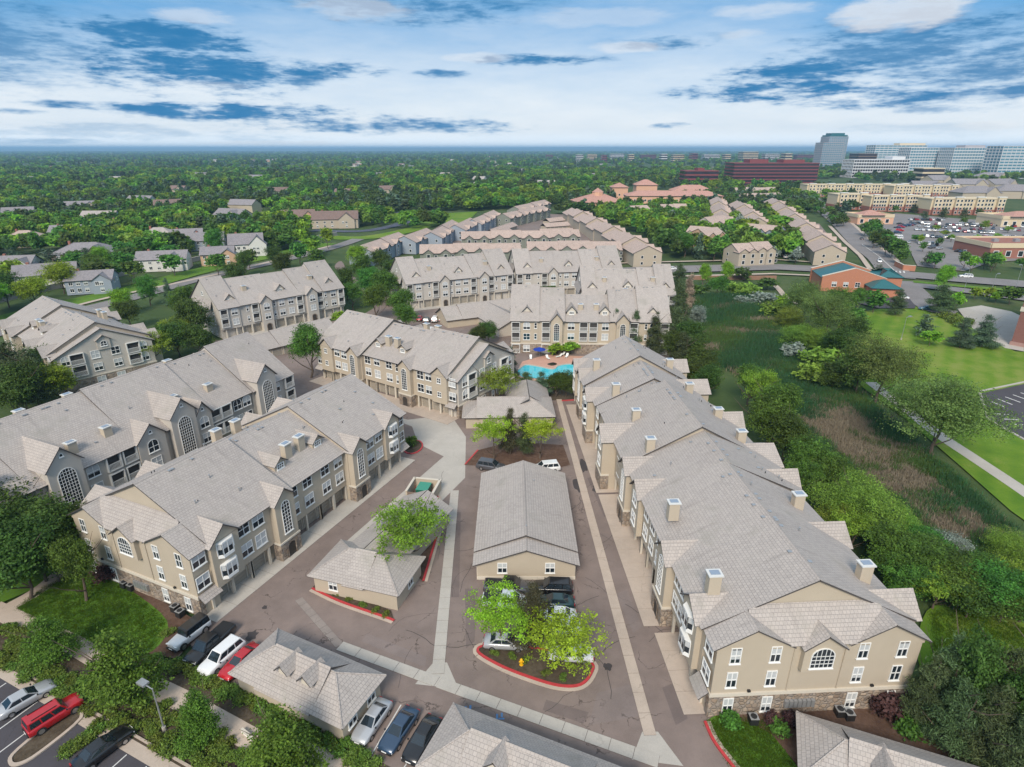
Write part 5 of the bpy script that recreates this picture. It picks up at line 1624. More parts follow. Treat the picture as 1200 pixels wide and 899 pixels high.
def foliage_mesh(name, lobes, nclump, nleaf, leaf, mat, seed, spread=.5, needle=False, inner=.35, updir=.5, aspect=.62):
    """lobes: (cx, cy, cz, rx, ry, rz) ellipsoids; clumps of leaves mostly near their skins"""
    rng = np.random.default_rng(seed)
    vol = np.array([l[3] * l[4] * l[5] for l in lobes]) ** .67
    pick = rng.choice(len(lobes), nclump, p=vol / vol.sum())
    L = np.array(lobes)[pick]
    d = rng.normal(size=(nclump, 3)); d /= np.linalg.norm(d, axis=1)[:, None]
    d[:, 2] = np.where(d[:, 2] < -.55, -d[:, 2] * .6, d[:, 2])
    rad = 1 - inner * rng.random(nclump) ** 1.6
    c = L[:, :3] + d * L[:, 3:] * rad[:, None]
    ct = np.clip(.42 + .32 * rng.normal(size=nclump), 0, 1)
    cs = spread * (.65 + .7 * rng.random(nclump))
    idx = np.repeat(np.arange(nclump), nleaf)
    off = rng.normal(size=(len(idx), 3)) * cs[idx][:, None]
    off[:, 2] *= .6
    pos = c[idx] + off
    out = d[idx] * .7 + np.array([0, 0, updir]) + rng.normal(size=(len(idx), 3)) * .75
    out /= np.linalg.norm(out, axis=1)[:, None]
    size = leaf * (.6 + .8 * rng.random(len(idx)))
    if needle: aspect = .2
    tint = np.clip(ct[idx] + .16 * rng.normal(size=len(idx)), 0, 1)
    v, ft = cards(pos, out, size, tint, rng, aspect)
    nf = len(idx)
    me = bpy.data.meshes.new(name)
    me.vertices.add(nf * 4); me.vertices.foreach_set('co', v.astype(np.float32).ravel())
    me.loops.add(nf * 4); me.loops.foreach_set('vertex_index', np.arange(nf * 4, dtype=np.int32))
    me.polygons.add(nf); me.polygons.foreach_set('loop_start', np.arange(0, nf * 4, 4, dtype=np.int32))
    a = me.attributes.new('tint', 'FLOAT', 'FACE'); a.data.foreach_set('value', ft.astype(np.float32))
    me.materials.append(mat)
    me.update(calc_edges=True)
    return me

def trunk_mesh(name, h, r, limbs, seed, mat, spread=.5, top=.9):
    rr = random.Random(seed); b = MB()
    p = Vector((0, 0, -.2)); segs = 5
    pts = [p]
    for i in range(segs):
        p = p + Vector((rr.uniform(-.04, .04) * h, rr.uniform(-.04, .04) * h, h * top / segs)); pts.append(p)
    for i in range(segs):
        b.cyl(pts[i], pts[i + 1], r * (1 - i / segs * .8), r * (1 - (i + 1) / segs * .8), 7, caps=False)
    for k in range(limbs):
        q = pts[rr.randint(1, segs - 1)]
        a = rr.uniform(0, 6.28); ln = h * rr.uniform(.25, .45) * spread * 2
        m = q + Vector((math.cos(a) * ln * .5, math.sin(a) * ln * .5, ln * .35))
        e = m + Vector((math.cos(a + .3) * ln * .5, math.sin(a + .3) * ln * .5, ln * .55))
        b.cyl(q, m, r * .42, r * .28, 5, caps=False); b.cyl(m, e, r * .28, r * .08, 5, caps=False)
    return b.mesh(name, [mat])

LM = {
    'maple': leafmat('maple_leaf', (.040, .098, .022)), 'dark': leafmat('dark_leaf', (.033, .066, .018)), 'bright': leafmat('bright_leaf', (.085, .170, .020)),
    'ash': leafmat('honey_locust_leaf', (.120, .215, .022), .2), 'ash2': leafmat('green_locust_leaf', (.075, .150, .024), .2), 'pear': leafmat('pear_leaf', (.045, .105, .020), .25),
    'pine': leafmat('pine_needle', (.026, .046, .024), .4, trans=.1), 'spruce': leafmat('spruce_needle', (.030, .058, .046), .4, trans=.1), 'juniper': leafmat('juniper_leaf', (.042, .078, .016), .35, trans=.15),
    'willow': leafmat('willow_leaf', (.080, .150, .032)), 'cotton': leafmat('cottonwood_leaf', (.060, .104, .038)), 'olive': leafmat('silver_leaf', (.105, .150, .175), .2, .01),
    'plum': leafmat('plum_leaf', (.020, .011, .015), .3, .01, .1), 'bare': leafmat('dry_twig', (.12, .115, .115), .2, .01, .1), 'russet': leafmat('russet_needle', (.026, .030, .020), .3, .01, .1),
}
def lob_round(rng, n, R_, zc, h, jit=.55, flat=1.0):
    out = []; R_ *= .86
    for i in range(n):
        a = 2.399 * i + rng.random(); q = math.sqrt((i + .5) / n) * R_ * jit
        z = zc + (rng.random() - .5) * h * .55
        s = R_ * (.42 + .22 * rng.random())
        out.append((q * math.cos(a), q * math.sin(a), z, s, s, s * flat))
    out.append((0, 0, zc, R_ * .62, R_ * .62, h * .46))
    return out
def lob_cone(rng, n, R_, z0, z1, p=1.0):
    out = []
    for i in range(n):
        t = (i + .3) / n; z = z0 + (z1 - z0) * t; q = R_ * (1 - t) ** p + .12
        a = 2.399 * i
        out.append((q * .35 * math.cos(a), q * .35 * math.sin(a), z, q * .72, q * .72, (z1 - z0) / n * .95))
    return out
def make_species():
    """nominal crowns: height 8 m, width given; hi = close, lo = far"""
    S = {}
    for kind, dat in {
        'maple': (6.5, lambda g: lob_round(g, 12, 3.4, 4.7, 6.4), 'maple'), 'dark': (6.5, lambda g: lob_round(g, 11, 3.4, 4.6, 6.6), 'dark'),
        'bright': (7, lambda g: lob_round(g, 10, 3.6, 4.7, 5.6), 'bright'), 'ash': (9.0, lambda g: lob_round(g, 15, 4.3, 5.7, 3.6, .78, .62), 'ash'),
        'ash2': (9.0, lambda g: lob_round(g, 14, 4.3, 5.4, 4.2, .74, .7), 'ash2'), 'pear': (5.2, lambda g: lob_cone(g, 8, 2.7, 1.6, 7.9, .62), 'pear'),
        'pine': (4.6, lambda g: lob_cone(g, 9, 2.5, 1.3, 7.9, .6), 'pine'), 'spruce': (4.0, lambda g: lob_cone(g, 10, 2.2, .7, 8.0, .9), 'spruce'),
        'willow': (9, lambda g: lob_round(g, 14, 4.4, 4.0, 6.4, .7), 'willow'), 'cotton': (9, lambda g: lob_round(g, 16, 4.3, 4.9, 5.4, .75), 'cotton'),
        'olive': (8, lambda g: lob_round(g, 10, 3.8, 4.0, 6, .7), 'olive'), 'bare': (2.4, lambda g: lob_cone(g, 7, 1.2, 1, 8, .4), 'bare'), 'russet': (4.6, lambda g: lob_cone(g, 8, 2.4, 1.2, 7.9, .55), 'russet'),
    }.items():
        w, fn, mt = dat
        S[kind] = {'w': w, 'hi': [], 'lo': [], 'trunk': []}
        needle = kind in ('pine', 'spruce', 'russet', 'bare')
        for k in range(2):
            g = random.Random(hash_(kind) + k)
            class _g: random = staticmethod(g.random)
            lb = fn(_g)
            airy = kind in ('ash', 'ash2')
            big = kind in ('cotton', 'willow')
            S[kind]['hi'].append(foliage_mesh('crown_' + kind, lb, (560 if big else 210 if airy else 300) if not needle else 420, (46 if not airy else 30) if not needle else 30, (.075 if big else .115) if not needle else .17, LM[mt], 10 + k + hash_(kind), .30 if airy else .36 if not needle else .26, needle, .5 if airy else .4))
            S[kind]['lo'].append(foliage_mesh('crown_' + kind, lb, 110, 8, .42 if not needle else .5, LM[mt], 20 + k + hash_(kind), .42, needle, .35, aspect=.7 if not needle else .35))
            S[kind]['trunk'].append(trunk_mesh('trunk_' + kind, 8, .17 if not airy else .2, 7 if not needle else 2, 30 + k, M['palebark'] if kind == 'bare' else M['bark'], .5, .8 if not needle else .95))
        co = np.concatenate([np.array([v.co[:] for v in m.vertices]) for m in S[kind]['hi']])
        S[kind]['w'] = 2 * float(np.percentile(np.hypot(co[:, 0], co[:, 1]), 96)); S[kind]['h'] = float(np.percentile(co[:, 2], 99.3))
    return S
def hash_(s): return sum(ord(c) * (i + 3) for i, c in enumerate(s)) % 1000
SP = make_species()
NAMES = {'maple': 'maple_tree', 'dark': 'shade_tree', 'bright': 'lime_green_tree', 'ash': 'honey_locust_tree', 'ash2': 'honey_locust_tree', 'pear': 'pear_tree', 'pine': 'pine_tree', 'spruce': 'spruce_tree', 'willow': 'willow_tree', 'cotton': 'cottonwood_tree', 'olive': 'olive_tree', 'bare': 'poplar_tree', 'russet': 'pine_tree'}
TREES = []      # everything placed: (x, y, r)
def tree(kind, x, y, h, w, label, group=None, hi=None):
    s = SP[kind]
    d = math.hypot(x, y)
    if hi is None: hi = h / d > .035
    k = random.randrange(2)
    r = empty(NAMES[kind], (x, y, 0), random.uniform(0, 6.28), label, 'tree', group)
    sc = (w / s['w'], w / s['w'], h / s['h'])
    place('trunk', s['trunk'][k], r, (0, 0, 0), 0, (h / 8., h / 8., h / 8.))
    place('crown', (s['hi'] if hi else s['lo'])[k], r, (0, 0, 0), 0, sc)
    TREES.append((x, y, w / 2))
    return r
def tc(kind, cx, cy, h, w, label, group=None, zf=.58, hi=None):
    """tree by the photo position of its crown centre"""
    x, y = G(cx, cy, h * zf)
    return tree(kind, x, y, h, w, label, group, hi)

T = tc
T('maple', 88, 664, 8.6, 4.2, 'slim round crowned tree in the middle of the small lawn')
T('pear', 54, 748, 6.2, 4.4, 'cone shaped tree between the lawn path and the near car park')
T('pear', 138, 780, 9.0, 5.8, 'broad dense tree in front of the red off roader')
T('pear', 231, 838, 5.8, 3.4, 'small egg shaped tree right of the street lamp')
T('pear', 328, 874, 7.4, 5.6, 'dense pointed tree at the bottom edge below the hip roofed garage')
for i, (x, y, h, w, k) in enumerate([(18, 655, 10, 8, 'dark'), (60, 618, 10, 8, 'dark'), (6, 610, 10, 8, 'dark'), (40, 640, 9, 8, 'maple'), (85, 625, 8, 6, 'dark'), (-20, 640, 11, 9, 'dark'), (60, 655, 6, 6, 'dark')]):
    T(k, x, y, h, w, 'dark green tree in the dense clump beside the end of the tan block', 'trees at the left of the tan block')
T('pine', 207, 512, 9, 4.2, 'narrow dark tree in the gap between the tan and the grey block')
T('dark', 318, 466, 5.5, 5, 'leafy tree at the far end of the gap between the two near left blocks')
T('dark', 298, 478, 5, 5, 'small bush like tree beside the far arched stair window', None)
T('ash2', 481, 620, 8.5, 10.0, 'big spreading tree behind the hip roofed garage with the red kerb')
T('ash', 578, 512, 7.6, 7.0, 'bright green tree left of two dark pines behind the middle garage')
T('ash', 633, 512, 7.4, 7.0, 'bright green tree right of two dark pines behind the middle garage')
T('russet', 597, 503, 8.6, 3.4, 'left dark pine between the two bright trees, a brown top')
T('pine', 614, 506, 8.0, 3.2, 'right dark pine between the two bright trees')
T('ash', 585, 727, 6.2, 7.6, 'left lime green tree on the red kerbed island')
T('ash', 661, 754, 5.6, 8.8, 'right lime green tree on the red kerbed island, wide crown')
T('russet', 624, 716, 7.8, 4.2, 'dark bronze tree standing between the two lime green island trees')
T('ash2', 582, 450, 9.5, 8, 'green tree against the right end of the tan block by the pool', None)
T('spruce', 598, 424, 8, 4, 'dark conifer at the left edge of the pool deck')
for i, (x, k) in enumerate([(617, 'pine'), (635, 'spruce'), (652, 'dark'), (664, 'dark')]):
    T(k, x, 449, 5.6, 4.8, ['dark pine at the left of the row below the pool', 'teal conifer second in the row below the pool', 'round bush tree third in the row below the pool', 'round bush tree at the right end of the row below the pool'][i])
for i, (x, y, h, w) in enumerate([(721, 384, 11, 4.4), (744, 386, 11, 4.6), (768, 389, 11.5, 4.6)]):
    T('pine', x, y, h, w, ['left of three tall pines before the right half of the pool block', 'middle of three tall pines before the right half of the pool block', 'right and sparsest of three tall pines before the pool block'][i])
T('maple', 360, 408, 12.5, 7.4, 'tall rounded tree alone at the left end of the tan block by the pool')
for i, (x, y, h, w, k) in enumerate([(12, 432, 13, 9, 'pine'), (36, 440, 13, 8, 'pine'), (20, 455, 11, 8, 'dark'), (48, 430, 10, 6, 'dark')]):
    T(k, x, y, h, w, 'dark evergreen in the tall clump left of the grey gabled block', 'evergreens left of the grey gabled block')
T('bright', 64, 448, 8.5, 9, 'yellow green tree before the dark evergreens at the left edge')
T('ash2', 178, 408, 9, 9.5, 'light green tree before the grey gable with the attic window')
T('ash2', 205, 388, 8, 9, 'light green tree right of the grey gabled block')
for i, (x, y, h, w, k) in enumerate([(226, 372, 12, 9, 'dark'), (206, 395, 9, 8, 'dark'), (232, 396, 8, 7, 'dark'), (196, 340, 9, 4, 'spruce'), (140, 352, 8, 7, 'bright'), (172, 338, 10, 7, 'maple'), (215, 352, 10, 8, 'maple'), (150, 366, 8, 7, 'dark'), (240, 350, 9, 5, 'dark')]):
    T(k, x, y, h, w, 'tree in the loose line between the grey gabled and the left dormered block', 'trees between the left blocks')
for i, (x, y, h, w, k) in enumerate([(432, 330, 11, 9, 'maple'), (452, 335, 12, 9, 'maple'), (440, 352, 11, 8, 'maple'), (470, 356, 10, 8, 'maple'), (425, 312, 10, 8, 'maple'), (460, 318, 10, 8, 'dark'), (412, 345, 9, 7, 'maple'), (405, 330, 11, 7, 'dark'), (475, 372, 9, 6, 'maple'), (420, 300, 10, 9, 'bright'), (447, 305, 10, 9, 'dark')]):
    T(k, x, y, h, w, 'full green tree in the clump beside the lane bend', 'trees beside the lane bend')
T('bright', 400, 372, 4, 5.5, 'small light green tree at the right end of the left dormered block')
T('pine', 606, 362, 10, 5, 'dark conifer between the dormered blocks in the middle'); T('dark', 573, 388, 6, 5, 'round tree by the gable end of the grey garage'); T('dark', 560, 392, 5.5, 5, 'second round tree by the gable end of the grey garage')
T('dark', 640, 340, 4, 9, 'leafy shrub tree behind the roof of the pool block')
for i, (x, y) in enumerate([(652, 396), (668, 412)]): T('bright', x, 408, 3, 4.5, ['left green bush by the wall of the pool block', 'right green bush by the wall of the pool block'][i])
# right side, near the long block
MG = 'trees along the marsh behind the long block'
for (x, y, h, w, k) in [(890, 462, 11, 9, 'ash2'), (912, 478, 11, 9, 'maple'), (903, 495, 10, 9, 'maple'), (925, 510, 9, 8, 'dark'), (880, 448, 9, 7, 'maple'), (950, 540, 8, 8, 'maple'), (970, 556, 7, 7, 'maple'), (940, 562, 7, 6, 'maple'), (1000, 622, 6, 8, 'ash2'),
                     (1045, 640, 6, 8, 'maple'), (1072, 655, 6, 8, 'maple'), (1100, 660, 5, 8, 'dark'), (1070, 682, 5, 7, 'maple'), (1120, 685, 5.5, 8, 'maple'), (1165, 692, 6, 8, 'maple'), (1145, 672, 5, 7, 'maple'), (1185, 680, 5, 8, 'ash2'), (1205, 700, 6, 8, 'maple'),
                     (1040, 612, 5, 6, 'spruce'), (1110, 640, 4, 6, 'olive'), (1185, 640, 4, 7, 'willow'), (1140, 700, 5, 7, 'dark'), (1090, 640, 4, 7, 'maple'), (1100, 690, 5, 8, 'ash2'), (1180, 705, 5, 8, 'maple'), (1050, 662, 5, 7, 'maple')]:
    T(k, x, y, h, w * .84, 'tree or bush in the belt behind the long block', MG)
T('willow', 1003, 588, 8, 11.5, 'large bright willow bush at the back of the long block')
T('willow', 985, 606, 5, 7, 'lower bright bush at the foot of the large willow')
T('willow', 1055, 612, 4.5, 6, 'small bright bush right of the large willow')
T('cotton', 1036, 428, 14, 15, 'left of two large cottonwoods over the lawn path')
T('cotton', 1106, 482, 15, 18, 'right and larger of two large cottonwoods over the lawn path')
T('dark', 1010, 432, 11, 9, 'dark tree just left of the two cottonwoods')
W2 = 'trees and bushes round the head of the marsh'
for (x, y, h, w, k) in [(945, 352, 14, 12, 'cotton'), (968, 372, 15, 13, 'cotton'), (985, 355, 10, 9, 'maple'), (935, 392, 7, 9, 'willow'), (958, 398, 7, 9, 'willow'), (985, 402, 9, 9, 'dark'), (925, 372, 7, 9, 'willow'), (905, 362, 5, 8, 'willow'), (930, 410, 4, 6, 'olive'), (965, 420, 5, 9, 'willow'), (950, 436, 5, 8, 'willow'), (918, 356, 6, 6, 'bright'),
                     (860, 338, 5, 10, 'willow'), (880, 340, 5, 9, 'willow'), (900, 332, 4, 8, 'dark'), (842, 335, 8, 7, 'maple'), (826, 322, 9, 4.5, 'bright'), (852, 318, 9, 5, 'bright'), (815, 340, 5, 8, 'dark'), (895, 348, 4, 9, 'olive'), (875, 352, 3, 7, 'olive'), (870, 320, 5, 7, 'dark'), (1000, 390, 9, 8, 'dark'), (1002, 372, 6, 6, 'maple'), (978, 440, 6, 7, 'dark')]:
    T(k, x, y, h, w, 'bush or tree in the thicket round the head of the marsh', W2)
T('bare', 808, 340, 12, 3.4, 'leafless pale poplar standing left of the marsh')
WL = 'dark trees behind the right end of the pool block'
for (x, y, h, w, k) in [(795, 330, 13, 8, 'pine'), (797, 355, 13, 7, 'pine'), (793, 385, 12, 7, 'pine'), (806, 395, 10, 7, 'dark'), (810, 412, 9, 7, 'dark'), (800, 412, 10, 6, 'pine'), (818, 370, 7, 5, 'olive'), (822, 425, 8, 7, 'dark'), (830, 445, 8, 6, 'dark'), (790, 408, 10, 6, 'dark'), (812, 438, 7, 6, 'dark')]:
    T(k, x, y, h, w, 'tall dark tree in the row at the right end of the pool block', WL)
BR = 'dark pines at the bottom right'
for (x, y, h, w, k) in [(1090, 806, 8, 3.8, 'pine'), (1112, 792, 10, 4.2, 'pine'), (1146, 798, 11, 4.4, 'dark'), (1176, 806, 10, 4.6, 'pine'), (1122, 836, 8, 4, 'pine'), (1164, 846, 9, 4.2, 'pine'), (1200, 836, 10, 4.6, 'dark'), (1196, 878, 8, 4.2, 'pine'), (1228, 820, 12, 5, 'pine')]:
    T(k, x, y, h, w, 'dark pine in the dense stand at the lower right corner', BR)
# shop, street and court trees
T('pine', 1105, 348, 9, 8.5, 'dark rounded pine beside the shop drive'); T('bright', 1107, 325, 10, 6, 'yellow green tree behind the dark pine on the drive'); T('bright', 1122, 352, 6, 4.5, 'small light tree right of the dark pine')
T('spruce', 1130, 388, 8, 6, 'left spruce by the court'); T('spruce', 1156, 386, 8.5, 7, 'right and rounder spruce by the court')
T('spruce', 1086, 378, 7, 5, 'conifer on the lawn left of the low dark shrubs'); T('bright', 1092, 396, 4, 5, 'pale young tree on the lawn')
T('pine', 1053, 352, 8, 6, 'conifer on the lawn edge below the shop car park'); T('maple', 1026, 352, 7, 7, 'leafy tree before the teal roofed shop porch'); T('maple', 1006, 350, 8, 5, 'narrow tree by the corner of the teal roofed shop')
T('maple', 1186, 345, 6, 7, 'round tree beside the tall brick building'); T('bright', 1144, 343, 4, 4, 'left young tree by the lower road'); T('bright', 1161, 343, 4, 4, 'right young tree by the lower road'); T('bright', 1168, 348, 3.5, 4, 'small bush tree by the road right of the two young ones')
T('pine', 1030, 318, 6, 5, 'dark shrub tree by the corner of the crossing', None)
SG = 'street and car park trees'
for (x, y, h, w, k) in [(978, 320, 0, 0, '')] and []: pass
rs = random.Random(77)
def scatter(poly, n, kinds, hr, wr, label, group, mind=4., exclude=True):
    """random trees inside a photo polygon"""
    P = [G(*q) for q in poly]
    xs = [p[0] for p in P]; ys = [p[1] for p in P]; m = 0; tries = 0
    while m < n and tries < n * 60:
        tries += 1
        x, y = rs.uniform(min(xs), max(xs)), rs.uniform(min(ys), max(ys))
        if not inside((x, y), P): continue
        if any((x - a) ** 2 + (y - b) ** 2 < (mind + c * .3) ** 2 for a, b, c in TREES): continue
        h = rs.uniform(*hr)
        if exclude and blocked(x, y, h): continue
        tree(rs.choice(kinds), x, y, h, rs.uniform(*wr), label, group); m += 1
def inside(p, P):
    x, y = p; c = False; j = len(P) - 1
    for i in range(len(P)):
        if (P[i][1] > y) != (P[j][1] > y) and x < (P[j][0] - P[i][0]) * (y - P[i][1]) / (P[j][1] - P[i][1]) + P[i][0]: c = not c
        j = i
    return c
# footprints of everything built, so that no tree stands in a wall or on a road
FOOT = []
bpy.context.view_layer.update()
for o in list(COL.objects):
    if o.type != 'MESH': continue
    t = o
    while t.parent: t = t.parent
    if t.get('category') in ('tree',) or t.get('kind') == 'structure' and t.name.split('.')[0] in ('ground', 'hills', 'marsh', 'park_lawn', 'lower_lawn', 'far_lawn', 'hill_lawn', 'verge', 'lane_verge', 'lawn', 'left_lawn', 'car_park', 'townhouse_lane', 'plaza_car_park', 'concrete_apron', 'hedge_bed', 'road', 'street', 'lane', 'pavement', 'footpath', 'median'): continue
    if o.name.split('.')[0] not in ('wall', 'rear_wing', 'glazing', 'tower_bay', 'side_wall', 'porch_wall'): continue
    bb = [o.matrix_world @ Vector(c) for c in o.bound_box]
    P = [(bb[i].x, bb[i].y) for i in (0, 4, 7, 3)]
    cx, cy = sum(p[0] for p in P) / 4, sum(p[1] for p in P) / 4
    P = [(cx + (x - cx) * 1.0 + math.copysign(2.0, x - cx), cy + (y - cy) + math.copysign(2.0, y - cy)) for x, y in P]
    FOOT.append(P)
    if cy > 150: FOOT.append([(x * (1 - 7 / max(60, cy)), y - 7) for x, y in P])
ROADS = [[G(640, 323), G(905, 313), G(1060, 324), G(1260, 340)], [G(1060, 333), G(1260, 358)], [G(1052, 326), G(1035, 305), G(1012, 288), G(985, 262), G(965, 246), G(952, 232)], px((-30, 390), (60, 366), (150, 345), (240, 321), (330, 301), (388, 286)), px((366, 270), (420, 271), (455, 266), (478, 259), (487, 252), (455, 250)), px((445, 372), (412, 335), (396, 312), (408, 290)), px((236, 262), (306, 244))]
CLEAR = [px((1000, 262), (1050, 250), (1120, 256), (1210, 262), (1260, 300), (1160, 308), (1130, 318), (1075, 312), (1062, 285), (1046, 278)), px((500, 300), (540, 272), (610, 250), (690, 252), (770, 290), (740, 305)), px((240, 264), (264, 256), (300, 247), (330, 249), (318, 262), (290, 268)), px((430, 258), (470, 247), (560, 248), (545, 262), (500, 262))]
def seg_d(p, a, b):
    ap = (p[0] - a[0], p[1] - a[1]); ab = (b[0] - a[0], b[1] - a[1])
    t = max(0, min(1, (ap[0] * ab[0] + ap[1] * ab[1]) / (ab[0] ** 2 + ab[1] ** 2 + 1e-9)))
    return math.hypot(ap[0] - ab[0] * t, ap[1] - ab[1] * t)
FB = [(min(q[0] for q in P), max(q[0] for q in P), min(q[1] for q in P), max(q[1] for q in P)) for P in FOOT]
def blocked(x, y, h=8, road=7.5):
    for P, bb in zip(FOOT, FB):
        if bb[0] <= x <= bb[1] and bb[2] <= y <= bb[3] and inside((x, y), P): return True
    for rd in ROADS:
        for i in range(len(rd) - 1):
            if seg_d((x, y), rd[i], rd[i + 1]) < road: return True
    return any(inside((x, y), P) for P in CLEAR)
scatter([(-20, 345), (-20, 395), (110, 352), (200, 330), (235, 300), (150, 300)], 22, ['dark', 'maple', 'maple', 'bright'], (8, 12), (8, 11), 'tree in the front row of the family houses on the left', 'trees round the family houses')
scatter([(-10, 245), (-10, 345), (200, 325), (330, 300), (360, 262), (330, 250), (200, 250)], 20, ['dark', 'maple', 'maple', 'bright', 'spruce', 'ash2'], (9, 14), (8, 11), 'garden tree among the family houses on the left', 'trees round the family houses')
scatter([(235, 325), (400, 288), (430, 300), (400, 315), (250, 345)], 11, ['dark', 'maple', 'bright'], (8, 11), (6, 9), 'tree behind the left dormered block along the street', 'trees along the left street', 5)
scatter([(1000, 300), (968, 262), (945, 240), (955, 238), (985, 262), (1015, 296)], 13, ['maple', 'dark', 'maple'], (6, 9), (6, 8), 'round tree along the left side of the street by the stepped roofs', SG, 4, False)
scatter([(1028, 300), (1046, 314), (1062, 308), (1050, 292), (1010, 268), (1000, 272)], 13, ['maple', 'dark', 'maple'], (7, 10), (6, 9), 'round tree in the belt between the street and the car park', SG, 4, False)
scatter([(1062, 318), (1130, 320), (1200, 318), (1200, 308), (1130, 312), (1075, 308)], 9, ['maple', 'pine', 'bright'], (5, 8), (4, 7), 'tree along the road edge of the big car park', SG, 4, False)
scatter([(1058, 258), (1115, 258), (1190, 270), (1180, 296), (1075, 296)], 15, ['bright', 'ash2', 'maple'], (3.5, 5.5), (3.5, 5.5), 'small tree in a car park island', SG, 8, False)
scatter([(968, 256), (1175, 258), (1180, 250), (968, 246)], 10, ['dark', 'maple', 'pine'], (6, 9), (5, 8), 'tree along the front of the cream flats', SG, 4, False)
scatter([(800, 310), (875, 306), (870, 270), (835, 285), (795, 262), (765, 270), (785, 300)], 11, ['maple', 'dark', 'willow', 'olive'], (8, 12), (7, 10), 'tree in the group between the two town house estates', 'trees between the town house estates', 4)
scatter([(880, 312), (985, 308), (975, 300), (880, 296)], 8, ['dark', 'pine', 'maple', 'olive'], (5, 8), (5, 7), 'tree before the right hand town houses above the bridge road', 'trees between the town house estates', 4)

# ------------------------------------------------------------------ low shrubs
SH = {}
for k, (mt, lb) in {'juniper': ('juniper', [(0, 0, .45, 1.3, 1.3, .55), (.8, .4, .35, .8, .8, .5), (-.7, -.5, .4, .9, .8, .5)]), 'shrub': ('maple', [(0, 0, .7, .9, .9, .75), (.4, .3, .6, .6, .6, .6)]), 'plum': ('plum', [(0, 0, .8, .9, .9, .8), (.4, -.3, .7, .6, .6, .7)])}.items():
    SH[k] = [foliage_mesh('shrub_' + k, lb, 70, 16, .14, LM[mt], 60 + i + hash_(k), .2, False, .5, .8) for i in range(2)]
    o_ = MB(); o_.cyl((0, 0, -.1), (0, 0, .7), .06, .03, 6); SH[k].append(o_.mesh('stem', [M['bark']]))
def shrub(kind, cx, cy, s, label, group, hz=1.0, world=False):
    x, y = (cx, cy) if world else G(cx, cy)
    r = empty({'juniper': 'juniper_shrub', 'shrub': 'shrub', 'plum': 'plum_shrub'}[kind], (x, y, .02), random.uniform(0, 6.28), label, 'shrub', group)
    place('foliage', random.choice(SH[kind][:2]), r, (0, 0, 0), 0, (s, s, s * hz)); place('stem', SH[kind][2], r, (0, 0, 0), 0, (s, s, s * hz))
JG = 'juniper shrubs beside the near car park'
rj = random.Random(9)
def along(pts, n, jit, kind, s, label, group):
    P = [G(*p) for p in pts]
    ls = [math.dist(P[i], P[i + 1]) for i in range(len(P) - 1)]; tot = sum(ls)
    for k in range(n):
        t = tot * (k + .5) / n; i = 0
        while t > ls[i] and i < len(ls) - 1: t -= ls[i]; i += 1
        f = t / ls[i]
        shrub(kind, P[i][0] + (P[i + 1][0] - P[i][0]) * f + rj.uniform(-jit, jit), P[i][1] + (P[i + 1][1] - P[i][1]) * f + rj.uniform(-jit, jit), s * rj.uniform(.8, 1.2), label, group, 1.0, True)
along([(-20, 762), (60, 800), (130, 838), (210, 880), (270, 912)], 34, .45, 'juniper', .62, 'low juniper in the band along the near car park kerb', JG)
along([(10, 755), (70, 790), (110, 815)], 14, .4, 'juniper', .65, 'low juniper under the cone shaped tree by the lawn path', JG)
along([(150, 815), (230, 858), (290, 892), (360, 920)], 30, .55, 'juniper', .6, 'juniper between the footpath and the car park lamp', JG)
along([(178, 772), (230, 792), (270, 812), (330, 842), (400, 880), (440, 900)], 36, .3, 'juniper', .62, 'juniper in the hedge in front of the parked cars and the hip roofed garage', 'juniper hedge by the garage')
along([(0, 735), (30, 745)], 5, .4, 'juniper', .65, 'juniper on the left of the lawn path fork', JG)
along([(74, 885), (92, 872), (118, 852)], 7, .2, 'juniper', .5, 'green plant in the small kerbed car park planter', 'plants in the car park planter')
for i, (x, y, s, k, l) in enumerate([(128, 680, 1.5, 'plum', 'dark red plum bush under the tan end wall'), (928, 850, .8, 'plum', 'small plum bush left of the meter rack'), (905, 848, .7, 'plum', 'leftmost dark plum bush at the end wall of the long block'), (1040, 838, 1.5, 'plum', 'wide dark plum bush at the right end of the end wall'), (1065, 858, 1.3, 'shrub', 'bright round shrub beside the bottom right garage roof'),
        (912, 858, .8, 'shrub', 'green shrub between two plum bushes'), (855, 850, .9, 'shrub', 'green shrub on the corner lawn'), (482, 522, 1.1, 'shrub', 'clipped green shrub in the round red kerbed bed'), (198, 742, .5, 'juniper', 'small plant at the corner of the mulch bed')]):
    shrub(k, x, y, s, l, None)
for (x, y) in [(395, 700), (410, 706), (425, 713), (440, 719), (380, 694), (452, 724)]: shrub('juniper', x, y - 3, .35, 'small planting in the red kerbed garage bed', 'plants in the garage bed')
for (x, y) in [(600, 770), (615, 775), (650, 780), (668, 782), (640, 790), (660, 795), (580, 766)]: shrub('juniper', x, y, .35, 'small planting on the red kerbed island', 'plants on the island')
along([(1110, 372), (1125, 382), (1140, 378)], 6, .8, 'juniper', 1.5, 'low dark shrub on the bright lawn', 'dark shrubs on the bright lawn')

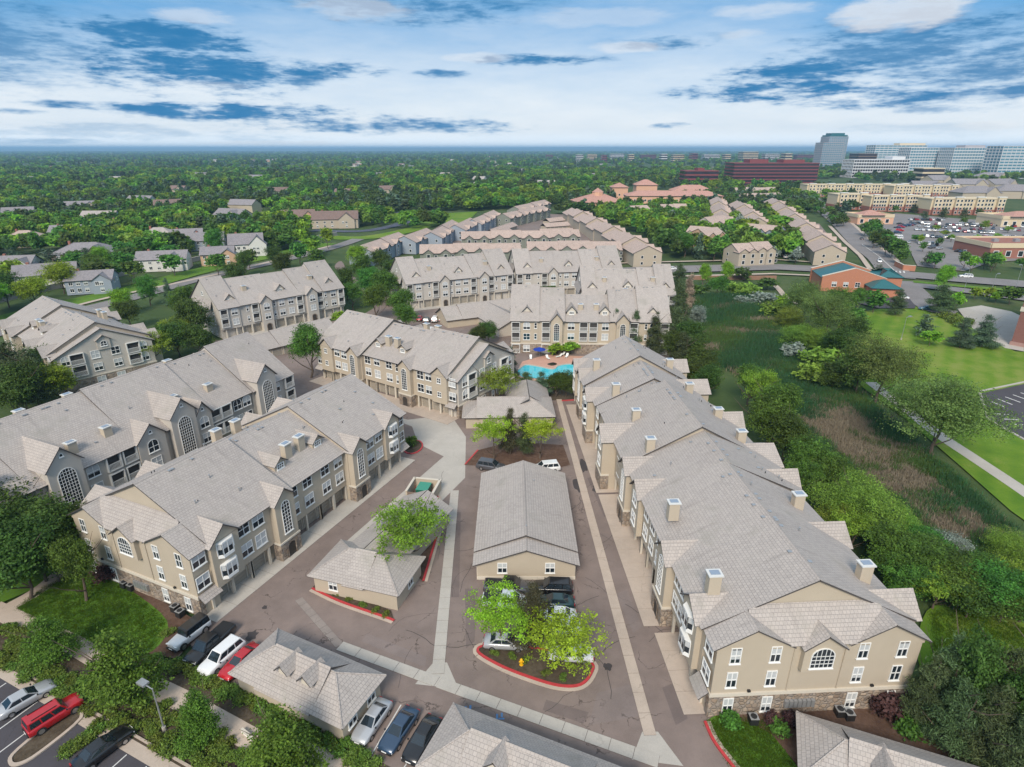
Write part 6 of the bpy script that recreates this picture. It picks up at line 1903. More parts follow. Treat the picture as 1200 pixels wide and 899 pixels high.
# ------------------------------------------------------------------ reeds of the marsh, grass of the lawns, distant forest (masses nobody could count)
def points_mesh(name, pts, sc, idx):
    me = bpy.data.meshes.new(name)
    me.from_pydata([tuple(p) for p in pts], [], [])
    a = me.attributes.new('sc', 'FLOAT_VECTOR', 'POINT'); a.data.foreach_set('vector', np.array(sc, dtype=np.float32).ravel())
    a = me.attributes.new('pick', 'INT', 'POINT'); a.data.foreach_set('value', np.array(idx, dtype=np.int32))
    a = me.attributes.new('rz', 'FLOAT', 'POINT'); a.data.foreach_set('value', RNG.random(len(pts)).astype(np.float32) * 6.28)
    return me
def mass(name, pts, sc, idx, meshes, label=None, cat=None):
    src = bpy.data.collections.new(name + '_source')
    for i, m in enumerate(meshes):
        src.objects.link(bpy.data.objects.new('%s_%02d' % (name, i), m))
    o = place(name, points_mesh(name, pts, sc, idx))
    o['kind'] = 'stuff'
    if label: tag(o, label, cat)
    ng = bpy.data.node_groups.new(name, 'GeometryNodeTree')
    ng.interface.new_socket('Geometry', in_out='INPUT', socket_type='NodeSocketGeometry'); ng.interface.new_socket('Geometry', in_out='OUTPUT', socket_type='NodeSocketGeometry')
    nd = ng.nodes; ln = ng.links
    gi, go = nd.new('NodeGroupInput'), nd.new('NodeGroupOutput')
    ci = nd.new('GeometryNodeCollectionInfo'); ci.inputs['Collection'].default_value = src; ci.inputs['Separate Children'].default_value = True; ci.inputs['Reset Children'].default_value = True
    ip = nd.new('GeometryNodeInstanceOnPoints'); ip.inputs['Pick Instance'].default_value = True
    def attr(n, t):
        a = nd.new('GeometryNodeInputNamedAttribute'); a.data_type = t; a.inputs['Name'].default_value = n
        return a.outputs[0]
    cx = nd.new('ShaderNodeCombineXYZ')
    ln.new(attr('rz', 'FLOAT'), cx.inputs[2])
    ln.new(gi.outputs[0], ip.inputs['Points']); ln.new(ci.outputs[0], ip.inputs['Instance'])
    ln.new(attr('pick', 'INT'), ip.inputs['Instance Index']); ln.new(attr('sc', 'FLOAT_VECTOR'), ip.inputs['Scale']); ln.new(cx.outputs[0], ip.inputs['Rotation'])
    ln.new(ip.outputs[0], go.inputs[0])
    md = o.modifiers.new('mass', 'NODES'); md.node_group = ng
    return o
# reeds
def tuft(name, n, h, spread, mat, seed, wd=.05):
    rng = np.random.default_rng(seed); b = MB()
    for i in range(n):
        x, y = rng.normal(size=2) * spread; a = rng.random() * 6.28; hh = h * (.6 + .6 * rng.random()); lx, ly = rng.normal(size=2) * .22 * hh
        c, s = math.cos(a) * wd, math.sin(a) * wd
        b.face([(x - c, y - s, 0), (x + c, y + s, 0), (x + lx + c * .2, y + ly + s * .2, hh), (x + lx - c * .2, y + ly - s * .2, hh)])
    return b.mesh(name, [mat])
M['reed'] = leafmat('reed_green', (.046, .122, .056), .6, .04); M['reedtan'] = leafmat('reed_straw', (.150, .152, .150), .3, .01, .15)
M['reed2'] = leafmat('reed_light', (.068, .135, .048), .5, .03); M['reed3'] = leafmat('reed_dark', (.034, .102, .052), .5, .03)
tufts = [tuft('reed_tuft', 26, 1.0, .42, M['reed'], 1), tuft('reed_tuft', 22, 1.1, .45, M['reed'], 2), tuft('straw_tuft', 24, .75, .42, M['reedtan'], 3), tuft('straw_tuft', 20, .65, .45, M['reedtan'], 4), tuft('reed_tuft', 24, 1.0, .42, M['reed2'], 5), tuft('reed_tuft', 24, 1.1, .42, M['reed3'], 6)]
pts, scs, ids = [], [], []
TAN = [(px((950, 470), (985, 465), (1010, 490), (1050, 540), (1090, 560), (1130, 590), (1160, 620), (1120, 640), (1060, 590), (1010, 560), (970, 520), (930, 490)), .72), (px((930, 455), (990, 452), (990, 480), (940, 480)), .45)]
xs = [p[0] for p in WET]; ys = [p[1] for p in WET]
from mathutils import noise as mnoise
rw = random.Random(21)
while len(pts) < 22000:
    x, y = rw.uniform(min(xs), max(xs)), rw.uniform(min(ys), max(ys))
    if not inside((x, y), WET) or rw.random() > min(1, (140. / max(40, y)) ** 1.1): continue
    nv = mnoise.noise(Vector((x * .11, y * .11, 0))) + .6 * mnoise.noise(Vector((x * .4, y * .4, 3)))
    pt = .33 + .55 * mnoise.noise(Vector((x * .07, y * .10, 11)))
    for P, v in TAN:
        if inside((x, y), P): pt = v
    tan = nv * .5 + .5 < pt + rw.uniform(-.22, .22)
    s = rw.uniform(.7, 1.35) * (1 + max(0, y - 90) / 110)
    pts.append((x, y, -.03)); scs.append((s, s, s * rw.uniform(.6, .95))); g2 = mnoise.noise(Vector((x * .06, y * .05, 31))) + rw.uniform(-.3, .3)
    ids.append((2 + rw.randrange(2)) if tan else 4 if g2 > .15 else 5 if g2 < -.15 else rw.randrange(2))
mass('reeds', pts, scs, ids, tufts, 'green and straw coloured reeds filling the marsh', 'reeds')
# lawn grass near the camera
gt = [tuft('grass_tuft', 14, .10, .16, leafmat('grass_blade', (.055, .120, .014), .4), 7 + k, .018) for k in range(2)]
pts, scs, ids = [], [], []
for P, n in ((px((20, 712), (48, 690), (85, 672), (112, 672), (150, 690), (196, 728), (180, 762), (140, 770), (95, 752), (60, 742)), 4200), (px((828, 848), (845, 838), (900, 846), (910, 870), (930, 898), (868, 915), (840, 868)), 1500), (px((1090, 718), (1120, 712), (1200, 735), (1290, 790), (1180, 850), (1095, 795)), 4500)):
    X = [p[0] for p in P]; Y = [p[1] for p in P]; m = 0
    while m < n:
        x, y = rw.uniform(min(X), max(X)), rw.uniform(min(Y), max(Y))
        if inside((x, y), P): pts.append((x, y, .06 if n == 1500 else .02)); s = rw.uniform(.8, 1.5); scs.append((s, s, s)); ids.append(rw.randrange(2)); m += 1
mass('grass', pts, scs, ids, gt, 'short mown grass of the near lawns', 'grass')
# distant wood
fk = ['maple', 'dark', 'dark', 'maple', 'bright', 'spruce', 'pine', 'ash2', 'dark', 'willow']
fm = []
for k in fk:
    g = random.Random(hash_(k) + 3)
    class _g: random = staticmethod(g.random)
    w = SP[k]['w']
    lb = lob_cone(_g, 6, w / 2 * .95, 1.0, 8, .8) if k in ('spruce', 'pine') else lob_round(_g, 7, w / 2 * .92, 4.6, 6.0)
    fm.append(foliage_mesh('far_crown', lb, 110, 6, .56, LM[k], 90 + len(fm), .45, False, .22, aspect=.8))
pts, scs, ids = [], [], []
def wood(n, y0, y1, half, keep, hs=(.9, 1.6), ws=(.9, 1.5), chk=True, mind=0):
    m = tries = 0
    grid = {}
    while m < n and tries < n * 45:
        tries += 1
        y = math.sqrt(rw.uniform(y0 * y0, y1 * y1)); x = rw.uniform(-half, half) * y
        if not keep(x, y): continue
        if mind:
            c = (int(x / mind), int(y / mind))
            if any(q in grid and math.hypot(grid[q][0] - x, grid[q][1] - y) < mind for q in ((c[0] + i, c[1] + j) for i in (-1, 0, 1) for j in (-1, 0, 1))): continue
            grid[c] = (x, y)
        if chk and blocked(x, y): continue
        nv = mnoise.noise(Vector((x * .012, y * .006, 7)))
        s = ws[0] + (ws[1] - ws[0]) * (rw.random() ** 1.7) * (1.0 + .7 * mnoise.noise(Vector((x * .02, y * .009, 2))))
        pts.append((x, y, -.1)); scs.append((s, s, rw.uniform(*hs))); m += 1
        ids.append(rw.choice((1, 2, 8, 6, 5)) if nv < -.1 else rw.choice((0, 3, 0, 7, 1, 4, 9)))
def pxof(x, y): 
    zc = y * _c + 50 * _s; return 600 + 700 * x / zc, 449.5 + 700 * (50 * _c - y * _s) / zc
def keep_mid(x, y):
    u, v = pxof(x, y)
    if u < 520 and v < 300 - max(0, u - 330) * .13 and v < 268: return True
    if u <= 360 and v < 300: return True
    if 380 < u < 700 and v < 247 - (u - 560) * .05 * (u > 560): return True
    if 690 < u < 860 and v < 222: return True
    if 640 < u < 720 and v < 240: return True
    if 720 <= u < 850 and 246 < v < 262: return rw.random() < .7
    if 640 < u < 800 and 250 < v < 305 and u > 640 + (v - 245) * 2.6: return True
    if 850 <= u < 1000 and v < 212 - (u - 850) * .02: return True
    if u >= 1000 and v < 214: return rw.random() < .75
    if 920 < u < 1000 and 222 < v < 250: return rw.random() < .5
    if 800 < u < 930 and 222 < v < 304: return rw.random() < .55
    return False
wood(5200, 190, 640, 1.15, keep_mid, (1.0, 1.6), (1.05, 2.1), True, 6.6)
wood(5200, 600, 1500, 1.05, keep_mid, (1.1, 1.9), (1.4, 2.9), True, 9.5)
wood(13000, 1450, 5200, .98, lambda x, y: True, (1.0, 2.0), (1.2, 3.4), False)
wood(6000, 5000, 11000, .95, lambda x, y: True, (1.3, 1.9), (3, 5.5), False)
mass('forest', pts, scs, ids, fm, 'dense mixed wood of deciduous and dark trees reaching the horizon', 'forest')
# ------------------------------------------------------------------ cars
CT = {
 #        L     W     profile of lower body (x, z_top, half width factor)                      cabin: base x0,x1, top x0,x1, belt, roof, hwb, hwt
 'sedan': dict(L=4.7, W=1.8, top=[(-2.35, .72, .84), (-2.2, .90, .93), (-1.5, .98, 1), (0, .95, 1), (1.0, .92, 1), (1.9, .80, .97), (2.25, .66, .88), (2.35, .52, .8)], cab=(-1.75, 1.05, -1.0, .2, .92, 1.42, .82, .62), wb=1.38, wr=.32),
 'suv': dict(L=4.8, W=1.9, top=[(-2.4, .95, .9), (-2.3, 1.05, .96), (-1.5, 1.08, 1), (0, 1.05, 1), (1.1, 1.03, 1), (2.0, .96, .97), (2.3, .84, .9), (2.4, .6, .84)], cab=(-2.32, 1.2, -2.0, .45, 1.03, 1.72, .86, .70), wb=1.42, wr=.37),
 'jeep': dict(L=4.4, W=1.85, top=[(-2.2, 1.05, .9), (-2.15, 1.08, .92), (-1, 1.08, .93), (0, 1.08, .93), (.75, 1.08, .92), (1.5, 1.04, .84), (2.05, 1.0, .76), (2.1, .7, .72)], cab=(-2.15, .8, -2.08, .55, 1.06, 1.80, .82, .74), wb=1.35, wr=.40),
 'pickup': dict(L=5.7, W=1.95, top=[(-2.85, 1.02, .93), (-2.8, 1.05, .96), (-1.2, 1.05, 1), (0, 1.05, 1), (1.3, 1.03, 1), (2.4, .98, .97), (2.75, .88, .9), (2.85, .6, .85)], cab=(-.65, 1.6, -.5, .9, 1.03, 1.80, .88, .72), wb=1.75, wr=.40),
 'offroader': dict(L=4.5, W=1.85, top=[(-2.25, 1.0, .93), (-2.2, 1.06, .96), (-1.2, 1.08, 1), (0, 1.06, 1), (1.0, 1.04, .99), (1.8, 1.0, .95), (2.2, .92, .88), (2.25, .6, .85)], cab=(-2.2, 1.05, -2.08, .55, 1.04, 1.75, .86, .74), wb=1.35, wr=.40),
}
CAR = {}
def car_meshes(kind):
    d = CT[kind]; hw = d['W'] / 2
    b = MB()
    ring = []
    for x, zt, k in d['top']:
        w = hw * k; zb = .24 if abs(x) < d['L'] / 2 - .12 else .34
        ring.append([(x, -w * .9, zb), (x, -w, zb + .16), (x, -w * 1.0, zt - .24), (x, -w * .965, zt - .07), (x, -w * .86, zt), (x, 0, zt + .025), (x, w * .86, zt), (x, w * .965, zt - .07), (x, w, zt - .24), (x, w, zb + .16), (x, w * .9, zb)])
    for i in range(len(ring) - 1):
        for j in range(10): b.face([ring[i][j], ring[i + 1][j], ring[i + 1][j + 1], ring[i][j + 1]])
        b.face([ring[i][10], ring[i + 1][10], ring[i + 1][0], ring[i][0]])
    b.face(ring[0][::-1]); b.face(ring[-1])
    if kind == 'pickup':
        pass
    body = b.mesh('car_body', [M['white']], smooth=True)
    x0, x1, t0, t1, zb, zr, kb, kt = d['cab']
    wb_, wt = hw * kb * 1.06, hw * kt
    c = MB()
    lo = [(x0, -wb_, zb - .05), (x1, -wb_ * .94, zb - .05), (x1, wb_ * .94, zb - .05), (x0, wb_, zb - .05)]
    hi = [(t0, -wt, zr - .05), (t1, -wt, zr - .05), (t1, wt, zr - .05), (t0, wt, zr - .05)]
    rf = [(t0 + .1, -wt * .88, zr), (t1 - .08, -wt * .86, zr), (t1 - .08, wt * .86, zr), (t0 + .1, wt * .88, zr)]
    for i in range(4):
        j = (i + 1) % 4
        c.face([lo[i], lo[j], hi[j], hi[i]]); c.face([hi[i], hi[j], rf[j], rf[i]])
    c.face(rf)
    cabin = c.mesh('car_cabin', [M['white']])
    def pane(A, B, Cc, D, off, q0=.08, q1=.92, z0=.1, z1=.9):
        A, B, Cc, D = map(Vector, (A, B, Cc, D))
        P = lambda s, t: (A.lerp(B, s)).lerp(D.lerp(Cc, s), t) + Vector(off)
        g = MB(); g.face([P(q0, z0), P(q1, z0), P(q1, z1), P(q0, z1)]); return g
    gl = {}
    gl['windscreen'] = pane(lo[1], lo[2], hi[2], hi[1], (.012, 0, .006), .07, .93, .12, .96)
    gl['rear_window'] = pane(lo[3], lo[0], hi[0], hi[3], (-.012, 0, .006), .1, .9, .2, .92)
    for s, (a, bb, cc, dd), o in ((-1, (lo[0], lo[1], hi[1], hi[0]), (0, -.012, 0)), (1, (lo[2], lo[3], hi[3], hi[2]), (0, .012, 0))):
        m = 3 if kind in ('suv', 'offroader', 'jeep') else 2
        g = MB()
        for k in range(m):
            q = pane(a, bb, cc, dd, o, .04 + k * .93 / m + .015, .04 + (k + 1) * .93 / m - .02, .2, .9)
            g.face(q.v)
        gl['side_window' + ('' if s < 0 else '_')] = g
    glass = {k: g.mesh(k.strip('_'), [M['glass']]) for k, g in gl.items()}
    w = MB(); r = d['wr']; w.cyl((0, -.11, 0), (0, .11, 0), r, n=14)
    wheel = w.mesh('tyre', [M['tyre']])
    w = MB(); w.cyl((0, -.118, 0), (0, .118, 0), r * .62, n=10); rim = w.mesh('rim', [M['rim']])
    zt = d['top'][-2][1]
    h = MB(); h.box(-.06, .05, -.22, .22, -.07, .07); head = h.mesh('headlight', [M['lens']])
    h = MB(); h.box(-.05, .06, -.16, .16, -.11, .11); tail = h.mesh('tail_light', [M['tail']])
    h = MB(); h.box(-.04, .1, -hw * .78, hw * .78, -.09, .09); bump = h.mesh('bumper', [M['black']])
    h = MB(); h.box(-.06, .06, -.07, .07, -.06, .06); mir = h.mesh('mirror', [M['black']])
    bed = None
    if kind == 'pickup':
        h = MB(); h.box(-2.72, -.72, -.78, .78, 1.06, 1.09); bed = h.mesh('load_cover', [M['black']])
    if kind == 'jeep':
        h = MB(); h.cyl((-2.32, 0, .95), (-2.2, 0, .95), .36, n=12); bed = h.mesh('spare_wheel', [M['tyre']])
    if kind == 'offroader':
        h = MB()
        for s in (-.5, .5): h.box(-1.7, .3, s - .03, s + .03, 1.76, 1.82)
        bed = h.mesh('roof_rack', [M['black']])
    return dict(body=body, cabin=cabin, glass=glass, wheel=wheel, rim=rim, head=head, tail=tail, bump=bump, mir=mir, extra=bed, d=d, zt=zt, hw=hw)
_p = MB(); _p.box(-.012, .012, -.26, .26, -.06, .06); PLATE = _p.mesh('number_plate', [M['white']])
PAINT = {}
def paint(c):
    if c not in PAINT:
        m, t, b = newmat('car_paint')
        b.inputs['Base Color'].default_value = (*c, 1); b.inputs['Roughness'].default_value = .32; b.inputs['Metallic'].default_value = .25 if max(c) < .7 else 0
        b.inputs['Coat Weight'].default_value = .8; b.inputs['Coat Roughness'].default_value = .06
        PAINT[c] = m
    return PAINT[c]
def tinted(o, m):
    o.material_slots[0].link = 'OBJECT'; o.material_slots[0].material = m
def car(kind, x, y, ang, col, label, group=None, roofcol=None, z=.012):
    if kind not in CAR: CAR[kind] = car_meshes(kind)
    q = CAR[kind]; d = q['d']
    r = empty('parked_car', (x, y, z), ang, label, 'car', group)
    m = paint(col)
    tinted(place('car_body', q['body'], r), m); tinted(place('car_cabin', q['cabin'], r), paint(roofcol) if roofcol else m)
    for k, g in q['glass'].items(): place(k.strip('_'), g, r)
    for sx in (-1, 1):
        for sy in (-1, 1):
            w = place('wheel', q['wheel'], r, (sx * d['wb'], sy * (q['hw'] - .1), d['wr'])); place('rim', q['rim'], w)
    for sy in (-1, 1):
        place('headlight', q['head'], r, (d['L'] / 2 - .1, sy * q['hw'] * .62, q['zt'] - .16)); place('tail_light', q['tail'], r, (-d['L'] / 2 + .03, sy * q['hw'] * .66, d['top'][1][1] - .22))
        place('mirror', q['mir'], r, (d['cab'][1] - .25, sy * (q['hw'] + .06), d['cab'][4] + .08))
    place('bumper', q['bump'], r, (d['L'] / 2 - .02, 0, .42)); b = place('bumper', q['bump'], r, (-d['L'] / 2 + .02, 0, .45), math.pi)
    for sx in (-1, 1): place('number_plate', PLATE, r, (sx * (d['L'] / 2 + .075), 0, .52))
    if q['extra']: place(q['extra'].name.split('.')[0], q['extra'], r)
    return r
WHT, SIL, BLK, RED, GRN, BLU, GRY, DRD = (.72, .73, .74), (.42, .43, .45), (.012, .012, .014), (.48, .012, .02), (.012, .045, .05), (.03, .06, .11), (.09, .09, .10), (.30, .02, .03)
def at(kind, a, b, col, label, group=None, roofcol=None):
    """car with its tail at photo pixel a and nose at b (on the ground)"""
    p, q = G(*a), G(*b)
    return car(kind, (p[0] + q[0]) / 2, (p[1] + q[1]) / 2, math.atan2(q[1] - p[1], q[0] - p[0]), col, label, group, roofcol)
at('sedan', (0, 842), (62, 806), SIL, 'silver saloon parked nose in at the near car park kerb')
at('offroader', (38, 860), (92, 826), RED, 'bright red off roader parked beside the silver saloon')
at('sedan', (96, 902), (148, 862), BLK, 'black saloon beside the small kerbed planter')
at('jeep', (237, 737), (208, 760), WHT, 'white off roader with a black top beside the tan end wall', None, (.02, .02, .022))
at('pickup', (266, 742), (228, 778), BLK, 'black pick up truck parked between two white cars')
at('suv', (276, 762), (246, 788), WHT, 'white estate car between the black pick up and the red car')
at('sedan', (298, 766), (268, 794), RED, 'red car half hidden by the corner of the garage roof')
at('sedan', (449, 832), (424, 868), SIL, 'silver saloon beside the window wall of the garage')
at('sedan', (482, 840), (454, 881), BLU, 'dark blue saloon between the silver and the black saloon')
at('sedan', (508, 850), (482, 893), BLK, 'black saloon nearest the garage cut by the bottom edge')
at('pickup', (578, 691), (612, 693), GRY, 'grey and black pick up truck in front of the middle garage window', None, BLK)
at('suv', (671, 694), (624, 692), BLK, 'long black estate car in front of the middle garage')
at('pickup', (571, 708), (616, 711), WHT, 'white pick up truck behind the grey pick up, partly under the left lime tree')
at('sedan', (668, 710), (631, 709), GRN, 'dark green saloon behind the long black estate car')
at('sedan', (669, 726), (634, 724), WHT, 'white saloon behind the dark green saloon'); at('sedan', (676, 742), (638, 740), WHT, 'white saloon half under the right lime tree')
at('sedan', (573, 756), (612, 758), SIL, 'silver saloon under the left lime tree'); at('sedan', (688, 772), (650, 770), WHT, 'white car almost hidden under the right lime tree')
at('suv', (563, 548), (588, 552), GRY, 'dark blue grey car behind the far left corner of the middle garage'); at('suv', (650, 551), (628, 553), WHT, 'white van like car behind the far right corner of the middle garage')
at('suv', (497, 384), (503, 372), GRN, 'dark green car beside the grey roofed garage in the lane'); at('suv', (507, 382), (513, 371), WHT, 'white car beside the dark green one in the lane'); at('sedan', (516, 381), (521, 371), WHT, 'second white car in the lane by the garage'); at('sedan', (490, 380), (494, 370), DRD, 'dark red car at the left end of the lane row'); at('suv', (501, 393), (510, 387), WHT, 'white car alone before the lane row')
at('sedan', (1066, 351), (1046, 350), WHT, 'white car parked on the shop car park'); at('sedan', (1093, 364), (1078, 363), (.03, .11, .17), 'teal blue car by the dark pine on the shop car park')
at('suv', (1029, 304), (1032, 311), WHT, 'white car stopped at the crossing'); at('sedan', (1012, 283), (1007, 279), BLK, 'black car driving up the street'); at('sedan', (795, 316), (778, 316), WHT, 'white car on the bridge road left of the pale poplar'); at('suv', (1140, 326), (1123, 325), WHT, 'white car on the upper road by the car park'); at('suv', (918, 304), (925, 301), WHT, 'white car beside the right hand town houses')
for i, (x, y) in enumerate([(922, 301), (930, 299), (935, 303)]):
    a, b = G(x, y); car('suv', a, b, .4, [SIL, WHT, BLK][i], ['silver car before the tan gabled town house', 'white car before the tan gabled town house', 'black car before the tan gabled town house'][i])
# small cars of the big car park: one mesh each
def small_car(kind):
    q = CAR.setdefault(kind, car_meshes(kind)); b = MB()
    for me, k in ((q['body'], 0), (q['cabin'], 0), *((g, 1) for g in q['glass'].values())):
        vs = [v.co[:] for v in me.vertices]
        for p in me.polygons: b.face([vs[i] for i in p.vertices], k)
    for sx in (-1, 1):
        for sy in (-1, 1): b.cyl((sx * q['d']['wb'], sy * (q['hw'] - .2), q['d']['wr']), (sx * q['d']['wb'], sy * q['hw'], q['d']['wr']), q['d']['wr'], n=8, m=2)
    return b.mesh('small_car', [M['white'], M['glass'], M['tyre']])
SM = {k: small_car(k) for k in ('sedan', 'suv')}
CN = {WHT: 'white', SIL: 'silver', BLK: 'black', RED: 'red', BLU: 'blue', GRY: 'grey', DRD: 'dark red'}
rc = random.Random(3)
for (a, b, n, fill) in [((1050, 268), (1078, 262), 8, .8), ((1062, 262), (1150, 266), 26, .75), ((1072, 270), (1165, 274), 26, .8), ((1080, 278), (1175, 283), 24, .75), ((1058, 285), (1100, 288), 9, .6), ((1130, 284), (1200, 288), 15, .8), ((1150, 268), (1205, 272), 13, .7), ((1140, 279), (1205, 279), 14, .6), ((1052, 282), (1054, 262), 7, .5), ((1150, 290), (1200, 293), 10, .6), ((1064, 258), (1110, 259), 14, .8), ((1105, 279), (1150, 286), 12, .7), ((1120, 262), (1200, 267), 20, .8), ((1090, 291), (1135, 297), 10, .6), ((1076, 266), (1150, 270), 22, .6)]:
    p, q = Vector(G(*a)), Vector(G(*b))
    ang = math.atan2(q.y - p.y, q.x - p.x) + math.pi / 2
    for k in range(n):
        if rc.random() > fill: continue
        w = p.lerp(q, (k + .5) / n)
        c = rc.choice((WHT, WHT, SIL, SIL, BLK, BLK, GRY, RED, BLU, DRD)); kd = rc.choice(('sedan', 'suv'))
        o = place('parked_car', SM[kd], None, (w.x + rc.uniform(-.4, .4), w.y + rc.uniform(-.6, .6), .12), ang + rc.choice((0, math.pi)))
        tinted(o, paint(c)); tag(o, 'small %s %s far off in the big car park before the cream flats' % (CN[c], 'estate car' if kd == 'suv' else 'saloon'), 'car', 'cars in the big car park')

# ------------------------------------------------------------------ street furniture
def lamp(px_, py_, h, ang, label, arm=1.4, pole=.09):
    x, y = G(px_, py_)
    r = empty('street_lamp', (x, y, 0), ang, label, 'street lamp')
    b = MB(); b.cyl((0, 0, 0), (0, 0, h), pole, pole * .6, 8); b.obj('pole', M['metal'], r)
    b = MB(); b.cyl((0, 0, 0), (0, 0, .5), pole * 2.2, pole * 2, 8); b.obj('base', M['concrete'], r)
    b = MB(); b.cyl((0, 0, h - .1), (arm * .7, 0, h), .05, n=6); b.obj('arm', M['metal'], r)
    b = MB(); b.box(arm * .55, arm * 1.25, -.3, .3, h - .02, h + .2); o = b.obj('lamp_head', M['metal'], r)
    b = MB(); b.box(arm * .6, arm * 1.2, -.24, .24, h - .05, h - .022); b.obj('lens', M['lens'], o)
lamp(193, 856, 5.2, R(155), 'grey street lamp among the junipers of the near car park')
lamp(1056, 398, 6.5, R(20), 'slim lamp beside the court'); lamp(1129, 343, 9, R(200), 'left tall white lamp by the lower road'); lamp(1160, 347, 8, R(20), 'middle tall white lamp by the lower road'); lamp(1190, 338, 9, R(200), 'right tall white lamp by the lower road')
x, y = G(611, 780)
r = empty('fire_hydrant', (x, y, .1), 0, 'yellow fire hydrant on the red kerbed island', 'hydrant')
M['yellow'] = plain('yellow_paint', (.75, .42, .01), .45, var=.05)
b = MB(); b.cyl((0, 0, 0), (0, 0, .62), .15, .14, 10); b.cyl((0, 0, 0), (0, 0, .06), .22, n=10); b.obj('barrel', M['yellow'], r)
b = MB(); b.cyl((0, 0, .62), (0, 0, .74), .19, .15, 10); b.cyl((0, 0, .74), (0, 0, .86), .15, .04, 10); b.obj('bonnet', M['yellow'], r)
b = MB(); b.cyl((-.26, 0, .42), (.26, 0, .42), .08, n=8); b.obj('nozzle', M['yellow'], r); b = MB(); b.cyl((0, 0, .45), (0, -.25, .45), .1, n=8); b.obj('nozzle', M['yellow'], r)
AC = None
def aircon(px_, py_, ang, label):
    x, y = G(px_, py_)
    r = empty('air_conditioner', (x, y, .05), ang, label, 'air conditioner', 'air conditioners by the end walls')
    b = MB(); b.box(-.38, .38, -.38, .38, 0, .75); b.obj('casing', M['black'], r)
    b = MB(); b.box(-.40, .40, -.40, .40, .752, .80); b.obj('top_grille', M['metal'], r)
    b = MB(); b.cyl((0, 0, .802), (0, 0, .83), .30, n=12); b.obj('fan', M['black'], r)
for i, (x, y, l) in enumerate([(147, 688, 'left of two black air conditioners on the mulch by the tan end wall'), (155, 691, 'right of two black air conditioners on the mulch by the tan end wall'), (206, 716, 'single black air conditioner near the garage corner of the tan end wall'), (983, 838, 'left black air conditioner under the end wall of the long block'), (994, 842, 'right black air conditioner under the end wall of the long block'), (882, 847, 'dark air conditioner behind the plum bush at the corner lawn'), (212, 722, 'second air conditioner by the garage corner of the tan end wall')]):
    aircon(x, y, R(-24) if x < 400 else 0, l)
def meters(root, X, v, face, n, label):
    for k in range(n):
        b = MB(); x0, x1 = sorted((X(-.4), X(-.1)))
        b.box(x0, x1, v + k * .42, v + k * .42 + .36, 1.0, 1.8); b.obj('meter_box', M['metal'], root)
meters(blkA, lambda d: d, 8.6, 'L', 6, ''); meters(blkR, lambda d: 76 - d, 7.4, 'R', 7, '')
# bin enclosure with a green container
x, y = G(497, 580)
r = empty('bin_enclosure', (x, y, 0), R(80), 'low walled enclosure holding a green container, at the fork of the lanes', 'bin enclosure')
for a in ((-2, 2, -2.2, -1.95), (-2, 2, 1.95, 2.2), (1.76, 2.0, -1.948, 1.948)):
    b = MB(); b.box(*a, 0, 1.7); b.obj('wall', M['tan'], r); b = MB(); b.box(a[0] - .06, a[1] + .06, a[2] - .06, a[3] + .06, 1.702, 1.82); b.obj('coping', M['cream'], r)
b = MB(); b.box(-2.06, -1.98, -1.94, -.02, .1, 1.6); b.obj('gate', M['brown'], r); b = MB(); b.box(-2.06, -1.98, .02, 1.94, .1, 1.6); b.obj('gate', M['brown'], r)
r2 = empty('skip_container', (x, y, .02), R(80), 'green refuse container inside the low walled enclosure', 'container')
b = MB(); b.extr([(-1.1, .15), (1.0, .15), (1.2, 1.5), (-1.2, 1.35)], -.9, .9, 'v'); b.obj('bin_body', plain('green_bin', (.02, .14, .10), .5), r2, recalc=True); b = MB(); b.box(-1.2, 1.2, -.95, .95, 1.5, 1.56); b.obj('bin_lid', plain('green_lid', (.05, .26, .18), .5), r2)
# pool side
x, y = G(632, 419)
r = empty('parasol', (x, y, .06), 0, 'blue parasol open beside the pool', 'parasol')
b = MB(); b.cyl((0, 0, 0), (0, 0, 2.3), .03, n=6); b.obj('pole', M['metal'], r)
b = MB(); n = 8; M['navy'] = plain('blue_canvas', (.01, .045, .32), .8)
for i in range(n):
    a, c = 2 * math.pi * i / n, 2 * math.pi * (i + 1) / n
    b.face([(1.7 * math.cos(a), 1.7 * math.sin(a), 2.1), (1.7 * math.cos(c), 1.7 * math.sin(c), 2.1), (0, 0, 2.75)])
b.obj('canopy', M['navy'], r)
for i, (x, y) in enumerate([(655, 419), (659, 417), (664, 419), (622, 421), (642, 421)]):
    a, c = G(x, y)
    r = empty('sun_lounger', (a, c, .06), R(-60 + i * 20), 'white sun lounger on the coral pool deck', 'sun lounger', 'sun loungers by the pool')
    b = MB(); b.box(-.3, .3, -.9, .4, .3, .36); b.obj('seat', M['white'], r); b = MB(); b.slab((-.3, .4, .33), (.3, .4, .33), (.3, .95, .85), (-.3, .95, .85), .05, 0, 0); b.obj('backrest', M['white'], r)
    for sx in (-.26, .22):
        for sy in (-.85, .3): b = MB(); b.box(sx, sx + .05, sy, sy + .05, 0, .3); b.obj('leg', M['white'], r)
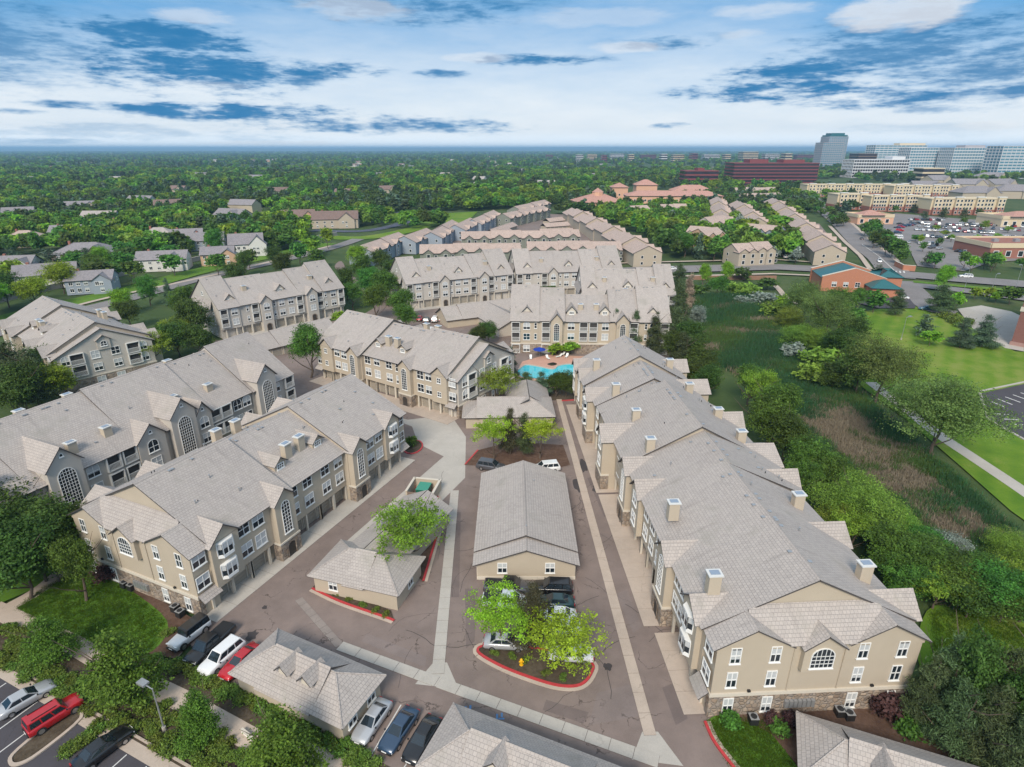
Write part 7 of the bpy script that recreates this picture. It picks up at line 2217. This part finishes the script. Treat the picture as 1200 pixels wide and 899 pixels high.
# fences round the pool and along the lawn
def fence(pts, h, label, step=2.4, mat='black', rails=True):
    p0 = pts[0]; r = empty('fence', (*p0, 0), 0, label, 'fence')
    for i in range(len(pts) - 1):
        a, b_ = Vector(pts[i]) - Vector(p0), Vector(pts[i + 1]) - Vector(p0); L = (b_ - a).length; n = max(1, int(L / step)); dr = (b_ - a).normalized()
        for k in range(n + (i == len(pts) - 2)):
            q = a + dr * L * k / n; b = MB(); b.box(q.x - .05, q.x + .05, q.y - .05, q.y + .05, 0, h + .1); b.obj('post', M[mat], r)
        b = MB(); nn = Vector((-dr.y, dr.x)) * .02
        for z in (.15, h - .05):
            b.face([(a.x - nn.x, a.y - nn.y, z), (b_.x - nn.x, b_.y - nn.y, z), (b_.x + nn.x, b_.y + nn.y, z), (a.x + nn.x, a.y + nn.y, z)]); b.face([(a.x, a.y, z - .05), (b_.x, b_.y, z - .05), (b_.x, b_.y, z + .05), (a.x, a.y, z + .05)])
        m = int(L / .22)
        for k in range(m):
            q = a + dr * L * (k + .5) / m; b.face([(q.x - dr.x * .015, q.y - dr.y * .015, .1), (q.x + dr.x * .015, q.y + dr.y * .015, .1), (q.x + dr.x * .015, q.y + dr.y * .015, h), (q.x - dr.x * .015, q.y - dr.y * .015, h)])
        b.obj('railing', M[mat], r)
fence([G(604, 448), G(640, 457), G(700, 458)], 1.4, 'dark railing between the pool and the lane end')
def wall_run(pts, h, w, mat, label):
    p0 = pts[0]; r = empty('garden_wall', (*p0, 0), 0, label, 'wall')
    for i in range(len(pts) - 1):
        a, b_ = Vector(pts[i]), Vector(pts[i + 1]); L = (b_ - a).length; ang = math.atan2(b_.y - a.y, b_.x - a.x)
        MB().box(0, L, -w / 2, w / 2, 0, h).obj('panel', M[mat], r, (a.x - p0[0], a.y - p0[1], 0), ang); MB().box(-.02, L + .02, -w * .7, w * .7, h + .002, h + .12).obj('coping', M['cream'], r, (a.x - p0[0], a.y - p0[1], 0), ang)
M['fencew'] = plain('weathered_fence', (.27, .26, .25), .9, var=.15)
wall_run(px((-20, 360), (60, 340), (150, 322), (200, 313), (240, 304)), 2.0, .3, 'fencew', 'long grey garden wall behind the lawn strip, left part'); wall_run(px((290, 296), (340, 286), (395, 276)), 2.0, .3, 'fencew', 'grey garden wall below the blue lane, right part')
wall_run([G(1048, 312), G(1058, 317), G(1072, 318)], 2.4, .5, 'orange', 'curved orange brick entrance wall at the street corner')
wall_run([G(996, 372), G(1004, 368), G(1012, 364)], .5, .4, 'cream', 'short low stone edge at the lawn corner')
wall_run([G(284, 858), G(296, 868)], .35, .2, 'white', 'short white edge stone beside the footpath')

# ------------------------------------------------------------------ air
hz = MB(); hz.box(-29000, 29000, -1500, 33000, -4, 101)
haze = hz.obj('haze', [bpy.data.materials.new('haze_air')]); haze['kind'] = 'stuff'; haze.display_type = 'WIRE'
m = haze.data.materials[0]; m.use_nodes = True
m.node_tree.nodes.clear(); t = N(m.node_tree)
pv = t.new('ShaderNodeVolumePrincipled'); pv.inputs['Color'].default_value = (.42, .72, 1.0, 1); pv.inputs['Density'].default_value = 1.15e-4; pv.inputs['Anisotropy'].default_value = .1
ot = t.new('ShaderNodeOutputMaterial'); t.t.links.new(pv.outputs[0], ot.inputs['Volume'])

# ------------------------------------------------------------------ labels that single each thing out
_kw = {'shade_tree': 'dark', 'maple_tree': 'mid green', 'lime_green_tree': 'yellow green', 'honey_locust_tree': 'light feathery', 'pine_tree': 'pine like', 'spruce_tree': 'cone shaped', 'willow_tree': 'pale bushy', 'olive_tree': 'silvery', 'cottonwood_tree': 'broad'}
_cnt = {}
for o in COL.objects:
    if o.get('category') == 'tree': _cnt[o['label']] = _cnt.get(o['label'], 0) + 1
for o in COL.objects:
    if o.get('category') == 'tree' and _cnt[o['label']] > 1:
        k = _kw.get(o.name.split('.')[0])
        if k and not o['label'].startswith(('dark', 'tall dark', 'full green')): o['label'] = k + ' ' + o['label']
_dup = {}
for o in COL.objects:
    if o.parent is None and o.get('category'): _dup.setdefault(o.get('label'), []).append(o)
ORD = 'first second third fourth fifth sixth seventh eighth ninth tenth eleventh twelfth thirteenth fourteenth fifteenth sixteenth seventeenth eighteenth nineteenth twentieth'.split()
ORD += ['twenty ' + q for q in ORD[:9]] + ['thirtieth'] + ['thirty ' + q for q in ORD[:9]]
for lab, os_ in _dup.items():
    if not 2 <= len(os_) <= 39 or os_[0].get('group') == 'far houses in the wood': continue
    P = [pxof(o.location.x, o.location.y) for o in os_]
    sx = max(p[0] for p in P) - min(p[0] for p in P); sy = (max(p[1] for p in P) - min(p[1] for p in P)) * 1.3
    ax_ = 0 if sx >= sy else 1
    order = sorted(range(len(os_)), key=lambda i: P[i][0] if ax_ == 0 else -P[i][1])
    for k, i in enumerate(order):
        w = lab.split()
        tail = 'from the left' if ax_ == 0 else 'from the front'
        os_[i]['label'] = ' '.join(w[:10]) + ', ' + ORD[k] + ' ' + tail
